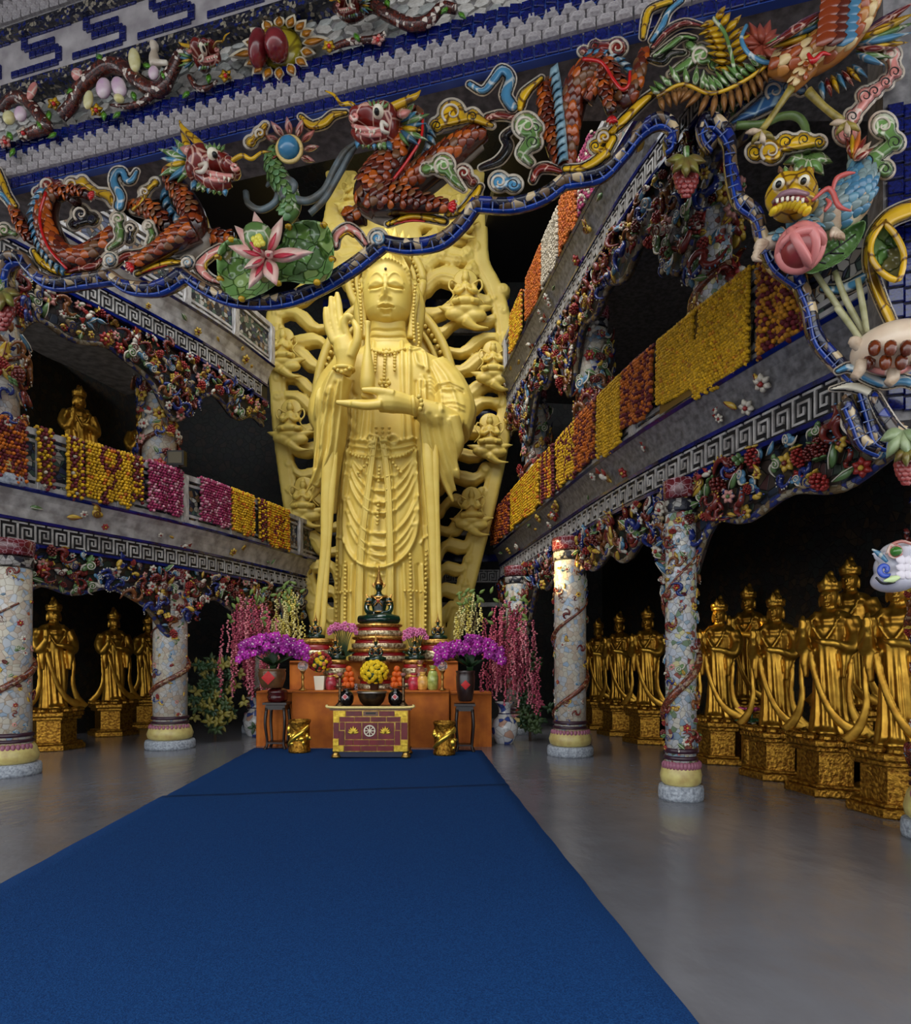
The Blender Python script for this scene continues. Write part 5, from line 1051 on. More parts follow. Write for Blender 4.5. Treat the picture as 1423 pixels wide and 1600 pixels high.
prof_b = np.array([(512,.53),(540,.64),(576,.84),(620,.88),(680,.90),(722,.90),(800,.94),(880,.97),(960,.95),(1040,.95)]); prof_a = np.array([(512,20),(540,66),(576,99),(680,86),(800,82),(1040,90)])
def surf(x, y):
    b = np.interp(y, prof_b[:,0], prof_b[:,1]); a = np.interp(y, prof_a[:,0], prof_a[:,1]); u_ = min(.97, abs(x-603)/a); return b*(1-u_**2.4)**(1/2.4)+.02
for pts, g in (([(541,880),(540,985)], 6), ([(642,870),(644,985)], 6), ([(524,860),(523,985)], 7), ([(666,862),(665,985)], 7), ([(520,926),(550,926)], 6), ([(634,926),(664,926)], 6), ([(545,708),(560,718),(578,722)], 5), ([(648,706),(630,718),(612,722)], 5), ([(576,730),(562,744)], 5), ([(616,730),(628,744)], 5), ([(595,736),(594,758)], 5), ([(594,790),(592,824)], 5.5),
               ([(588,552),(588,588)], 5), ([(603,556),(602,600)], 5), ([(617,552),(618,586)], 5), ([(602,606),(612,622),(622,634)], 5), ([(590,676),(591,690)], 5), ([(600,676),(600,690)], 5), ([(610,676),(609,690)], 5), ([(576,546),(590,553),(604,556),(618,553),(632,546)], 5)): beads(pts, lambda x, y: surf(x, y)+.07, .036, g)
for s in (-1, 1): beads([(604+s*44,440),(604+s*42,470),(604+s*41,500),(604+s*43,528)], .58, .036, 5.4); beads([(604+s*48,500),(604+s*50,528),(604+s*46,540)], .52, .034, 5.6)
for cx, cy in ((604,553),(602,604)):
    MB().ell(SP(cx,cy,surf(cx,cy)), (.07,.05,.07), 12, 8).build('rosette', YST, st)
    for k in range(6): MB().ell(SP(cx+6.5*math.cos(k*1.047), cy+6.5*math.sin(k*1.047), surf(cx,cy)), (.05,.035,.05), 8, 6).build('rosette_petal', YST, st)
def fold(V, strokes):
    x = V[:,0]/SS+CX; y = HOR-(V[:,2]-CAMZ)/SS; fr = np.clip((14.55-V[:,1])/.5, 0, 1); W = V.copy()
    for p, a, w_ in strokes: W[:,1] -= a*fr*ridge(x, y, [cr2(p, 5)], w_)
    return W
# arms and sleeves: one continuous drapery each
mb = MB()
mb.tube([SP(540,566,.25), SP(518,600,.35), SP(508,640,.55), SP(514,668,.85)], [.42,.44,.42,.34], 16, res=4); mb.tube([SP(514,672,.8), SP(524,640,1.1), SP(540,604,1.25)], [.36,.34,.25], 14, res=4)
mb.tube([SP(524,650,1.05), SP(520,690,1.0), SP(512,730,.95), SP(494,764,.9)], [.32,.30,.26,.10], 12, res=4)
for pts, r in (([(536,612),(530,660),(524,710),(500,760),(480,784)], [.12,.13,.12,.08,.02]), ([(528,616),(518,670),(510,730),(484,778)], [.12,.14,.11,.02]), ([(514,640),(506,690),(500,730),(476,770)], [.12,.12,.1,.02]), ([(541,612),(538,680),(526,740),(520,800)], [.10,.12,.1,.05]), ([(506,640),(500,700),(494,745)], [.10,.10,.04])): mb.tube([SP(x, y, 1.28-.004*(y-610)) for x, y in pts], r, 10, res=4)
V, F = smooth_remesh(mb, .03, 5); V = fold(V, [([(532,560),(512,600),(503,650),(500,700),(494,745)], .05, 3), ([(540,590),(522,620),(512,660),(508,710)], .06, 3), ([(518,590),(505,625),(500,665)], .05, 3), ([(540,620),(530,660),(524,710),(508,755)], .07, 2.6), ([(534,622),(523,668),(516,718),(498,760)], -.06, 2.2), ([(527,630),(515,676),(508,728),(488,768)], .07, 2.6), ([(520,640),(508,690),(500,740)], -.06, 2.2), ([(546,610),(540,660),(534,700),(524,760)], .05, 2.2)]); mesh_from('sleeve', V, F, YST, None, True, st)
mb = MB()
mb.tube([SP(674,566,.2), SP(696,598,.3), SP(710,640,.5), SP(706,680,.8)], [.44,.5,.5,.4], 16, res=4); mb.tube([SP(704,676,.85), SP(680,664,1.15), SP(654,654,1.3)], [.40,.30,.21], 14, res=4)
for pts, r in (([(668,664),(676,700),(690,744),(708,786)], [.12,.13,.12,.04]), ([(680,668),(688,710),(698,744),(712,770)], [.14,.14,.12,.03]), ([(694,670),(700,712),(712,742),(718,752)], [.15,.15,.1,.03]), ([(664,660),(668,710),(674,770),(684,788)], [.10,.12,.1,.03]), ([(708,664),(716,700),(714,724)], [.14,.14,.05])): mb.tube([SP(x, y, 1.25-.004*(y-660)) for x, y in pts], r, 10, res=4)
for i in range(4): mb.tube([SP(690,612+i*12,.86), SP(706,616+i*12,.92), SP(722,612+i*12,.75)], .05, 6, res=4)
V, F = smooth_remesh(mb, .03, 5); V = fold(V, [([(676,560),(696,590),(708,620),(716,650)], .04, 3), ([(672,572),(684,600),(690,636),(692,660)], .06, 3), ([(680,606),(700,602),(722,610)], .05, 1.8), ([(680,614),(700,610),(723,618)], -.05, 1.6), ([(682,640),(702,636),(724,642)], .05, 1.8), ([(682,648),(702,644),(724,650)], .04, 1.6), ([(666,668),(674,706),(688,750),(706,784)], .045, 2.8), ([(674,668),(682,706),(694,744),(708,774)], -.04, 2.6), ([(684,672),(692,710),(702,742),(714,764)], .045, 2.8), ([(692,674),(700,708),(712,738)], -.04, 2.6), ([(702,674),(710,706),(717,732)], .06, 2.4)]); mesh_from('sleeve', V, F, YST, None, True, st)
for pts, r in (([(524,650),(520,720),(516,790),(514,860),(506,930),(498,1000)], [.08,.14,.12,.10,.08,.07]), ([(530,660),(526,740),(520,830),(516,900),(510,1000)], [.06,.1,.08,.07,.06]), ([(664,655),(670,720),(674,780),(678,860),(680,1000)], [.07,.13,.12,.1,.08]), ([(676,660),(680,730),(682,800),(684,880),(688,1000)], [.06,.1,.08,.08,.06])):
    MB().tube([SP(x, y, 1.02+.13*min(1, (y-640)/80)) for x, y in pts], r, 10, .5, res=5).build('scarf', YST, st)
for pts in ([(588,690),(583,730),(577,774),(570,830),(566,880),(563,1000)], [(599,690),(605,730),(609,774),(611,830),(612,880),(612,1000)]):
    P = [SP(x, y, surf(x, y)+.05) for x, y in pts]; MB().tube(P, [.05,.07,.075,.08,.085,.09], 10, .45, res=5).build('sash', YST, st)
    for dx in (-4.6, 4.6): MB().tube([SP(x+dx*(.7+.3*(y-690)/300), y, surf(x, y)+.075) for x, y in pts], .016, 6, res=5).build('sash_edge', YST, st)
# hands
mb = MB(); mb.tube([SP(543,606,1.32), SP(548,588,1.36), SP(548,572,1.38), SP(543,554,1.38)], [.17,.20,.25,.22], 14, .6, res=4); mb.ell(SP(557,576,1.42), (.12,.1,.17), 10, 8)
mb.tube([SP(556,582,1.42), SP(566,564,1.5), SP(567,546,1.52), SP(561,532,1.48)], [.11,.10,.085,.06], 10, res=4)
mb.tube([SP(551,552,1.4), SP(547,536,1.46), SP(552,526,1.52), SP(561,529,1.52)], [.09,.085,.075,.055], 10, res=4)
for pts in ([(544,552),(540,524),(538,502),(536,487)], [(537,554),(530,528),(528,508),(527,493)], [(532,560),(523,540),(520,522),(519,509)]): mb.tube([SP(x, y, 1.38+.02*i) for i, (x, y) in enumerate(pts)], [.095,.085,.075,.045], 10, res=4)
V, F = smooth_remesh(mb, .022, 3); mesh_from('raised_hand', V, F, YST, None, True, st)
mb = MB(); mb.tube([SP(660,655,1.3), SP(640,652,1.4), SP(618,651,1.5), SP(598,652,1.5)], [.19,.2,.24,.20], 14, .8, res=4)
for pts, h in (([(600,648),(584,640),(572,637)], 1.38), ([(600,653),(578,654),(556,653),(540,652)], 1.5), ([(600,656),(576,658),(552,656),(536,654)], 1.58), ([(604,659),(580,661),(560,658)], 1.64), ([(622,644),(604,640),(590,638),(574,637)], 1.62)): mb.tube([SP(x, y, h) for x, y in pts], [.10,.09,.075,.045][:len(pts)], 10, .85, res=4)
V, F = smooth_remesh(mb, .022, 3); mesh_from('level_hand', V, F, YST, None, True, st)
for (x, y, h, ax) in ((545,598,1.33,0), (650,655,1.34,1)):
    MB().tube([SP(x+(14*math.cos(a) if ax == 0 else 2*math.cos(a)), y+(3*math.sin(a) if ax == 0 else 14*math.cos(a)), h+.24*math.sin(a)) for a in np.linspace(0, 2*math.pi, 25)], .045, 8, res=1).build('bracelet', YST, st)
beads([(534,603),(544,609),(556,604)], 1.56, .04, 5); beads([(658,646),(662,655),(660,664)], 1.58, .05, 6)
v_ = MB().lathe([(.10,0),(.15,.05),(.155,.25),(.13,.5),(.07,.85),(.045,1.15),(.05,1.35),(.07,1.42),(.06,1.44)], SP(582,636,1.5), 20); tag(v_.build('vase', YST), 'slim cream-yellow vase standing on the great statue palm', 'vase')
mb = MB(); mb.lathe([(1.55,0),(1.6,.2),(1.5,.5),(1.35,.9),(1.4,1.2),(1.3,1.55)], (SP(602,0).x, 14.7, .0), 32, 1, .6); mb.build('pedestal', YST, st)
# ================================================================ flame screen behind the statue
AS = .0158
def AP(x, y, h=0.): return Vector(((x-CX)*AS, 15.8-h, CAMZ+(HOR-y)*AS))
def APa(x, y, h): x = np.asarray(x, float); return np.stack([(x-CX)*AS, 15.8-(np.asarray(h, float)+0*x), CAMZ+(HOR-np.asarray(y, float))*AS], -1)
au = thing('flame_screen', 'tall cream-yellow pierced flame screen with small seated figures behind the great statue', 'screen', AP(602, 1130, 0))
OUT = cr2([(470,462),(432,486),(428,540),(434,600),(438,660),(448,740),(461,820),(478,900),(494,960),(508,1010)], 5); OUR = cr2([(700,250),(736,292),(748,350),(752,410),(772,452),(787,510),(792,590),(789,650),(779,710),(764,780),(746,850),(728,920),(712,975),(704,1010)], 5)
TOP = cr2([(470,462),(505,425),(520,340),(540,268),(600,228),(660,226),(700,250)], 5)
A_ = [(OUT, 13), (OUR, 13), (TOP, 14)]
rr = random.Random(3)
def flame(x0, y0, x1, y1, r0, r1, amp):
    n = 9; d = (x1-x0, y1-y0); L = math.hypot(*d); nx, ny = -d[1]/L, d[0]/L
    return ([(x0+d[0]*i/n+nx*amp*math.sin(i*1.1), y0+d[1]*i/n+ny*amp*math.sin(i*1.1)) for i in range(n+1)], [r0+(r1-r0)*i/n+2.2*math.sin(i*1.4) for i in range(n+1)])
for y in (488,520,548,590,618,660,690,728,762,800,838,872,912,945): A_.append(flame(548, y+34, 436+max(0, (y-640)*.17), y, 6.2+rr.uniform(-1,1.6), 9.5+rr.uniform(-1.5,2.5), rr.choice((-7,7))))
for y in (458,490,528,556,600,628,662,700,736,772,808,842,878,912,945): A_.append(flame(664, y+30, 786-max(0, (y-600)*.19), y, 6.2+rr.uniform(-1,1.6), 9.5+rr.uniform(-1.5,2.5), rr.choice((-7,7))))
for y in (270,300,330,360,392,424): A_.append(flame(640, y+24, 742, y, 13, 14, rr.choice((-6,6)))); A_.append(flame(580, y+24, 524, y, 13, 14, rr.choice((-6,6))))
A_ += [([(604,450)], [62]), ([(600,300),(610,380)], [44,50])]
st_ = [(p, r) for p, r in A_]
step = 2.2; xs = np.arange(400, 822, step); ys = np.arange(205, 1034, step); X, Y = np.meshgrid(xs, ys); D = seg_sdf(X, Y, st_)
D = np.minimum(D, (np.hypot((X-603)/92, (Y-680)/205)-1)*90); D = np.minimum(D, np.where(Y > 950, np.abs(X-604)-95+(Y-950)*.1, 1e3))
H = pillow(D, .10, 6)
# contour lines and small spirals carved on the flames
for p, r in A_[3:]:
    P = np.array(p, float)
    if len(P) < 4: continue
    H += .05*ridge(X, Y, [cr2(P[1:-1]+[0, 3.5], 3)], 1.6); e = P[-1]
    H += .05*ridge(X, Y, [np.array(curl(e[0], e[1], 7, 1.4, rr.uniform(0, 6), rr.choice((-1, 1))))], 1.4)
for k in range(26):
    x, y = rr.uniform(650, 745), rr.uniform(250, 470); H += .05*ridge(X, Y, [np.array(curl(x, y, rr.uniform(6, 12), 1.4, rr.uniform(0, 6), rr.choice((-1, 1))))], 1.5)
H += -.05*ridge(X, Y, [OUT+[9,0]], 1.5)-.05*ridge(X, Y, [OUR-[9,0]], 1.5)
v, f = relief(xs, ys, D, H, APa, -.18); mesh_from('pierced_panel', v, f, YST, None, True, au)
# halos
def ring(cx, cy, rx, ry, h, r, n, a0=0, a1=2*math.pi):
    return MB().tube([AP(cx+rx*math.cos(a), cy+ry*math.sin(a), h) for a in np.linspace(a0, a1, n)], r, 8, res=1)
ha = ring(604, 448, 57, 57, .22, .10, 49).build('halo', YST, au); ring(604, 448, 45, 45, .2, .06, 49).build('halo_ring', YST, ha)
for k in range(44): a = k*2*math.pi/44; inst('halo_bead', BEAD, Matrix.Translation(AP(604+51*math.cos(a), 448+51*math.sin(a), .26)) @ Matrix.Diagonal((.045,)*3+(1,)), ha)
for k in range(12): a = k*2*math.pi/12; MB().plate([(x, y) for x, y in petal_pts(a, .45, .70, .12, 6)], .06, lambda x, y, z: AP(604, 448, .15+z)+Vector((x, 0, y)), .06).build('halo_petal', YST, ha)
hb = ring(604, 640, 108, 165, .22, .11, 61).build('body_halo', YST, au); ring(604, 640, 90, 145, .2, .06, 61).build('halo_ring', YST, hb)
for k in range(90): a = k*2*math.pi/90; inst('halo_bead', BEAD, Matrix.Translation(AP(604+99*math.cos(a), 640+155*math.sin(a), .24)) @ Matrix.Diagonal((.05,)*3+(1,)), hb)
# small seated figures on clouds (one shape, shared)
mb = MB(); T = lambda *p: [Vector(q) for q in p]
mb.ell((0,-.05,.12), (.42,.26,.16), 14, 8); mb.tube(T((0,0,.1),(0,-.02,.4),(0,-.02,.62),(0,-.02,.74)), [.26,.22,.2,.08], 12, .75, res=3); mb.ell((0,-.04,.88), (.12,.12,.15), 12, 9); mb.ell((0,-.02,1.03), (.08,.08,.12), 8, 6); mb.ell((0,-.1,1.0), (.11,.06,.06), 8, 6)
for s in (-1, 1):
    mb.tube(T((s*.2,0,.66),(s*.3,-.06,.46),(s*.2,-.22,.36),(s*.03,-.26,.46)), [.09,.085,.07,.05], 8, res=3); mb.tube(T((s*.1,-.1,.1),(s*.38,-.14,.08),(s*.2,-.3,.06)), [.13,.12,.07], 8, res=3); mb.ell((s*.11,-.02,.86), (.03,.03,.08), 6, 5)
    mb.tube(T((s*.18,.06,.72),(s*.44,.04,.85),(s*.5,.0,.6),(s*.36,-.05,.35),(s*.58,0,.1)), [.03,.035,.035,.035,.02], 6, res=4)
SV, SF = smooth_remesh(mb, .022, 2)
mb = MB(); mb.ell((0,.02,-.08), (.55,.24,.16), 14, 8); mb.ell((-.3,0,-.22), (.34,.2,.18), 12, 8); mb.ell((.3,0,-.26), (.36,.2,.18), 12, 8); mb.ell((0,.02,-.36), (.36,.16,.14), 12, 8); mb.tube(T((.3,0,-.1),(.62,0,-.02),(.86,0,.02)), [.14,.1,.01], 8, res=3); mb.tube(T((-.3,0,-.1),(-.62,0,-.06),(-.85,0,.02)), [.14,.1,.01], 8, res=3); mb.tube(T((0,0,-.4),(.3,0,-.6),(.7,0,-.62)), [.18,.1,.02], 8, res=3)
CV, CF = smooth_remesh(mb, .03, 3)
mb = MB(); mb.lathe([(.34,0),(.38,.03),(.34,.06),(.02,.04)], (0,0,0), 24); hv = [(x, .16-z, y+.86) for x, y, z in mb.v]
for x, y, s in ((447,556,.66),(458,668,.68),(478,786,.66),(727,476,.8),(769,576,.66),(764,688,.66),(736,800,.64),(556,316,.62),(716,345,.6)):
    c = np.array(AP(x, y+14, .28)); fg = mesh_from('seated_figure', SV*s+c, SF, YST, None, True, au); mesh_from('cloud_seat', CV*s+c, CF, YST, None, True, fg); mesh_from('figure_halo', np.array(hv)*s+c, mb.f, YST, None, True, fg)
# ================================================================ gilded standing figures
mb = MB(); T = lambda *p: [Vector(q) for q in p]
mb.tube(T((0,0,.02),(0,0,.3),(.02,0,.7),(0,.01,1.0),(0,0,1.2),(0,.01,1.42),(0,.01,1.5)), [.23,.19,.19,.19,.20,.19,.09], 18, .8, res=4)
mb.ell((0,0,1.4), (.25,.14,.12), 14, 9); mb.tube(T((0,0,1.45),(0,-.01,1.58)), [.08,.075], 10, res=1)
for s in (-1, 1):
    for kk in range(2): mb.tube(T((s*(.10+.03*kk),-.10,1.5),(s*(.12+.03*kk),-.17,1.36),(s*.05,-.19,1.2-.04*kk),(0,-.185,1.15-.05*kk)), .014, 6, res=4)
    mb.tube(T((s*.22,0,1.4),(s*.29,-.02,1.2),(s*.26,-.12,1.05),(s*(.16 if s > 0 else .2),-.24,1.1 if s > 0 else 1.22)), [.095,.10,.085,.05], 12, res=4)
    mb.tube(T((s*.2,-.12,1.05),(s*.22,-.13,.9),(s*.2,-.14,.7)), [.07,.06,.03], 10, res=3)
mb.tube(T((-.2,-.25,1.22),(-.2,-.27,1.34),(-.2,-.26,1.45)), [.05,.055,.02], 8, .6, res=3); mb.tube(T((.16,-.25,1.1),(.04,-.3,1.12),(-.06,-.28,1.14)), [.05,.05,.02], 8, .7, res=3)
mb.ell((0,-.12,.05), (.16,.14,.06), 10, 6)
V, F = smooth_remesh(mb, .018, 3)
th = np.arctan2(V[:,1], V[:,0]); z = V[:,2]; k = np.clip((1.05-z)/.4, 0, 1)*.012+.004; rad = np.hypot(V[:,0], V[:,1])+1e-6
dd = k*np.sin(th*11+z*5)+.006*np.sin(z*60)*np.clip((z-1.2)/.1, 0, 1)*np.clip(-V[:,1]*8, 0, 1); GV = V+np.stack([V[:,0]/rad*dd, V[:,1]/rad*dd, 0*z], -1)
GBODY = (GV, F)
mb = MB(); mb.ell((0,-.01,1.66), (.105,.115,.14), 16, 12); mb.ell((0,-.13,1.65), (.018,.026,.036), 8, 6); mb.ell((0,-.118,1.60), (.036,.018,.013), 8, 5); mb.ell((0,-.10,1.56), (.034,.024,.022), 8, 5)
for s in (-1, 1): mb.ell((s*.04,-.105,1.685), (.03,.022,.013), 8, 5); mb.ell((s*.04,-.10,1.71), (.03,.02,.008), 8, 5); mb.ell((s*.108,.0,1.62), (.02,.028,.075), 8, 6)
V, F = smooth_remesh(mb, .010, 2); GHEAD = (V, F)
mb = MB(); mb.lathe([(.112,0),(.125,.02),(.12,.05),(.112,.07),(.10,.09)], (0,0,1.73), 16)
for kk in range(7):
    a = -math.pi/2+(kk-3)*.5; c = Vector((.095*math.cos(a), .095*math.sin(a), 1.79)); mb.plate(petal_pts(math.pi/2, -.03, .15 if kk == 3 else .09-.01*abs(kk-3), .045, 6), .02, lambda x, y, zz, c=c, a=a: c+Vector((-math.sin(a)*x+math.cos(a)*zz, math.cos(a)*x+math.sin(a)*zz, y)), .02)
mb.ell((0,.01,1.83), (.08,.08,.10), 10, 7); mb.ell((0,.03,1.93), (.04,.04,.06), 10, 7); V, F = smooth_remesh(mb, .010, 1); GCROWN = (V, F)
mb = MB()
for s in (-1, 1):
    mb.tube(T((s*.26,-.08,1.12),(s*.27,-.14,.8),(s*.26,-.14,.45),(s*.34,-.12,.2),(s*.48,-.1,.03)), [.03,.036,.042,.06,.07], 10, .3, res=5)
mb.tube(T((-.16,-.16,1.02),(-.1,-.19,.75),(.0,-.18,.45),(.16,-.17,.2),(.40,-.12,.03)), [.045,.045,.045,.06,.075], 10, .3, res=5)
V, F = smooth_remesh(mb, .014, 1); GSCARF = (V, F)
mb = MB()
for r, z0, z1 in ((.50,0,.10),(.46,.10,.14),(.36,.16,.50),(.44,.52,.58),(.48,.58,.66)): mb.lathe([(r*.97,z0),(r,z0+.015),(r,z1-.015),(r*.97,z1)], (0,0,0), 6, 1, .88, .5)
mb.lathe([(.40,.10),(.40,.70)], (0,0,0), 6, .9, .8, .5)
for i in range(14):
    a = i*2*math.pi/14; mb.ell((.4*math.cos(a), .35*math.sin(a), .69), (.09,.07,.05), 8, 5)
GPED = (np.array(mb.v), mb.f)
def share(name, data, mat, smooth=True):
    me = bpy.data.meshes.new(name); me.from_pydata(np.asarray(data[0]).tolist(), [], data[1]); me.materials.append(mat); me.polygons.foreach_set('use_smooth', [smooth]*len(me.polygons)); return me
mb = MB(); mb.tube([(.1*math.sin(a)-.0, -.12-.075*math.cos(a*.5), 1.5-.34*math.sin(a/2)**2*1) for a in np.linspace(-math.pi*.95, math.pi*.95, 25)], .009, 6, res=1); GNECK = (np.array(mb.v), mb.f)
GM = [('robed_body', share('robed_body', GBODY, GLD), 0), ('head', share('head', GHEAD, GLD), 0), ('crown', share('crown', GCROWN, GLD), 0), ('scarf', share('scarf', GSCARF, GLD), 0), ('pedestal', share('pedestal', GPED, GLC, False), 1)]
def gold(lab, x, y, z, s, ang, grp):
    t = thing('gilded_statue', lab, 'statue', (x, y, z), grp)
    for nm, me, ped in GM: inst(nm, me, Matrix.Translation((x, y, z+(0 if ped else .68*s))) @ Matrix.Rotation(ang, 4, 'Z') @ Matrix.Diagonal((s, s, s, 1)), t)
G1 = 'gilded statues along the right aisle'; G2 = 'gilded statues along the left aisle'
R_ = math.radians
for lab, px, py, ang, s in (('gilded statue on its pedestal at the right edge, half cut by the frame', 1404, 1282, -52, 1.0), ('large gilded statue under the front arch, nearest complete one on the right', 1296, 1250, -50, 1.02), ('gilded statue beside the pink potted lotus, right aisle', 1212, 1226, -48, .98), ('gilded statue just right of the nearest right column', 1124, 1202, -46, 1.0),
                           ('gilded statue just left of the nearest right column', 1012, 1172, -42, 1.02), ('gilded statue second left of the nearest right column', 968, 1160, -42, 1.02), ('gilded statue deepest in the right aisle, beside the sunlit column', 935, 1150, -40, 1.0)):
    p = fl(px, py-12); gold(lab, p.x, p.y, 0, s, R_(ang), G1)
gold('gilded statue in the shadowed back row behind the large right-hand one', 5.3, 8.6, .3, 1.02, R_(-50), G1); gold('gilded statue in the shadowed back row behind the one by the nearest right column', 4.9, 10.7, .25, 1.0, R_(-50), G1)
for lab, px, py, ang, s in (('dim gilded statue behind the left-edge column', 84, 1182, 50, 1.05), ('dim gilded statue between the two left columns', 178, 1160, 48, 1.05), ('dim gilded statue half hidden by the second left column', 232, 1148, 44, 1.05)):
    p = fl(px, py-12); gold(lab, p.x, p.y, 0, s, R_(ang), G2)
for k, (l, lab) in enumerate(((3.6,'dim gilded figure on the upper left gallery beside the left column'), (5.1,'dim gilded figure on the upper left gallery above the scroll-patterned garland'), (6.4,'dim gilded figure on the upper left gallery beside the spotlight'))):
    p = LPU.at(l, -1.3, 4.1); gold(lab, p.x, p.y, 4.11, .9, R_(50), 'gilded figures on the upper gallery')
# pink lotus in a white pot between two gilded statues
p = fl(1180, 1206); t = thing('potted_lotus', 'pink lotus bloom with green leaves in a small white pot among the gilded pedestals', 'potted plant', (p.x-.05, p.y, 0))
B = Vector(WLOC[t.name]); MB().lathe([(.12,0),(.14,.02),(.14,.55),(.12,.57)], B, 16).build('stand', GLC, t); MB().lathe([(.06,.57),(.08,.6),(.09,.70),(.095,.72)], B, 16).build('pot', IVO, t)
for kk in range(8):
    a = kk*.785; MB().plate(petal_pts(a, .02, .2, .06, 6), .01, lambda x, y, zz: B+Vector((x, y*.8, .86+zz+.35*math.hypot(x, y))), .02).build('petal', M('petal_magenta', (214,80,140), .4), t)
    MB().plate(petal_pts(a+.4, .02, .24, .06, 6), .01, lambda x, y, zz: B+Vector((x, y*.8, .76+zz-.1*math.hypot(x, y))), .02).build('leaf', M('leaf_dark', (50,96,60), .4), t)
MB().tube([B+Vector((0,0,.7)), B+Vector((0,0,.88))], .012, 6, res=1).build('stem', M('leaf_dark'), t)
# ================================================================ flower garlands over the gallery rails
FLW = M('marigold_petals', (255,255,255), .7, 0, 'attr', None, 40)
def flower_cloth(name, label, cat, path, z1, h, pxa, pxb, col, off=.14, sp=.05, grp=None, ragged=.06, gap=None, seed=0, thick=.0):
    rng = np.random.RandomState(seed+5); ls = np.linspace(0, path.len, 200); pxl = np.array([(lambda q: CX+q.x/q.y*FPX)(path.at(l, off, z1)) for l in ls])
    o = np.argsort(pxl); la, lb = np.interp([pxa, pxb], pxl[o], ls[o]); l0, l1 = min(la, lb), max(la, lb); W = l1-l0
    nu, nv = max(2, int(W/sp)), max(2, int((h+.14)/sp)); V = []; C = []
    U, Vv = np.meshgrid((np.arange(nu)+.5)/nu, (np.arange(nv)+.5)/nv); U = (U+(np.arange(nv)[:, None] % 2)*.5/nu).ravel(); Vv = Vv.ravel()
    keep = Vv*(h+.14) < (h+.14)-ragged*(.5+.5*np.sin(U*9+seed))-rng.rand(len(U))*ragged*.4
    if gap is not None: keep &= ~gap(U, Vv)
    U, Vv = U[keep], Vv[keep]
    ang = np.arange(6)*np.pi/3; tv = []; fc = []; tint = []
    for i in range(len(U)):
        l = l0+W*min(1, U[i]+rng.uniform(-.25,.25)/nu); dz = Vv[i]*(h+.14)
        # over the rail, then hanging with soft waves
        if dz < .14: p = path.at(l, off-.14+dz, z1+.02)
        else: p = path.at(l, off+.02*math.sin(U[i]*14+seed)*min(1, (dz-.14)*2), z1+.02-(dz-.14))
        n = path.nrm(l); 
        if dz < .14: n = (n*.4+Vector((0,0,1))).normalized()
        x = n.orthogonal().normalized(); y = n.cross(x); r = sp*rng.uniform(.52,.68); b = len(tv)
        n = np.array(n); x = np.array(x); y = np.array(y); p = np.array(p); a0 = rng.rand()*6; lift = rng.uniform(.6, 1.1)*r
        for a in ang: tv.append(p+r*(x*math.cos(a+a0)+y*math.sin(a+a0))-n*.02)
        for a in ang: tv.append(p+r*.72*(x*math.cos(a+a0+.5)+y*math.sin(a+a0+.5))+n*lift*.75)
        tv.append(p+n*lift)
        for j in range(6): j2 = (j+1) % 6; fc += [(b+j, b+j2, b+6+j), (b+j2, b+6+j2, b+6+j), (b+6+j, b+6+j2, b+12)]
        c = np.array(col(U[i], Vv[i], rng), float)*rng.uniform(.85, 1.05); tint += [tuple(np.minimum(255, c*.8))]*6+[tuple(np.minimum(255, c))]*7
    ob = mesh_from(name, tv, fc, FLW, None, True, None, None, tint)
    tag(ob, label, cat, grp); ob['kind'] = 'thing'
    # net the flowers are threaded on
    mb = MB(); q = []
    for (o_, z_) in ((off-.13, z1), (off-.04, z1), (off-.025, z1-.05), (off-.025, z1-h+ragged*2+.03)): q.append((path.at(l0+.02, o_, z_), path.at(l1-.02, o_, z_)))
    vs = [v for pr in q for v in pr]; mb.add(vs, [(2*i, 2*i+1, 2*i+3, 2*i+2) for i in range(3)]); mb.build('net_backing', M('net_backing', (120,90,30), .9), ob, False)
    return ob
Ye = (250,196,10); Or = (226,120,14); Ma = (120,22,34); Pk = (168,40,96); Wh = (226,214,190)
solid = lambda c, c2=None, p=.12: (lambda u, v, r: (c2 if c2 is not None and r.rand() < p else c))
mixd = lambda c, c2, p: (lambda u, v, r: c2 if r.rand() < p else c)
def scroll(c, c2, n=3., w_=.16):
    def f_(u, v, r):
        d = abs(u-.5-.2*math.sin(v*n*2*math.pi)); e = abs(u-.5+.2*math.sin(v*n*2*math.pi))
        return c2 if min(d, e) < w_*.6 or u < .07 or u > .93 else (Wh if min(abs(u-.5), 1) < .12 and abs(math.cos(v*n*2*math.pi)) < .5 and r.rand() < .5 else c)
    return f_
def bigscroll(u, v, r):
    x, y = (u-.5)*1.9, (v-.45)*2.1; d = abs(math.hypot(x-.1, y+.35)-.38); e = abs(x-.25*math.sin(y*5)-.05) if y > .05 else 9
    return Ma if d < .075 or e < .09 else (Or if r.rand() < .12 else Ye)
zt = 3.72+.80+.90; GR = 'flower garlands over the right gallery rail'; GL = 'flower garlands over the left gallery rail'; GU = 'flower garlands over the highest right rail'
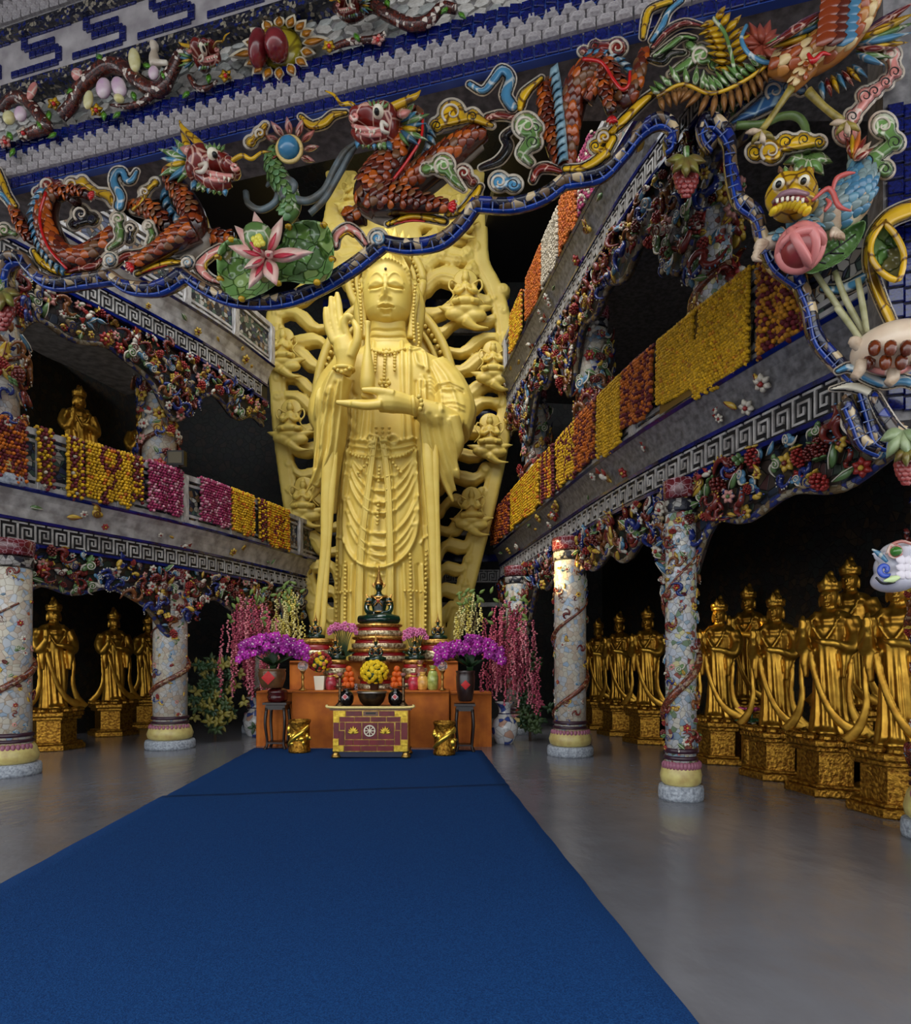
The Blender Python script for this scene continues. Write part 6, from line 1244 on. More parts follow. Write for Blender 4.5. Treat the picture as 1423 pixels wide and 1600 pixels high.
for k, a in enumerate([('orange and maroon garland at the far end of the right rail by the screen', 744, 782, mixd(Or, Ma, .4), .9, .06), ('narrow maroon and orange garland second from the far end of the right rail', 784, 796, mixd(Ma, Or, .45), .88, .06), ('yellow flower garland with dark seam, far part of the right rail', 798, 842, mixd(Ye, Or, .15), .9, .055),
        ('striped maroon and yellow garland left of the sunlit column top', 844, 864, (lambda u, v, r: Ma if (u*3) % 1 < .5 else (Or if r.rand() < .5 else Ye)), .9, .055), ('orange-yellow garland flecked with maroon above the sunlit column', 868, 896, mixd(Ye, Ma, .32), .9, .05), ('orange garland flecked with maroon, left of the plain yellow one', 898, 928, mixd(Or, Ma, .3), .9, .05),
        ('plain yellow garland narrow, left of the maroon and orange one', 934, 970, solid(Ye), .98, .045), ('maroon and orange flower garland between two yellow ones on the right rail', 972, 1020, mixd(Or, Ma, .45), .82, .048)]):
    flower_cloth('flower_garland', a[0], 'garland', RP, zt, a[4], a[1], a[2], a[3], .14, a[5], GR, seed=k)
flower_cloth('flower_garland', 'huge bright yellow marigold garland with a slit, nearest on the right rail', 'garland', RP, zt, 1.0, 1026, 1172, solid(Ye, (236,160,20), .08), .14, .036, GR, .05, lambda u, v: ((abs(u-.52) < .03) & (v > .14) & (v < .42)) | ((u > .55) & (v > .86-.1*(u-.55))) , 20)
flower_cloth('flower_garland', 'maroon and gold flower garland half hidden behind the front arch', 'garland', RP, zt, .98, 1182, 1262, mixd((220,150,20), Ma, .45), .14, .045, GR, seed=21)
zl = 3.32+.80+.90
for k, a in enumerate([('rust-orange and maroon garland at the left edge of the left rail', -12, 42, mixd(Or, Ma, .5), .92), ('narrow yellow garland with maroon twist, first from the left', 57, 84, scroll(Ye, Ma), .92), ('narrow yellow garland with maroon scrolls, second from the left', 103, 130, scroll(Ye, Ma, 2.), .98), ('broad yellow garland with a maroon ribbon emblem on the left rail', 133, 203, bigscroll, .92), ('narrow yellow garland with maroon scrolls right of the emblem garland', 204, 224, scroll(Ye, Ma, 2.5), .78),
        ('magenta and pink flower garland left of the rail post', 232, 286, mixd(Pk, (226,160,180), .3), .86), ('magenta and pink flower garland beside the plain yellow one', 314, 360, mixd(Pk, (226,160,180), .25), .86), ('plain golden yellow garland right of the magenta one, left rail', 362, 397, solid(Ye, Or, .15), .88), ('very narrow yellow garland with maroon twist at the far left rail', 404, 415, scroll(Ye, Ma, 3.), .9), ('orange-yellow garland with maroon writing marks next to the flame screen', 417, 452, (lambda u, v, r: Ma if (.35 < v < .8 and .3 < u < .8 and (math.sin(u*40)*math.sin(v*30) > .35)) else (Or if r.rand() < .3 else Ye)), .95)]):
    flower_cloth('flower_garland', a[0], 'garland', LP, zl, a[4], a[1], a[2], a[3], .14, .05, GL, seed=30+k)
zu = 7.72+.80+.90
for k, a in enumerate([('yellow garland on the highest rail, next to the flame screen', 797, 815, solid(Ye, Or, .2)), ('orange garland on the highest rail, left of the cream one', 822, 846, solid(Or, (200,90,10), .3)), ('cream white garland on the highest rail', 847, 872, solid(Wh)), ('orange garland on the highest rail, right of the cream one', 873, 900, solid(Or, (200,90,10), .3)), ('magenta garland on the highest rail beneath the dragon tail', 902, 925, mixd(Pk, Wh, .3))]):
    flower_cloth('flower_garland', a[0], 'garland', RPU, zu, .92, a[1], a[2], a[3], .14, .055, GU, seed=50+k)
# spotlight box on the left rail
p = LP.at(LP.nearest(-5.3, 11.9)-.1, .12, zl+.05); t = thing('spotlight', 'black box spotlight standing on the left gallery rail', 'lamp', p)
MB().box(p+Vector((0,0,.16)), (.30,.14,.26)).build('housing', BLK, t, False); MB().box(p+Vector((0,-.075,.16)), (.24,.012,.20)).build('glass', M('lamp_glass', (90,84,70), .1), t, False); MB().box(p+Vector((0,0,.015)), (.1,.1,.03)).build('bracket', BLK, t, False)
sp_ = bpy.data.lights.new('added_sun_patch', 'SPOT'); sp_.energy = 7000; sp_.color = (1, .74, .30); sp_.spot_size = math.radians(7.5); sp_.spot_blend = .35; sp_.shadow_soft_size = .05  # added lamp, stands in for the patch of sun on the column top
so = bpy.data.objects.new('added_sun_patch', sp_); COL.objects.link(so); src = p+Vector((.05,-.12,.2)); so.location = src
tgt = Vector((1.97-.2, 10.9, 3.2)); so.rotation_euler = (tgt-src).to_track_quat('-Z', 'Y').to_euler()
# ================================================================ altar
ORC = M('orange_cloth', (190,104,22), .8, 0, 'noise', (160,80,14), 4, .1)
def clothbox(mb, x0, x1, y0, y1, z0, z1):
    """cloth-covered table: slightly waved front"""
    n = 40; vs = []; fs = []
    for i in range(n+1):
        x = x0+(x1-x0)*i/n; wv = .012*math.sin(i*1.1)+.008*math.sin(i*2.7)
        vs += [(x, y0+wv-.02, z0), (x, y0+wv*.4, (z0+z1)/2), (x, y0, z1), (x, y1, z1), (x, y1, z0)]
    for i in range(n):
        for j in range(4): fs.append((i*5+j, i*5+5+j, i*5+6+j, i*5+1+j))
    fs += [(4,3,2,1,0), tuple(n*5+j for j in range(5))]
    return mb.add(vs, fs)
CLP = M('cloth_seam', (140,70,14), .85)
def cloth_table(label, x0, x1, y0, y1, z1):
    t = thing('altar_table', label, 'table', ((x0+x1)/2, (y0+y1)/2, 0), 'cloth covered altar tables')
    clothbox(MB(), x0, x1, y0, y1, .0, z1).build('cloth', ORC, t)
    MB().box(((x0+x1)/2, y0-.012, z1-.03), (x1-x0, .03, .02)).build('cloth_hem', CLP, t, False)
    return t
cloth_table('wide orange cloth altar table behind the offering box', -3.05, -.12, 11.94, 12.9, 1.06)
cloth_table('narrow orange cloth table at the left end of the altar', -3.78, -3.08, 12.15, 12.9, 1.04)
cloth_table('narrow orange cloth table at the right end of the altar', -.09, .68, 12.05, 12.9, 1.02)
cloth_table('raised orange cloth step carrying the green seated figures', -3.35, .05, 12.93, 13.32, 1.62)
# ---- offering box
bx0, bx1, by = -2.03, -.76, 10.5
t = thing('offering_box', 'maroon-tiled offering box with gold edges, lotus and wheel emblems, on the blue carpet', 'box', ((bx0+bx1)/2, by+.3, .02))
BRS = M('brass_edge', (206,170,90), .3, .9, 'noise', (150,110,50), 14, .1); MTL = M('maroon_tile', (122,20,30), .4, 0, 'noise', (96,12,20), 6, .05, .1); GPL = M('gold_plate', (232,198,70), .35, .6, 'noise', (190,150,40), 20, .2)
z0, z1 = .12, .80
MB().box(((bx0+bx1)/2, by+.31, (z0+z1)/2), (bx1-bx0-.04, .58, z1-z0)).build('body', BRS, t, False)
def X(u): return bx0+.02+(bx1-bx0-.04)*(u-238)/(930-238)
def Z(v): return z1-(z1-z0)*(v-1065)/(1455-1065)
def tile(u0, v0, u1, v1, mat, nm, th=.022, g=3): 
    c = ((X(u0)+X(u1))/2, by+.02-th/2, (Z(v0)+Z(v1))/2); d = (abs(X(u1)-X(u0))-.003, th, abs(Z(v0)-Z(v1))-.003); return MB().box(c, d).build(nm, mat, t, False)
for q in [(358,1070,505,1120),(662,1070,805,1120),(300,1126,432,1172),(438,1126,580,1172),(586,1126,728,1172),(734,1126,860,1172),(300,1176,346,1250),(814,1176,860,1250),(292,1256,342,1392),(808,1256,858,1392),(346,1342,424,1392),(428,1342,570,1392),(574,1342,718,1392),(722,1342,804,1392),(340,1398,492,1446),(496,1398,642,1446),(646,1398,796,1446),(242,1180,292,1328),(866,1180,926,1338),(352,1180,500,1336),(506,1180,648,1336),(654,1180,802,1336)]: tile(*q, MTL, 'maroon_tile')
tile(516, 1072, 655, 1118, M('slot_plate', (110,80,70), .4, .5), 'slot_plate'); tile(540, 1082, 635, 1100, BLK, 'coin_slot', .03)
for q in [(242,1070,354,1122),(242,1122,296,1176),(810,1070,926,1122),(866,1122,926,1176),(238,1334,290,1396),(238,1396,336,1450),(862,1344,926,1396),(802,1396,926,1450)]: tile(*q, GPL, 'gold_corner', .03)
for cx in (426, 722):
    for k, (a, ln) in enumerate(((1.57,72),(1.15,66),(1.99,66),(.72,60),(2.42,60),(.25,56),(2.89,56))):
        q = petal_pts(a, 2, ln, 12, 6); MB().plate(q, .012, lambda x, y, zz, cx=cx: (X(cx+x), by-.004-zz-.002, Z(1280-y)), .004).build('lotus_petal', GPL, t)
wc = Vector((X(577), by-.012, Z(1256))); wr = .086
MB().tube([wc+Vector((wr*math.cos(a), 0, wr*math.sin(a))) for a in np.linspace(0, 2*math.pi, 33)], .011, 7, res=1).build('wheel_rim', IVO, t); MB().ell(wc, (.022,.012,.022), 10, 7).build('wheel_hub', IVO, t)
for k in range(8): a = k*math.pi/4; MB().tube([wc, wc+Vector((wr*math.cos(a), 0, wr*math.sin(a)))], .008, 6, res=1).build('wheel_spoke', IVO, t)
MB().box(((bx0+bx1)/2, by+.31, z1+.03), (bx1-bx0+.06, .66, .05)).build('top_board', M('top_dark', (90,50,34), .3), t, False)
MB().tube([(bx0-.07, by-.03, z1+.10), (bx0-.02, by-.03, z1+.055), ((bx0+bx1)/2, by-.03, z1+.05), (bx1+.02, by-.03, z1+.055), (bx1+.07, by-.03, z1+.10)], [.02,.024,.024,.024,.02], 9, res=5).build('top_edge', M('top_edge_cream', (232,206,130), .35, .3), t)
MB().box(((bx0+bx1)/2, by+.3, .075), (bx1-bx0-.16, .5, .09)).build('plinth', M('plinth_navy', (14,26,60), .5), t, False)
for x in (bx0+.06, bx1-.06):
    for y in (by+.06, by+.54): MB().lathe([(.085,0),(.075,.03),(.05,.07),(.06,.10),(.07,.12)], (x, y, .024), 10).build('foot', BRS, t)
# ---- on the box: bowl, jars, candlesticks
zt_ = z1+.056; BRZ = M('bronze', (120,96,70), .32, .9, 'noise', (70,52,36), 8, .1)
def top(name, label, cat, px, Y, z, grp=None): return thing(name, label, cat, ((px-CX)/FPX*Y, Y, z), grp)
t = top('bronze_bowl', 'wide bronze bowl in the middle of the offering box', 'bowl', 581, 10.75, zt_); B = WLOC[t.name]
MB().lathe([(.10,0),(.14,.01),(.2,.08),(.235,.17),(.24,.22),(.25,.23),(.25,.25),(.22,.25),(.2,.1),(.02,.06)], B, 28).build('bowl', BRZ, t); MB().lathe([(.245,.215),(.255,.225),(.255,.245),(.245,.25)], B, 28).build('rim', M('pewter_rim', (170,160,150), .3, .9), t)
for px, lab in ((541, 'round black jar with a red diamond label left of the bronze bowl'), (618, 'round black jar with a red diamond label right of the bronze bowl')):
    t = top('round_jar', lab, 'jar', px, 10.78, zt_, 'black jars on the offering box'); B = Vector(WLOC[t.name])
    MB().lathe([(.06,0),(.085,.015),(.12,.07),(.13,.14),(.115,.21),(.07,.255),(.05,.26),(.05,.285),(.055,.29)], B, 22).build('body', M('jar_black', (16,16,18), .12, coat=.5), t)
    MB().plate([(-.055,0),(0,-.055),(.055,0),(0,.055)], .01, lambda x, y, z: B+Vector((x, -.125-z, .16+y)), .0).build('diamond_label', M('label_white', (220,190,190), .4), t, False); MB().plate([(-.036,0),(0,-.036),(.036,0),(0,.036)], .008, lambda x, y, z: B+Vector((x, -.134-z, .16+y)), .0).build('red_mark', RED, t, False)
    MB().lathe([(.065,0),(.07,.01),(.065,.02)], B, 18).build('foot_ring', M('porcelain_foot', (200,200,200), .3), t)
for px, lab in ((531, 'bronze candlestick left of the bronze bowl'), (630, 'bronze candlestick right of the bronze bowl')):
    t = top('candlestick', lab, 'candlestick', px, 10.72, zt_, 'candlesticks on the offering box'); B = WLOC[t.name]
    MB().lathe([(.07,0),(.075,.02),(.05,.05),(.03,.08)], B, 18).build('base', BRZ, t)
    MB().lathe([(.02,.07),(.035,.10),(.02,.13),(.03,.17),(.02,.20),(.028,.24),(.02,.28),(.03,.31),(.02,.34),(.03,.38),(.022,.42),(.03,.46),(.02,.5)], B, 16).build('stem', BRZ, t); MB().lathe([(.02,.315),(.10,.325),(.10,.335),(.02,.34)], B, 20).build('drip_tray', BRZ, t); MB().lathe([(.03,.5),(.05,.53),(.05,.55),(.02,.56)], B, 16).build('cup', M('cup_pink', (170,110,100), .4), t)
# ---- carved gold cylinders
for px, py, lab in ((468, 1176, 'carved golden cylinder standing on the carpet left of the offering box'), (694, 1180, 'carved golden cylinder standing on the carpet right of the offering box')):
    p = fl(px, py); Y = p.y; t = thing('gold_cylinder', lab, 'cylinder', (p.x, p.y, .012), 'carved gold cylinders'); B = Vector((p.x, p.y, .012)); r = .19
    MB().lathe([(r*.98,0),(r*1.02,.02),(r*1.0,.06),(r*.93,.08),(r*.93,.50),(r*1.0,.52),(r*1.02,.56),(r*.95,.57),(r*.9,.5),(.02,.48)], B, 26).build('drum', GLC, t)
    rn = random.Random(px)
    MB().tube([B+Vector((r*.98*math.cos(a), r*.98*math.sin(a), .12+.36*q)) for q, a in [(i/12, -2.8+i*.2) for i in range(13)]], [.02+.03*math.sin(i*.26) for i in range(13)], 8, res=2).build('carved_scroll', GLB, t)
    for k in range(12): a = rn.uniform(-2.9, -.2); orn_ = MB().ell(B+Vector((r*.95*math.cos(a), r*.95*math.sin(a), rn.uniform(.12,.46))), (rn.uniform(.03,.06), .03, rn.uniform(.03,.07)), 9, 6); orn_.build('carved_boss', GLB, t)
# ---- green seated figures
EM = M('emerald_glass', (4,46,32), .12, 0, 'noise', (2,18,13), 3, .03, .6); GT = M('gold_trim', (216,170,90), .3, .85, 'noise', (140,90,40), 20, .2)
mb = MB(); mb.tube(T((-.44,-.02,.10),(-.2,-.16,.09),(.1,-.22,.1),(.3,-.1,.1),(.44,0,.10)), [.09,.12,.12,.12,.09], 12, .9, res=4); mb.ell((0,-.02,.12), (.4,.22,.11), 16, 9); mb.tube(T((0,.02,.15),(0,.02,.3),(0,.02,.5),(0,.02,.62),(0,.02,.68)), [.17,.15,.19,.16,.07], 16, .7, res=4)
for s in (-1, 1): mb.tube(T((s*.2,.02,.58),(s*.27,.0,.42),(s*.24,-.08,.27),(s*.06,-.18,.22)), [.07,.065,.06,.05], 10, res=4)
mb.tube(T((0,0,.66),(0,0,.74)), [.06,.06], 10, res=1); V, F = smooth_remesh(mb, .016, 3); EB = share('body', (V, F), EM)
mb = MB(); mb.ell((0,-.01,.82), (.085,.095,.11), 16, 12); mb.ell((0,-.1,.81), (.014,.018,.025), 8, 6); V, F = smooth_remesh(mb, .01, 2); EH = share('face', (V, F), EM)
mb = MB(); mb.lathe([(.10,.87),(.115,.885),(.11,.91),(.085,.94),(.09,.96),(.06,1.0),(.065,1.02),(.035,1.07),(.04,1.09),(.02,1.14),(.022,1.16),(.008,1.3),(.002,1.36)], (0,0,0), 18)
for s in (-1, 1): mb.plate([(s*.09,.78),(s*.16,.86),(s*.12,.92),(s*.095,.9)], .02, lambda x, y, z: (x, -.02-z, y)); 
EC = share('spired_crown', (np.array(mb.v), mb.f), GT)
mb = MB(); mb.tube([(.17*math.cos(a), .02+.13*math.sin(a), .62+.03*math.sin(a)) for a in np.linspace(0, 2*math.pi, 25)], .026, 7, res=1); mb.ell((0,-.15,.5), (.05,.03,.06), 8, 6)
for s in (-1, 1):
    for z_ in (.5, .43): mb.tube([(s*.235+.072*math.cos(a), .01+.072*math.sin(a), z_) for a in np.linspace(0, 2*math.pi, 17)], .018, 6, res=1)
    mb.plate([(s*.2,.6),(s*.31,.68),(s*.28,.58),(s*.22,.54)], .03, lambda x, y, z: (x, -.0-z, y))
    mb.tube(T((s*.12,-.12,.6),(0,-.17,.5),(s*-.1,-.15,.38)), .016, 6, res=3)
mb.tube([(.17*math.cos(a), .02+.12*math.sin(a), .27) for a in np.linspace(0, 2*math.pi, 25)], .022, 7, res=1); EJ = share('gold_jewellery', (np.array(mb.v), mb.f), GT)
EG = M('pendant_red', (170,40,40), .2, coat=.5); PEN = share('pendant', (np.array(MB().ell((0,-.185,.5), (.025,.015,.03), 8, 6).v), MB().ell((0,0,0), 1, 8, 6).f), EG)
SIL = M('silver_gilt', (222,208,170), .28, .6, 'noise', (110,80,50), 24, .5); REDB = M('red_lacquer', (150,20,26), .3)
def emerald(lab, px, pytop, pybot, Y, tiers):
    s = (pybot-pytop)/FPX*Y/1.36; z = CAMZ+(HOR-pybot)/FPX*Y; x = (px-CX)/FPX*Y
    t = thing('green_seated_figure', lab, 'figurine', (x, Y, z), 'emerald green seated figures')
    for nm, me in (('body', EB), ('face', EH), ('spired_crown', EC), ('gold_jewellery', EJ), ('pendant', PEN)): inst(nm, me, Matrix.Translation((x, Y, z)) @ Matrix.Diagonal((s, s, s, 1)), t)
    if tiers:
        p = thing('tiered_pedestal', tiers[0], 'pedestal', (x, Y, z-tiers[1]), 'gilt pedestals of the green figures'); h = tiers[1]; w_ = tiers[2]; n = tiers[3]
        for i in range(n):
            za = z-h+h*i/n; zb_ = z-h+h*(i+1)/n-.001; r0 = w_*(1.25-.28*i/max(1, n-1)); hh = zb_-za
            MB().lathe([(r0*.92,0),(r0,hh*.12),(r0*1.0,hh*.4),(r0*.9,hh*.45)], (x, Y, za), 24, 1, .62).build('silver_tier', SIL, p); MB().lathe([(r0*.86,hh*.42),(r0*.88,hh*.5),(r0*.86,hh*.72)], (x, Y, za), 24, 1, .62).build('red_band', REDB, p); MB().lathe([(r0*.88,hh*.7),(r0*.98,hh*.8),(r0*.98,hh*.95),(r0*.9,hh)], (x, Y, za), 24, 1, .62).build('gilt_tier', GT, p)
emerald('largest emerald green seated figure with a tall gold spire, before the great statue', 592, 880, 975, 13.0, ('three-tiered silver and red pedestal under the largest green figure', .76, .5, 3))
emerald('small green seated figure at the left end of the upper altar', 493, 955, 998, 13.1, ('low pale gold pedestal under the left-end green figure', .42, .34, 1)); emerald('small green seated figure at the right end of the upper altar', 684, 957, 999, 13.1, ('low pale gold pedestal under the right-end green figure', .42, .34, 1))
emerald('small green seated figure front left of the large pedestal', 524, 986, 1031, 12.6, ('small gilt pedestal front left of the large pedestal', .58, .26, 2)); emerald('small green seated figure in front of the middle of the large pedestal', 587, 986, 1033, 12.4, ('small gilt pedestal right behind the yellow chrysanthemums', .56, .28, 2)); emerald('small green seated figure front right of the large pedestal', 648, 986, 1031, 12.6, ('small gilt pedestal front right of the large pedestal', .58, .26, 2))
# ---- flowers
def blossom_mesh(name, c1, c2, n=5, w_=.3):
    mb = MB()
    for k in range(n): mb.plate(petal_pts(k*2*math.pi/n, .05, .55, w_*.7, 5), .03, None, .1)
    mb.mat(1).ell((0,0,.12), .12, 6, 4); me = bpy.data.meshes.new(name); me.from_pydata(mb.v, [], mb.f); me.materials.append(c1); me.materials.append(c2); me.polygons.foreach_set('material_index', mb.mi); return me
ORB = [blossom_mesh('blossom', M('orchid_purple', (188,40,170), .5), M('orchid_heart', (240,200,220), .5)), blossom_mesh('blossom', M('orchid_violet', (150,30,140), .5), M('orchid_heart'))]
ORP = [blossom_mesh('blossom', M('orchid_pink', (206,110,160), .5), M('orchid_heart2', (150,40,70), .5))]
LFD = M('leaf_deep_green', (36,70,30), .45, 0, 'noise', (20,44,18), 6)
def rotv(n, spin=0):
    n = Vector(n).normalized(); x = n.orthogonal().normalized(); return Matrix((x, n.cross(x), n)).transposed().to_4x4() @ Matrix.Rotation(spin, 4, 'Z')
def orchid(label, px, py, wpx, hpx, Y, n, size, meshes, pot, seed, grp):
    rn = random.Random(seed); c = w2(px, py, Y); t = thing('orchid', label, 'orchid', (c.x, Y, pot), grp); k = Y/FPX
    for i in range(n):
        a = rn.uniform(-1, 1); x = a*wpx/2; base = -(1-a*a)*hpx*.45; y = base+rn.uniform(0, hpx*.6)
        p = w2(px+x, py+y, Y+rn.uniform(-.3,.25)); inst('blossom', rn.choice(meshes), Matrix.Translation(p) @ rotv((rn.uniform(-.5,.5)+a*.4, -1, rn.uniform(-.2,.5)), rn.uniform(0, 6)) @ Matrix.Diagonal((size, size, size, 1)), t)
    for i in range(9):
        a = (i-4)/4; e = w2(px+a*wpx*.42, py-(1-a*a)*hpx*.3, Y); MB().tube([(c.x+a*.04, Y, pot), (c.x+a*.12, Y, (pot+e.z)/2+.1), e], [.012,.01,.006], 6, res=4).build('stem', LFD, t)
    for i in range(14):
        a = rn.uniform(0, 6.28); MB().plate(petal_pts(a, .02, rn.uniform(.25,.42), .05, 6), .012, lambda x, y, z: (c.x+x, Y+y*.6, pot+.05+z+.5*math.hypot(x, y)*rn.uniform(.9,1.1)), .01).build('leaf', LFD, t)
OG = 'purple orchids on stands'
orchid('big purple orchid spray in the pot at the left of the altar', 426, 1010, 108, 40, 11.7, 120, .15, ORB, CAMZ+(HOR-1046)*.0117, 1, OG); orchid('big purple orchid spray in the pot at the right of the altar', 734, 1014, 106, 40, 11.6, 120, .15, ORB, CAMZ+(HOR-1048)*.0116, 2, OG)
orchid('small pink orchid spray behind the left front green figure', 536, 980, 46, 20, 12.8, 40, .11, ORP, 1.62, 3, 'small pink orchids'); orchid('small pink orchid spray behind the right front green figure', 648, 990, 40, 18, 12.8, 40, .11, ORP, 1.62, 4, 'small pink orchids')
def pot(label, px, pyt, pyb, rpx, Y, mat, mark):
    z0_ = CAMZ+(HOR-pyb)/FPX*Y; h = (pyb-pyt)/FPX*Y; r = rpx/FPX*Y; x = (px-CX)/FPX*Y; t = thing('flower_pot', label, 'pot', (x, Y, z0_)); B = (x, Y, z0_)
    MB().lathe([(r*.6,0),(r*.75,h*.05),(r*.95,h*.45),(r,h*.8),(r*.93,h*.9),(r,h*.95),(r,h),(r*.85,h),(r*.8,h*.9),(.01,h*.88)], B, 24).build('body', mat, t)
    MB().plate([(-r*.5,0),(0,-r*.5),(r*.5,0),(0,r*.5)], .01, lambda a, b, c: (x+a, Y-r*.99-c, z0_+h*.55+b), .01).build('red_diamond', mark, t, False); return t
pot('brown glazed flower pot with red diamond paper under the left purple orchid', 425, 1045, 1075, 21, 11.7, M('pot_brown', (120,84,50), .3, 0, 'noise', (80,50,30), 6, .1, .3), M('paper_red', (196,30,30), .6)); pot('dark flower pot with round red paper under the right purple orchid', 727, 1048, 1096, 15, 11.6, M('pot_dark', (60,40,34), .3, 0, 'noise', (36,22,20), 6, .1, .3), M('paper_red'))
WDK = M('dark_wood', (38,20,14), .35, 0, 'noise', (22,12,8), 8, .1)
def stand(label, px, pyt, pyb, wpx):
    p = fl(px, pyb); Y = p.y; h = CAMZ+(HOR-pyt)/FPX*Y; w_ = wpx/FPX*Y/2; t = thing('plant_stand', label, 'stand', (p.x, Y+w_, 0), 'dark wooden plant stands'); x, y = p.x, Y+w_
    MB().box((x, y, h-.02), (w_*2.2, w_*2.2, .04)).build('top', WDK, t, False); MB().box((x, y, h-.09), (w_*1.8, w_*1.8, .08)).build('apron', WDK, t, False); MB().box((x, y, .12), (w_*1.7, w_*1.7, .03)).build('shelf', WDK, t, False)
    for sx in (-1, 1):
        for sy in (-1, 1): MB().tube([(x+sx*w_*.8, y+sy*w_*.8, h-.1), (x+sx*w_*.9, y+sy*w_*.9, h*.55), (x+sx*w_*.75, y+sy*w_*.75, .12), (x+sx*w_*.95, y+sy*w_*.95, 0)], [.03,.028,.024,.03], 8, res=4).build('leg', WDK, t)
    return h, x, y
h_, x_, y_ = stand('dark wooden plant stand left of the altar', 429, 1098, 1172, 34); 
t = thing('lacquer_box', 'round dark red lacquer box on the left plant stand', 'box', (x_, y_, h_)); MB().lathe([(.13,0),(.17,.02),(.19,.10),(.17,.16),(.19,.17),(.17,.22),(.1,.26),(.03,.27)], (x_, y_, h_), 22).build('body', M('lacquer_dark_red', (70,16,16), .2, coat=.4), t); MB().lathe([(.02,.265),(.04,.285),(.02,.31)], (x_, y_, h_), 12).build('knob', GT, t)
stand('dark wooden plant stand right of the altar', 726, 1100, 1176, 30)
def vase(label, px, pyt, pyb, rpx, mat):
    p = fl(px, pyb); Y = p.y; h = (pyb-pyt)/FPX*Y; r = rpx/FPX*Y; B = (p.x, Y+r, 0); t = thing('floor_vase', label, 'vase', B, 'floor vases beside the altar')
    MB().lathe([(r*.6,0),(r*.66,h*.03),(r*.9,h*.2),(r,h*.38),(r*.85,h*.54),(r*.5,h*.66),(r*.42,h*.78),(r*.5,h*.92),(r*.7,h*.98),(r*.72,h),(r*.6,h),(r*.4,h*.9),(.01,h*.88)], B, 24).build('body', mat, t); MB().lathe([(r*.44,h*.7),(r*.5,h*.72),(r*.44,h*.74)], B, 20).build('neck_ring', NAV, t); return B, h
PORC = M('porcelain_blue_white', (206,204,204), .2, 0, 'mosaic', [(206,206,206),(60,80,150),(200,200,204),(196,196,200),(190,150,130),(206,204,200)], 7, .1, .4)
def wisteria(label, px, py0, py1, wpx, Y, mats, n, seed, grp, base, trunk=True):
    rn = random.Random(seed); c = w2(px, py0, Y); t = thing('blossom_tree', label, 'flowering branch', base, grp)
    if trunk:
        for k in range(5): e = w2(px+rn.uniform(-.4,.4)*wpx, py0+rn.uniform(0,20), Y); MB().tube([base, (base[0]+rn.uniform(-.05,.05), Y, base[2]+(e.z-base[2])*.5), e], [.025,.02,.01], 7, res=4).build('branch', M('twig_brown', (70,50,34), .6), t)
    for k in range(n):
        x = px+max(-.55, min(.55, rn.gauss(0,.24)))*wpx; ya = py0+(rn.uniform(0,.62)**.9+.5*(abs(x-px)/wpx)**2)*(py1-py0); ln = rn.uniform(.22,.42)*(py1-py0); yy = Y+rn.uniform(-.3,.3); mb = MB(); m = int(ln/3.2)
        for i in range(m): q = w2(x+rn.uniform(-2.2,2.2), ya+i*3.2, yy+rn.uniform(-.03,.03)); mb.ell(q, (rn.uniform(.016,.03),)*2+(rn.uniform(.016,.028),), 5, 4)
        mb.build('blossom_strand', rn.choice(mats), t, True)
    for k in range(22): q = w2(px+rn.uniform(-.4,.4)*wpx, py0+rn.uniform(-10,.3*(py1-py0)), Y+rn.uniform(-.3,.1)); MB().plate(petal_pts(rn.uniform(0,6), 0, .16, .035, 5), .006, lambda x, y, z: q+Vector((x, -z, y)), .01).build('leaf', M('leaf_fresh', (96,120,50), .5), t)
WP = [M('wisteria_rose', (196,90,110), .6), M('wisteria_pink', (214,130,140), .6), M('wisteria_deep', (150,56,80), .6)]
B, h = vase('pale porcelain floor vase left of the altar', 393, 1090, 1152, 20, PORC); wisteria('tall pink hanging blossoms in the floor vase left of the altar', 388, 928, 1090, 84, 12.9, WP, 130, 5, 'pink blossom trees', (B[0], B[1], h-.08))
B, h = vase('blue and white porcelain floor vase right of the altar', 790, 1098, 1164, 22, PORC); wisteria('tall pink hanging blossoms in the floor vase right of the altar', 796, 938, 1100, 84, 12.4, WP, 130, 6, 'pink blossom trees', (B[0], B[1], h-.08))
WY = [M('blossom_cream_yellow', (206,190,90), .6), M('blossom_pale', (216,206,140), .6)]
wisteria('cream-yellow blossom branches behind the left purple orchid', 450, 922, 1010, 44, 13.3, WY, 60, 7, 'yellow blossom branches', (w2(450,1010,13.3).x, 13.3, 1.62)); wisteria('cream-yellow blossom branches behind the right purple orchid', 733, 926, 1010, 40, 13.3, WY, 50, 8, 'yellow blossom branches', (w2(733,1010,13.3).x, 13.3, 1.02))
def bush(label, px, py0, py1, wpx, Y, mats, n, seed, z):
    rn = random.Random(seed); x0 = (px-CX)/FPX*Y; t = thing('leafy_bush', label, 'bush', (x0, Y, z))
    for k in range(n):
        q = w2(px+rn.gauss(0,.22)*wpx, rn.uniform(py0, py1), Y+rn.uniform(-.3,.3)); mb = MB(); 
        for j in range(5): a = j*1.3+rn.random(); mb.plate(petal_pts(a, 0, rn.uniform(.1,.18), .035, 5), .006, lambda x, y, zz: q+Vector((x, -zz+.2*x*y, y)), .01)
        mb.build('leaf_cluster', rn.choice(mats), t)['kind'] = 'stuff'
    MB().tube([(x0, Y, z), (x0, Y, z+.6)], [.03,.02], 7, res=1).build('stem', M('twig_brown'), t)
bush('dark green bush on the floor behind the second left column', 336, 1030, 1140, 80, 12.9, [LFD, M('leaf_shade', (50,70,30), .5), M('leaf_gold_fleck', (120,110,40), .5)], 110, 9, 0)
bush('dark green and pink bush on the floor right of the blue and white vase', 828, 1020, 1140, 44, 12.9, [LFD, M('leaf_shade'), WP[2]], 70, 10, 0)
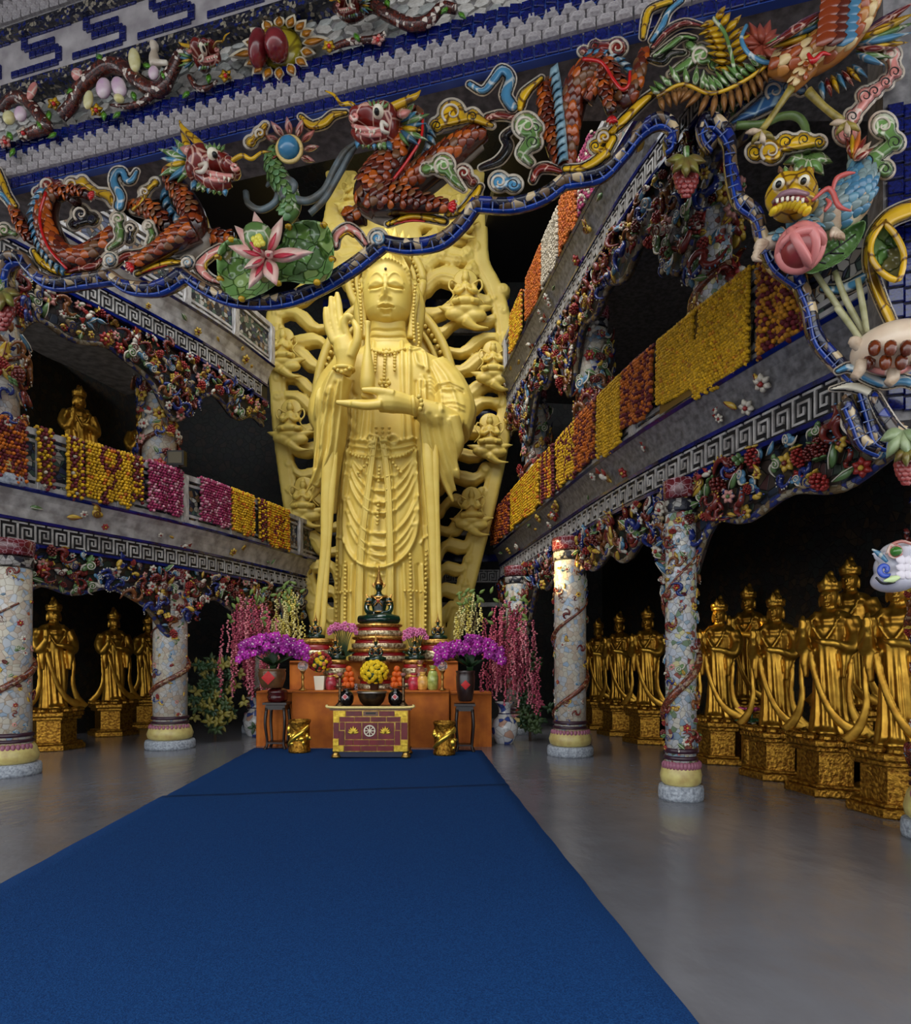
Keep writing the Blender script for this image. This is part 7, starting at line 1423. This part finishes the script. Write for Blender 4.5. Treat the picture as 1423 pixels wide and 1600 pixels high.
# chrysanthemums, mixed bouquet, oranges, parcels
def pom(name, mat):
    mb = MB()
    for r, zz, n in ((.5,.0,10),(.4,.16,8),(.22,.28,6)):
        for k in range(n): a = (k+.5*(n % 4))*2*math.pi/n; mb.ell((r*.75*math.cos(a), r*.75*math.sin(a), zz), (.2,.2,.12), 5, 4)
    me = bpy.data.meshes.new(name); me.from_pydata(mb.v, [], mb.f); me.materials.append(mat); me.polygons.foreach_set('use_smooth', [True]*len(me.polygons)); return me
PY_, PR_, PO_ = pom('chrysanthemum', M('mum_yellow', (236,200,20), .6)), pom('chrysanthemum', M('mum_red', (150,24,30), .6)), pom('chrysanthemum', M('mum_peach', (214,130,70), .6))
def bouquet(label, px, py, rpx, Y, meshes, n, size, seed, potz, potm, pr):
    rn = random.Random(seed); c = w2(px, py, Y); k = Y/FPX; t = thing('bouquet', label, 'bouquet', (c.x, Y, potz))
    MB().lathe([(pr*.7,0),(pr*.8,.01),(pr,.25),(pr,.27),(pr*.85,.27),(.01,.24)], (c.x, Y, potz), 4 if potm is IVO else 16, 1, 1, .5).build('pot', potm, t, potm is not IVO)
    for i in range(n):
        z_ = 1-2*(i+.5)/n; a = i*2.4; d = Vector((math.sqrt(1-z_*z_)*math.cos(a), -abs(math.sqrt(1-z_*z_)*math.sin(a))*.8, z_*.85+.1)); inst('chrysanthemum', rn.choice(meshes), Matrix.Translation(c+d*rpx*k*.85) @ rotv(d, rn.uniform(0,6)) @ Matrix.Diagonal((size,)*3+(1,)), t)
    MB().ell(c, (rpx*k*.75,)*3, 12, 8).build('foliage', LFD, t)
bouquet('round yellow chrysanthemum bouquet in the middle of the altar', 585, 1052, 23, 12.15, [PY_], 46, .10, 11, 1.06, M('pot_dark'), .1); bouquet('red, yellow and peach bouquet in a white square pot at the left of the altar', 500, 1036, 20, 12.2, [PY_, PR_, PO_, PR_], 40, .085, 12, 1.06, IVO, .14)
ORG = M('orange_peel', (226,104,20), .45, 0, 'noise', (214,84,12), 30, .3); leafm = M('leaf_fresh')
OMESH = share('orange', (np.array(MB().ell((0,0,0), 1, 12, 8).v), MB().ell((0,0,0), 1, 12, 8).f), ORG)
for sidex, nm in ((545, 'left'), (620, 'right')):
    cx = (sidex-CX)/FPX*12.1; r = .062; t = thing('fruit_plate', 'low dark plate under the %s pile of oranges' % nm, 'plate', (cx, 12.1, 1.06)); MB().lathe([(.09,0),(.1,.01),(.14,.03),(.16,.04),(.15,.045),(.01,.03)], (cx, 12.1, 1.06), 22).build('dish', M('plate_dark', (60,30,24), .3), t)
    lv = [(0, [(-1,-1),(1,-1),(-1,1),(1,1),(0,-1.9)]), (1, [(-.9,-.2),(.9,-.2),(0,.9)]), (2, [(-.6,0),(.6,0)]), (3, [(0,0)])]
    for q, pts in lv:
        for i, (a, b) in enumerate(pts):
            ob = inst('orange', OMESH, Matrix.Translation((cx+a*r, 12.1+b*r*.9, 1.10+r+q*r*1.62)) @ Matrix.Diagonal((r, r, r, 1)), None); tag(ob, 'orange in the pile on the %s side of the yellow chrysanthemums' % nm, 'orange', 'oranges piled %s of the chrysanthemums' % nm)
for k, (px, py, col, lab) in enumerate(((646,1060,(170,30,50),'red wrapped gift bag right of the right orange pile'), (660,1058,(206,150,60),'gold wrapped gift bag at the right of the altar'), (656,1040,(120,60,40),'dark flower basket behind the gift bags'), (676,1048,(150,160,70),'green melon-like fruit parcel at the right of the altar'), (517,1060,(140,24,40),'red wrapped gift bag beside the left orange pile'))):
    Y = 12.2+.12*(k == 2); c = w2(px, py, Y); t = thing('gift_parcel', lab, 'parcel', (c.x, Y, 1.06)); h = c.z-1.06+.1; mm = M('wrap_%d' % k, col, .3, 0, 'noise', tuple(min(255, v+50) for v in col), 12, .3, .4)
    MB().lathe([(.07,0),(.10,.03),(.11,h*.5),(.08,h*.75),(.03,h*.85),(.07,h)], (c.x, Y, 1.06), 12).build('wrapping', mm, t); MB().tube([(c.x-.05, Y-.05, 1.06+h*.84), (c.x, Y-.07, 1.06+h*.82), (c.x+.05, Y-.05, 1.06+h*.84)], .014, 6, res=3).build('ribbon', M('ribbon_gold', (220,180,80), .3, .6), t)
for px, lab in ((473, 'crystal ball on a gold stem at the left of the altar'), (691, 'crystal ball on a gold stem at the right of the altar')):
    x = (px-CX)/FPX*12.0; t = thing('crystal_ball', lab, 'crystal ball', (x, 12.0, 1.06), 'crystal balls on gold stems'); MB().lathe([(.07,0),(.08,.02),(.03,.05),(.02,.2),(.035,.24),(.02,.3),(.05,.36),(.06,.37)], (x, 12.0, 1.06), 16).build('stem', GT, t)
    g = M('crystal', (235,235,240), .03); g.node_tree.nodes['Principled BSDF'].inputs['Transmission Weight'].default_value = .85; MB().ell((x, 12.0, 1.06+.46), .095, 20, 14).build('ball', g, t)
for k, (px, Yb) in enumerate(((556,12.05),(612,12.05))): 
    x = (px-CX)/FPX*Yb; t = thing('water_glass', 'small clear glass %s of the yellow chrysanthemums' % ('left', 'right')[k], 'glass', (x, Yb, 1.06), 'small glasses on the altar'); MB().lathe([(.03,0),(.035,.005),(.04,.12),(.042,.13),(.036,.12),(.03,.02),(.001,.015)], (x, Yb, 1.06), 16).build('cup', M('crystal'), t)
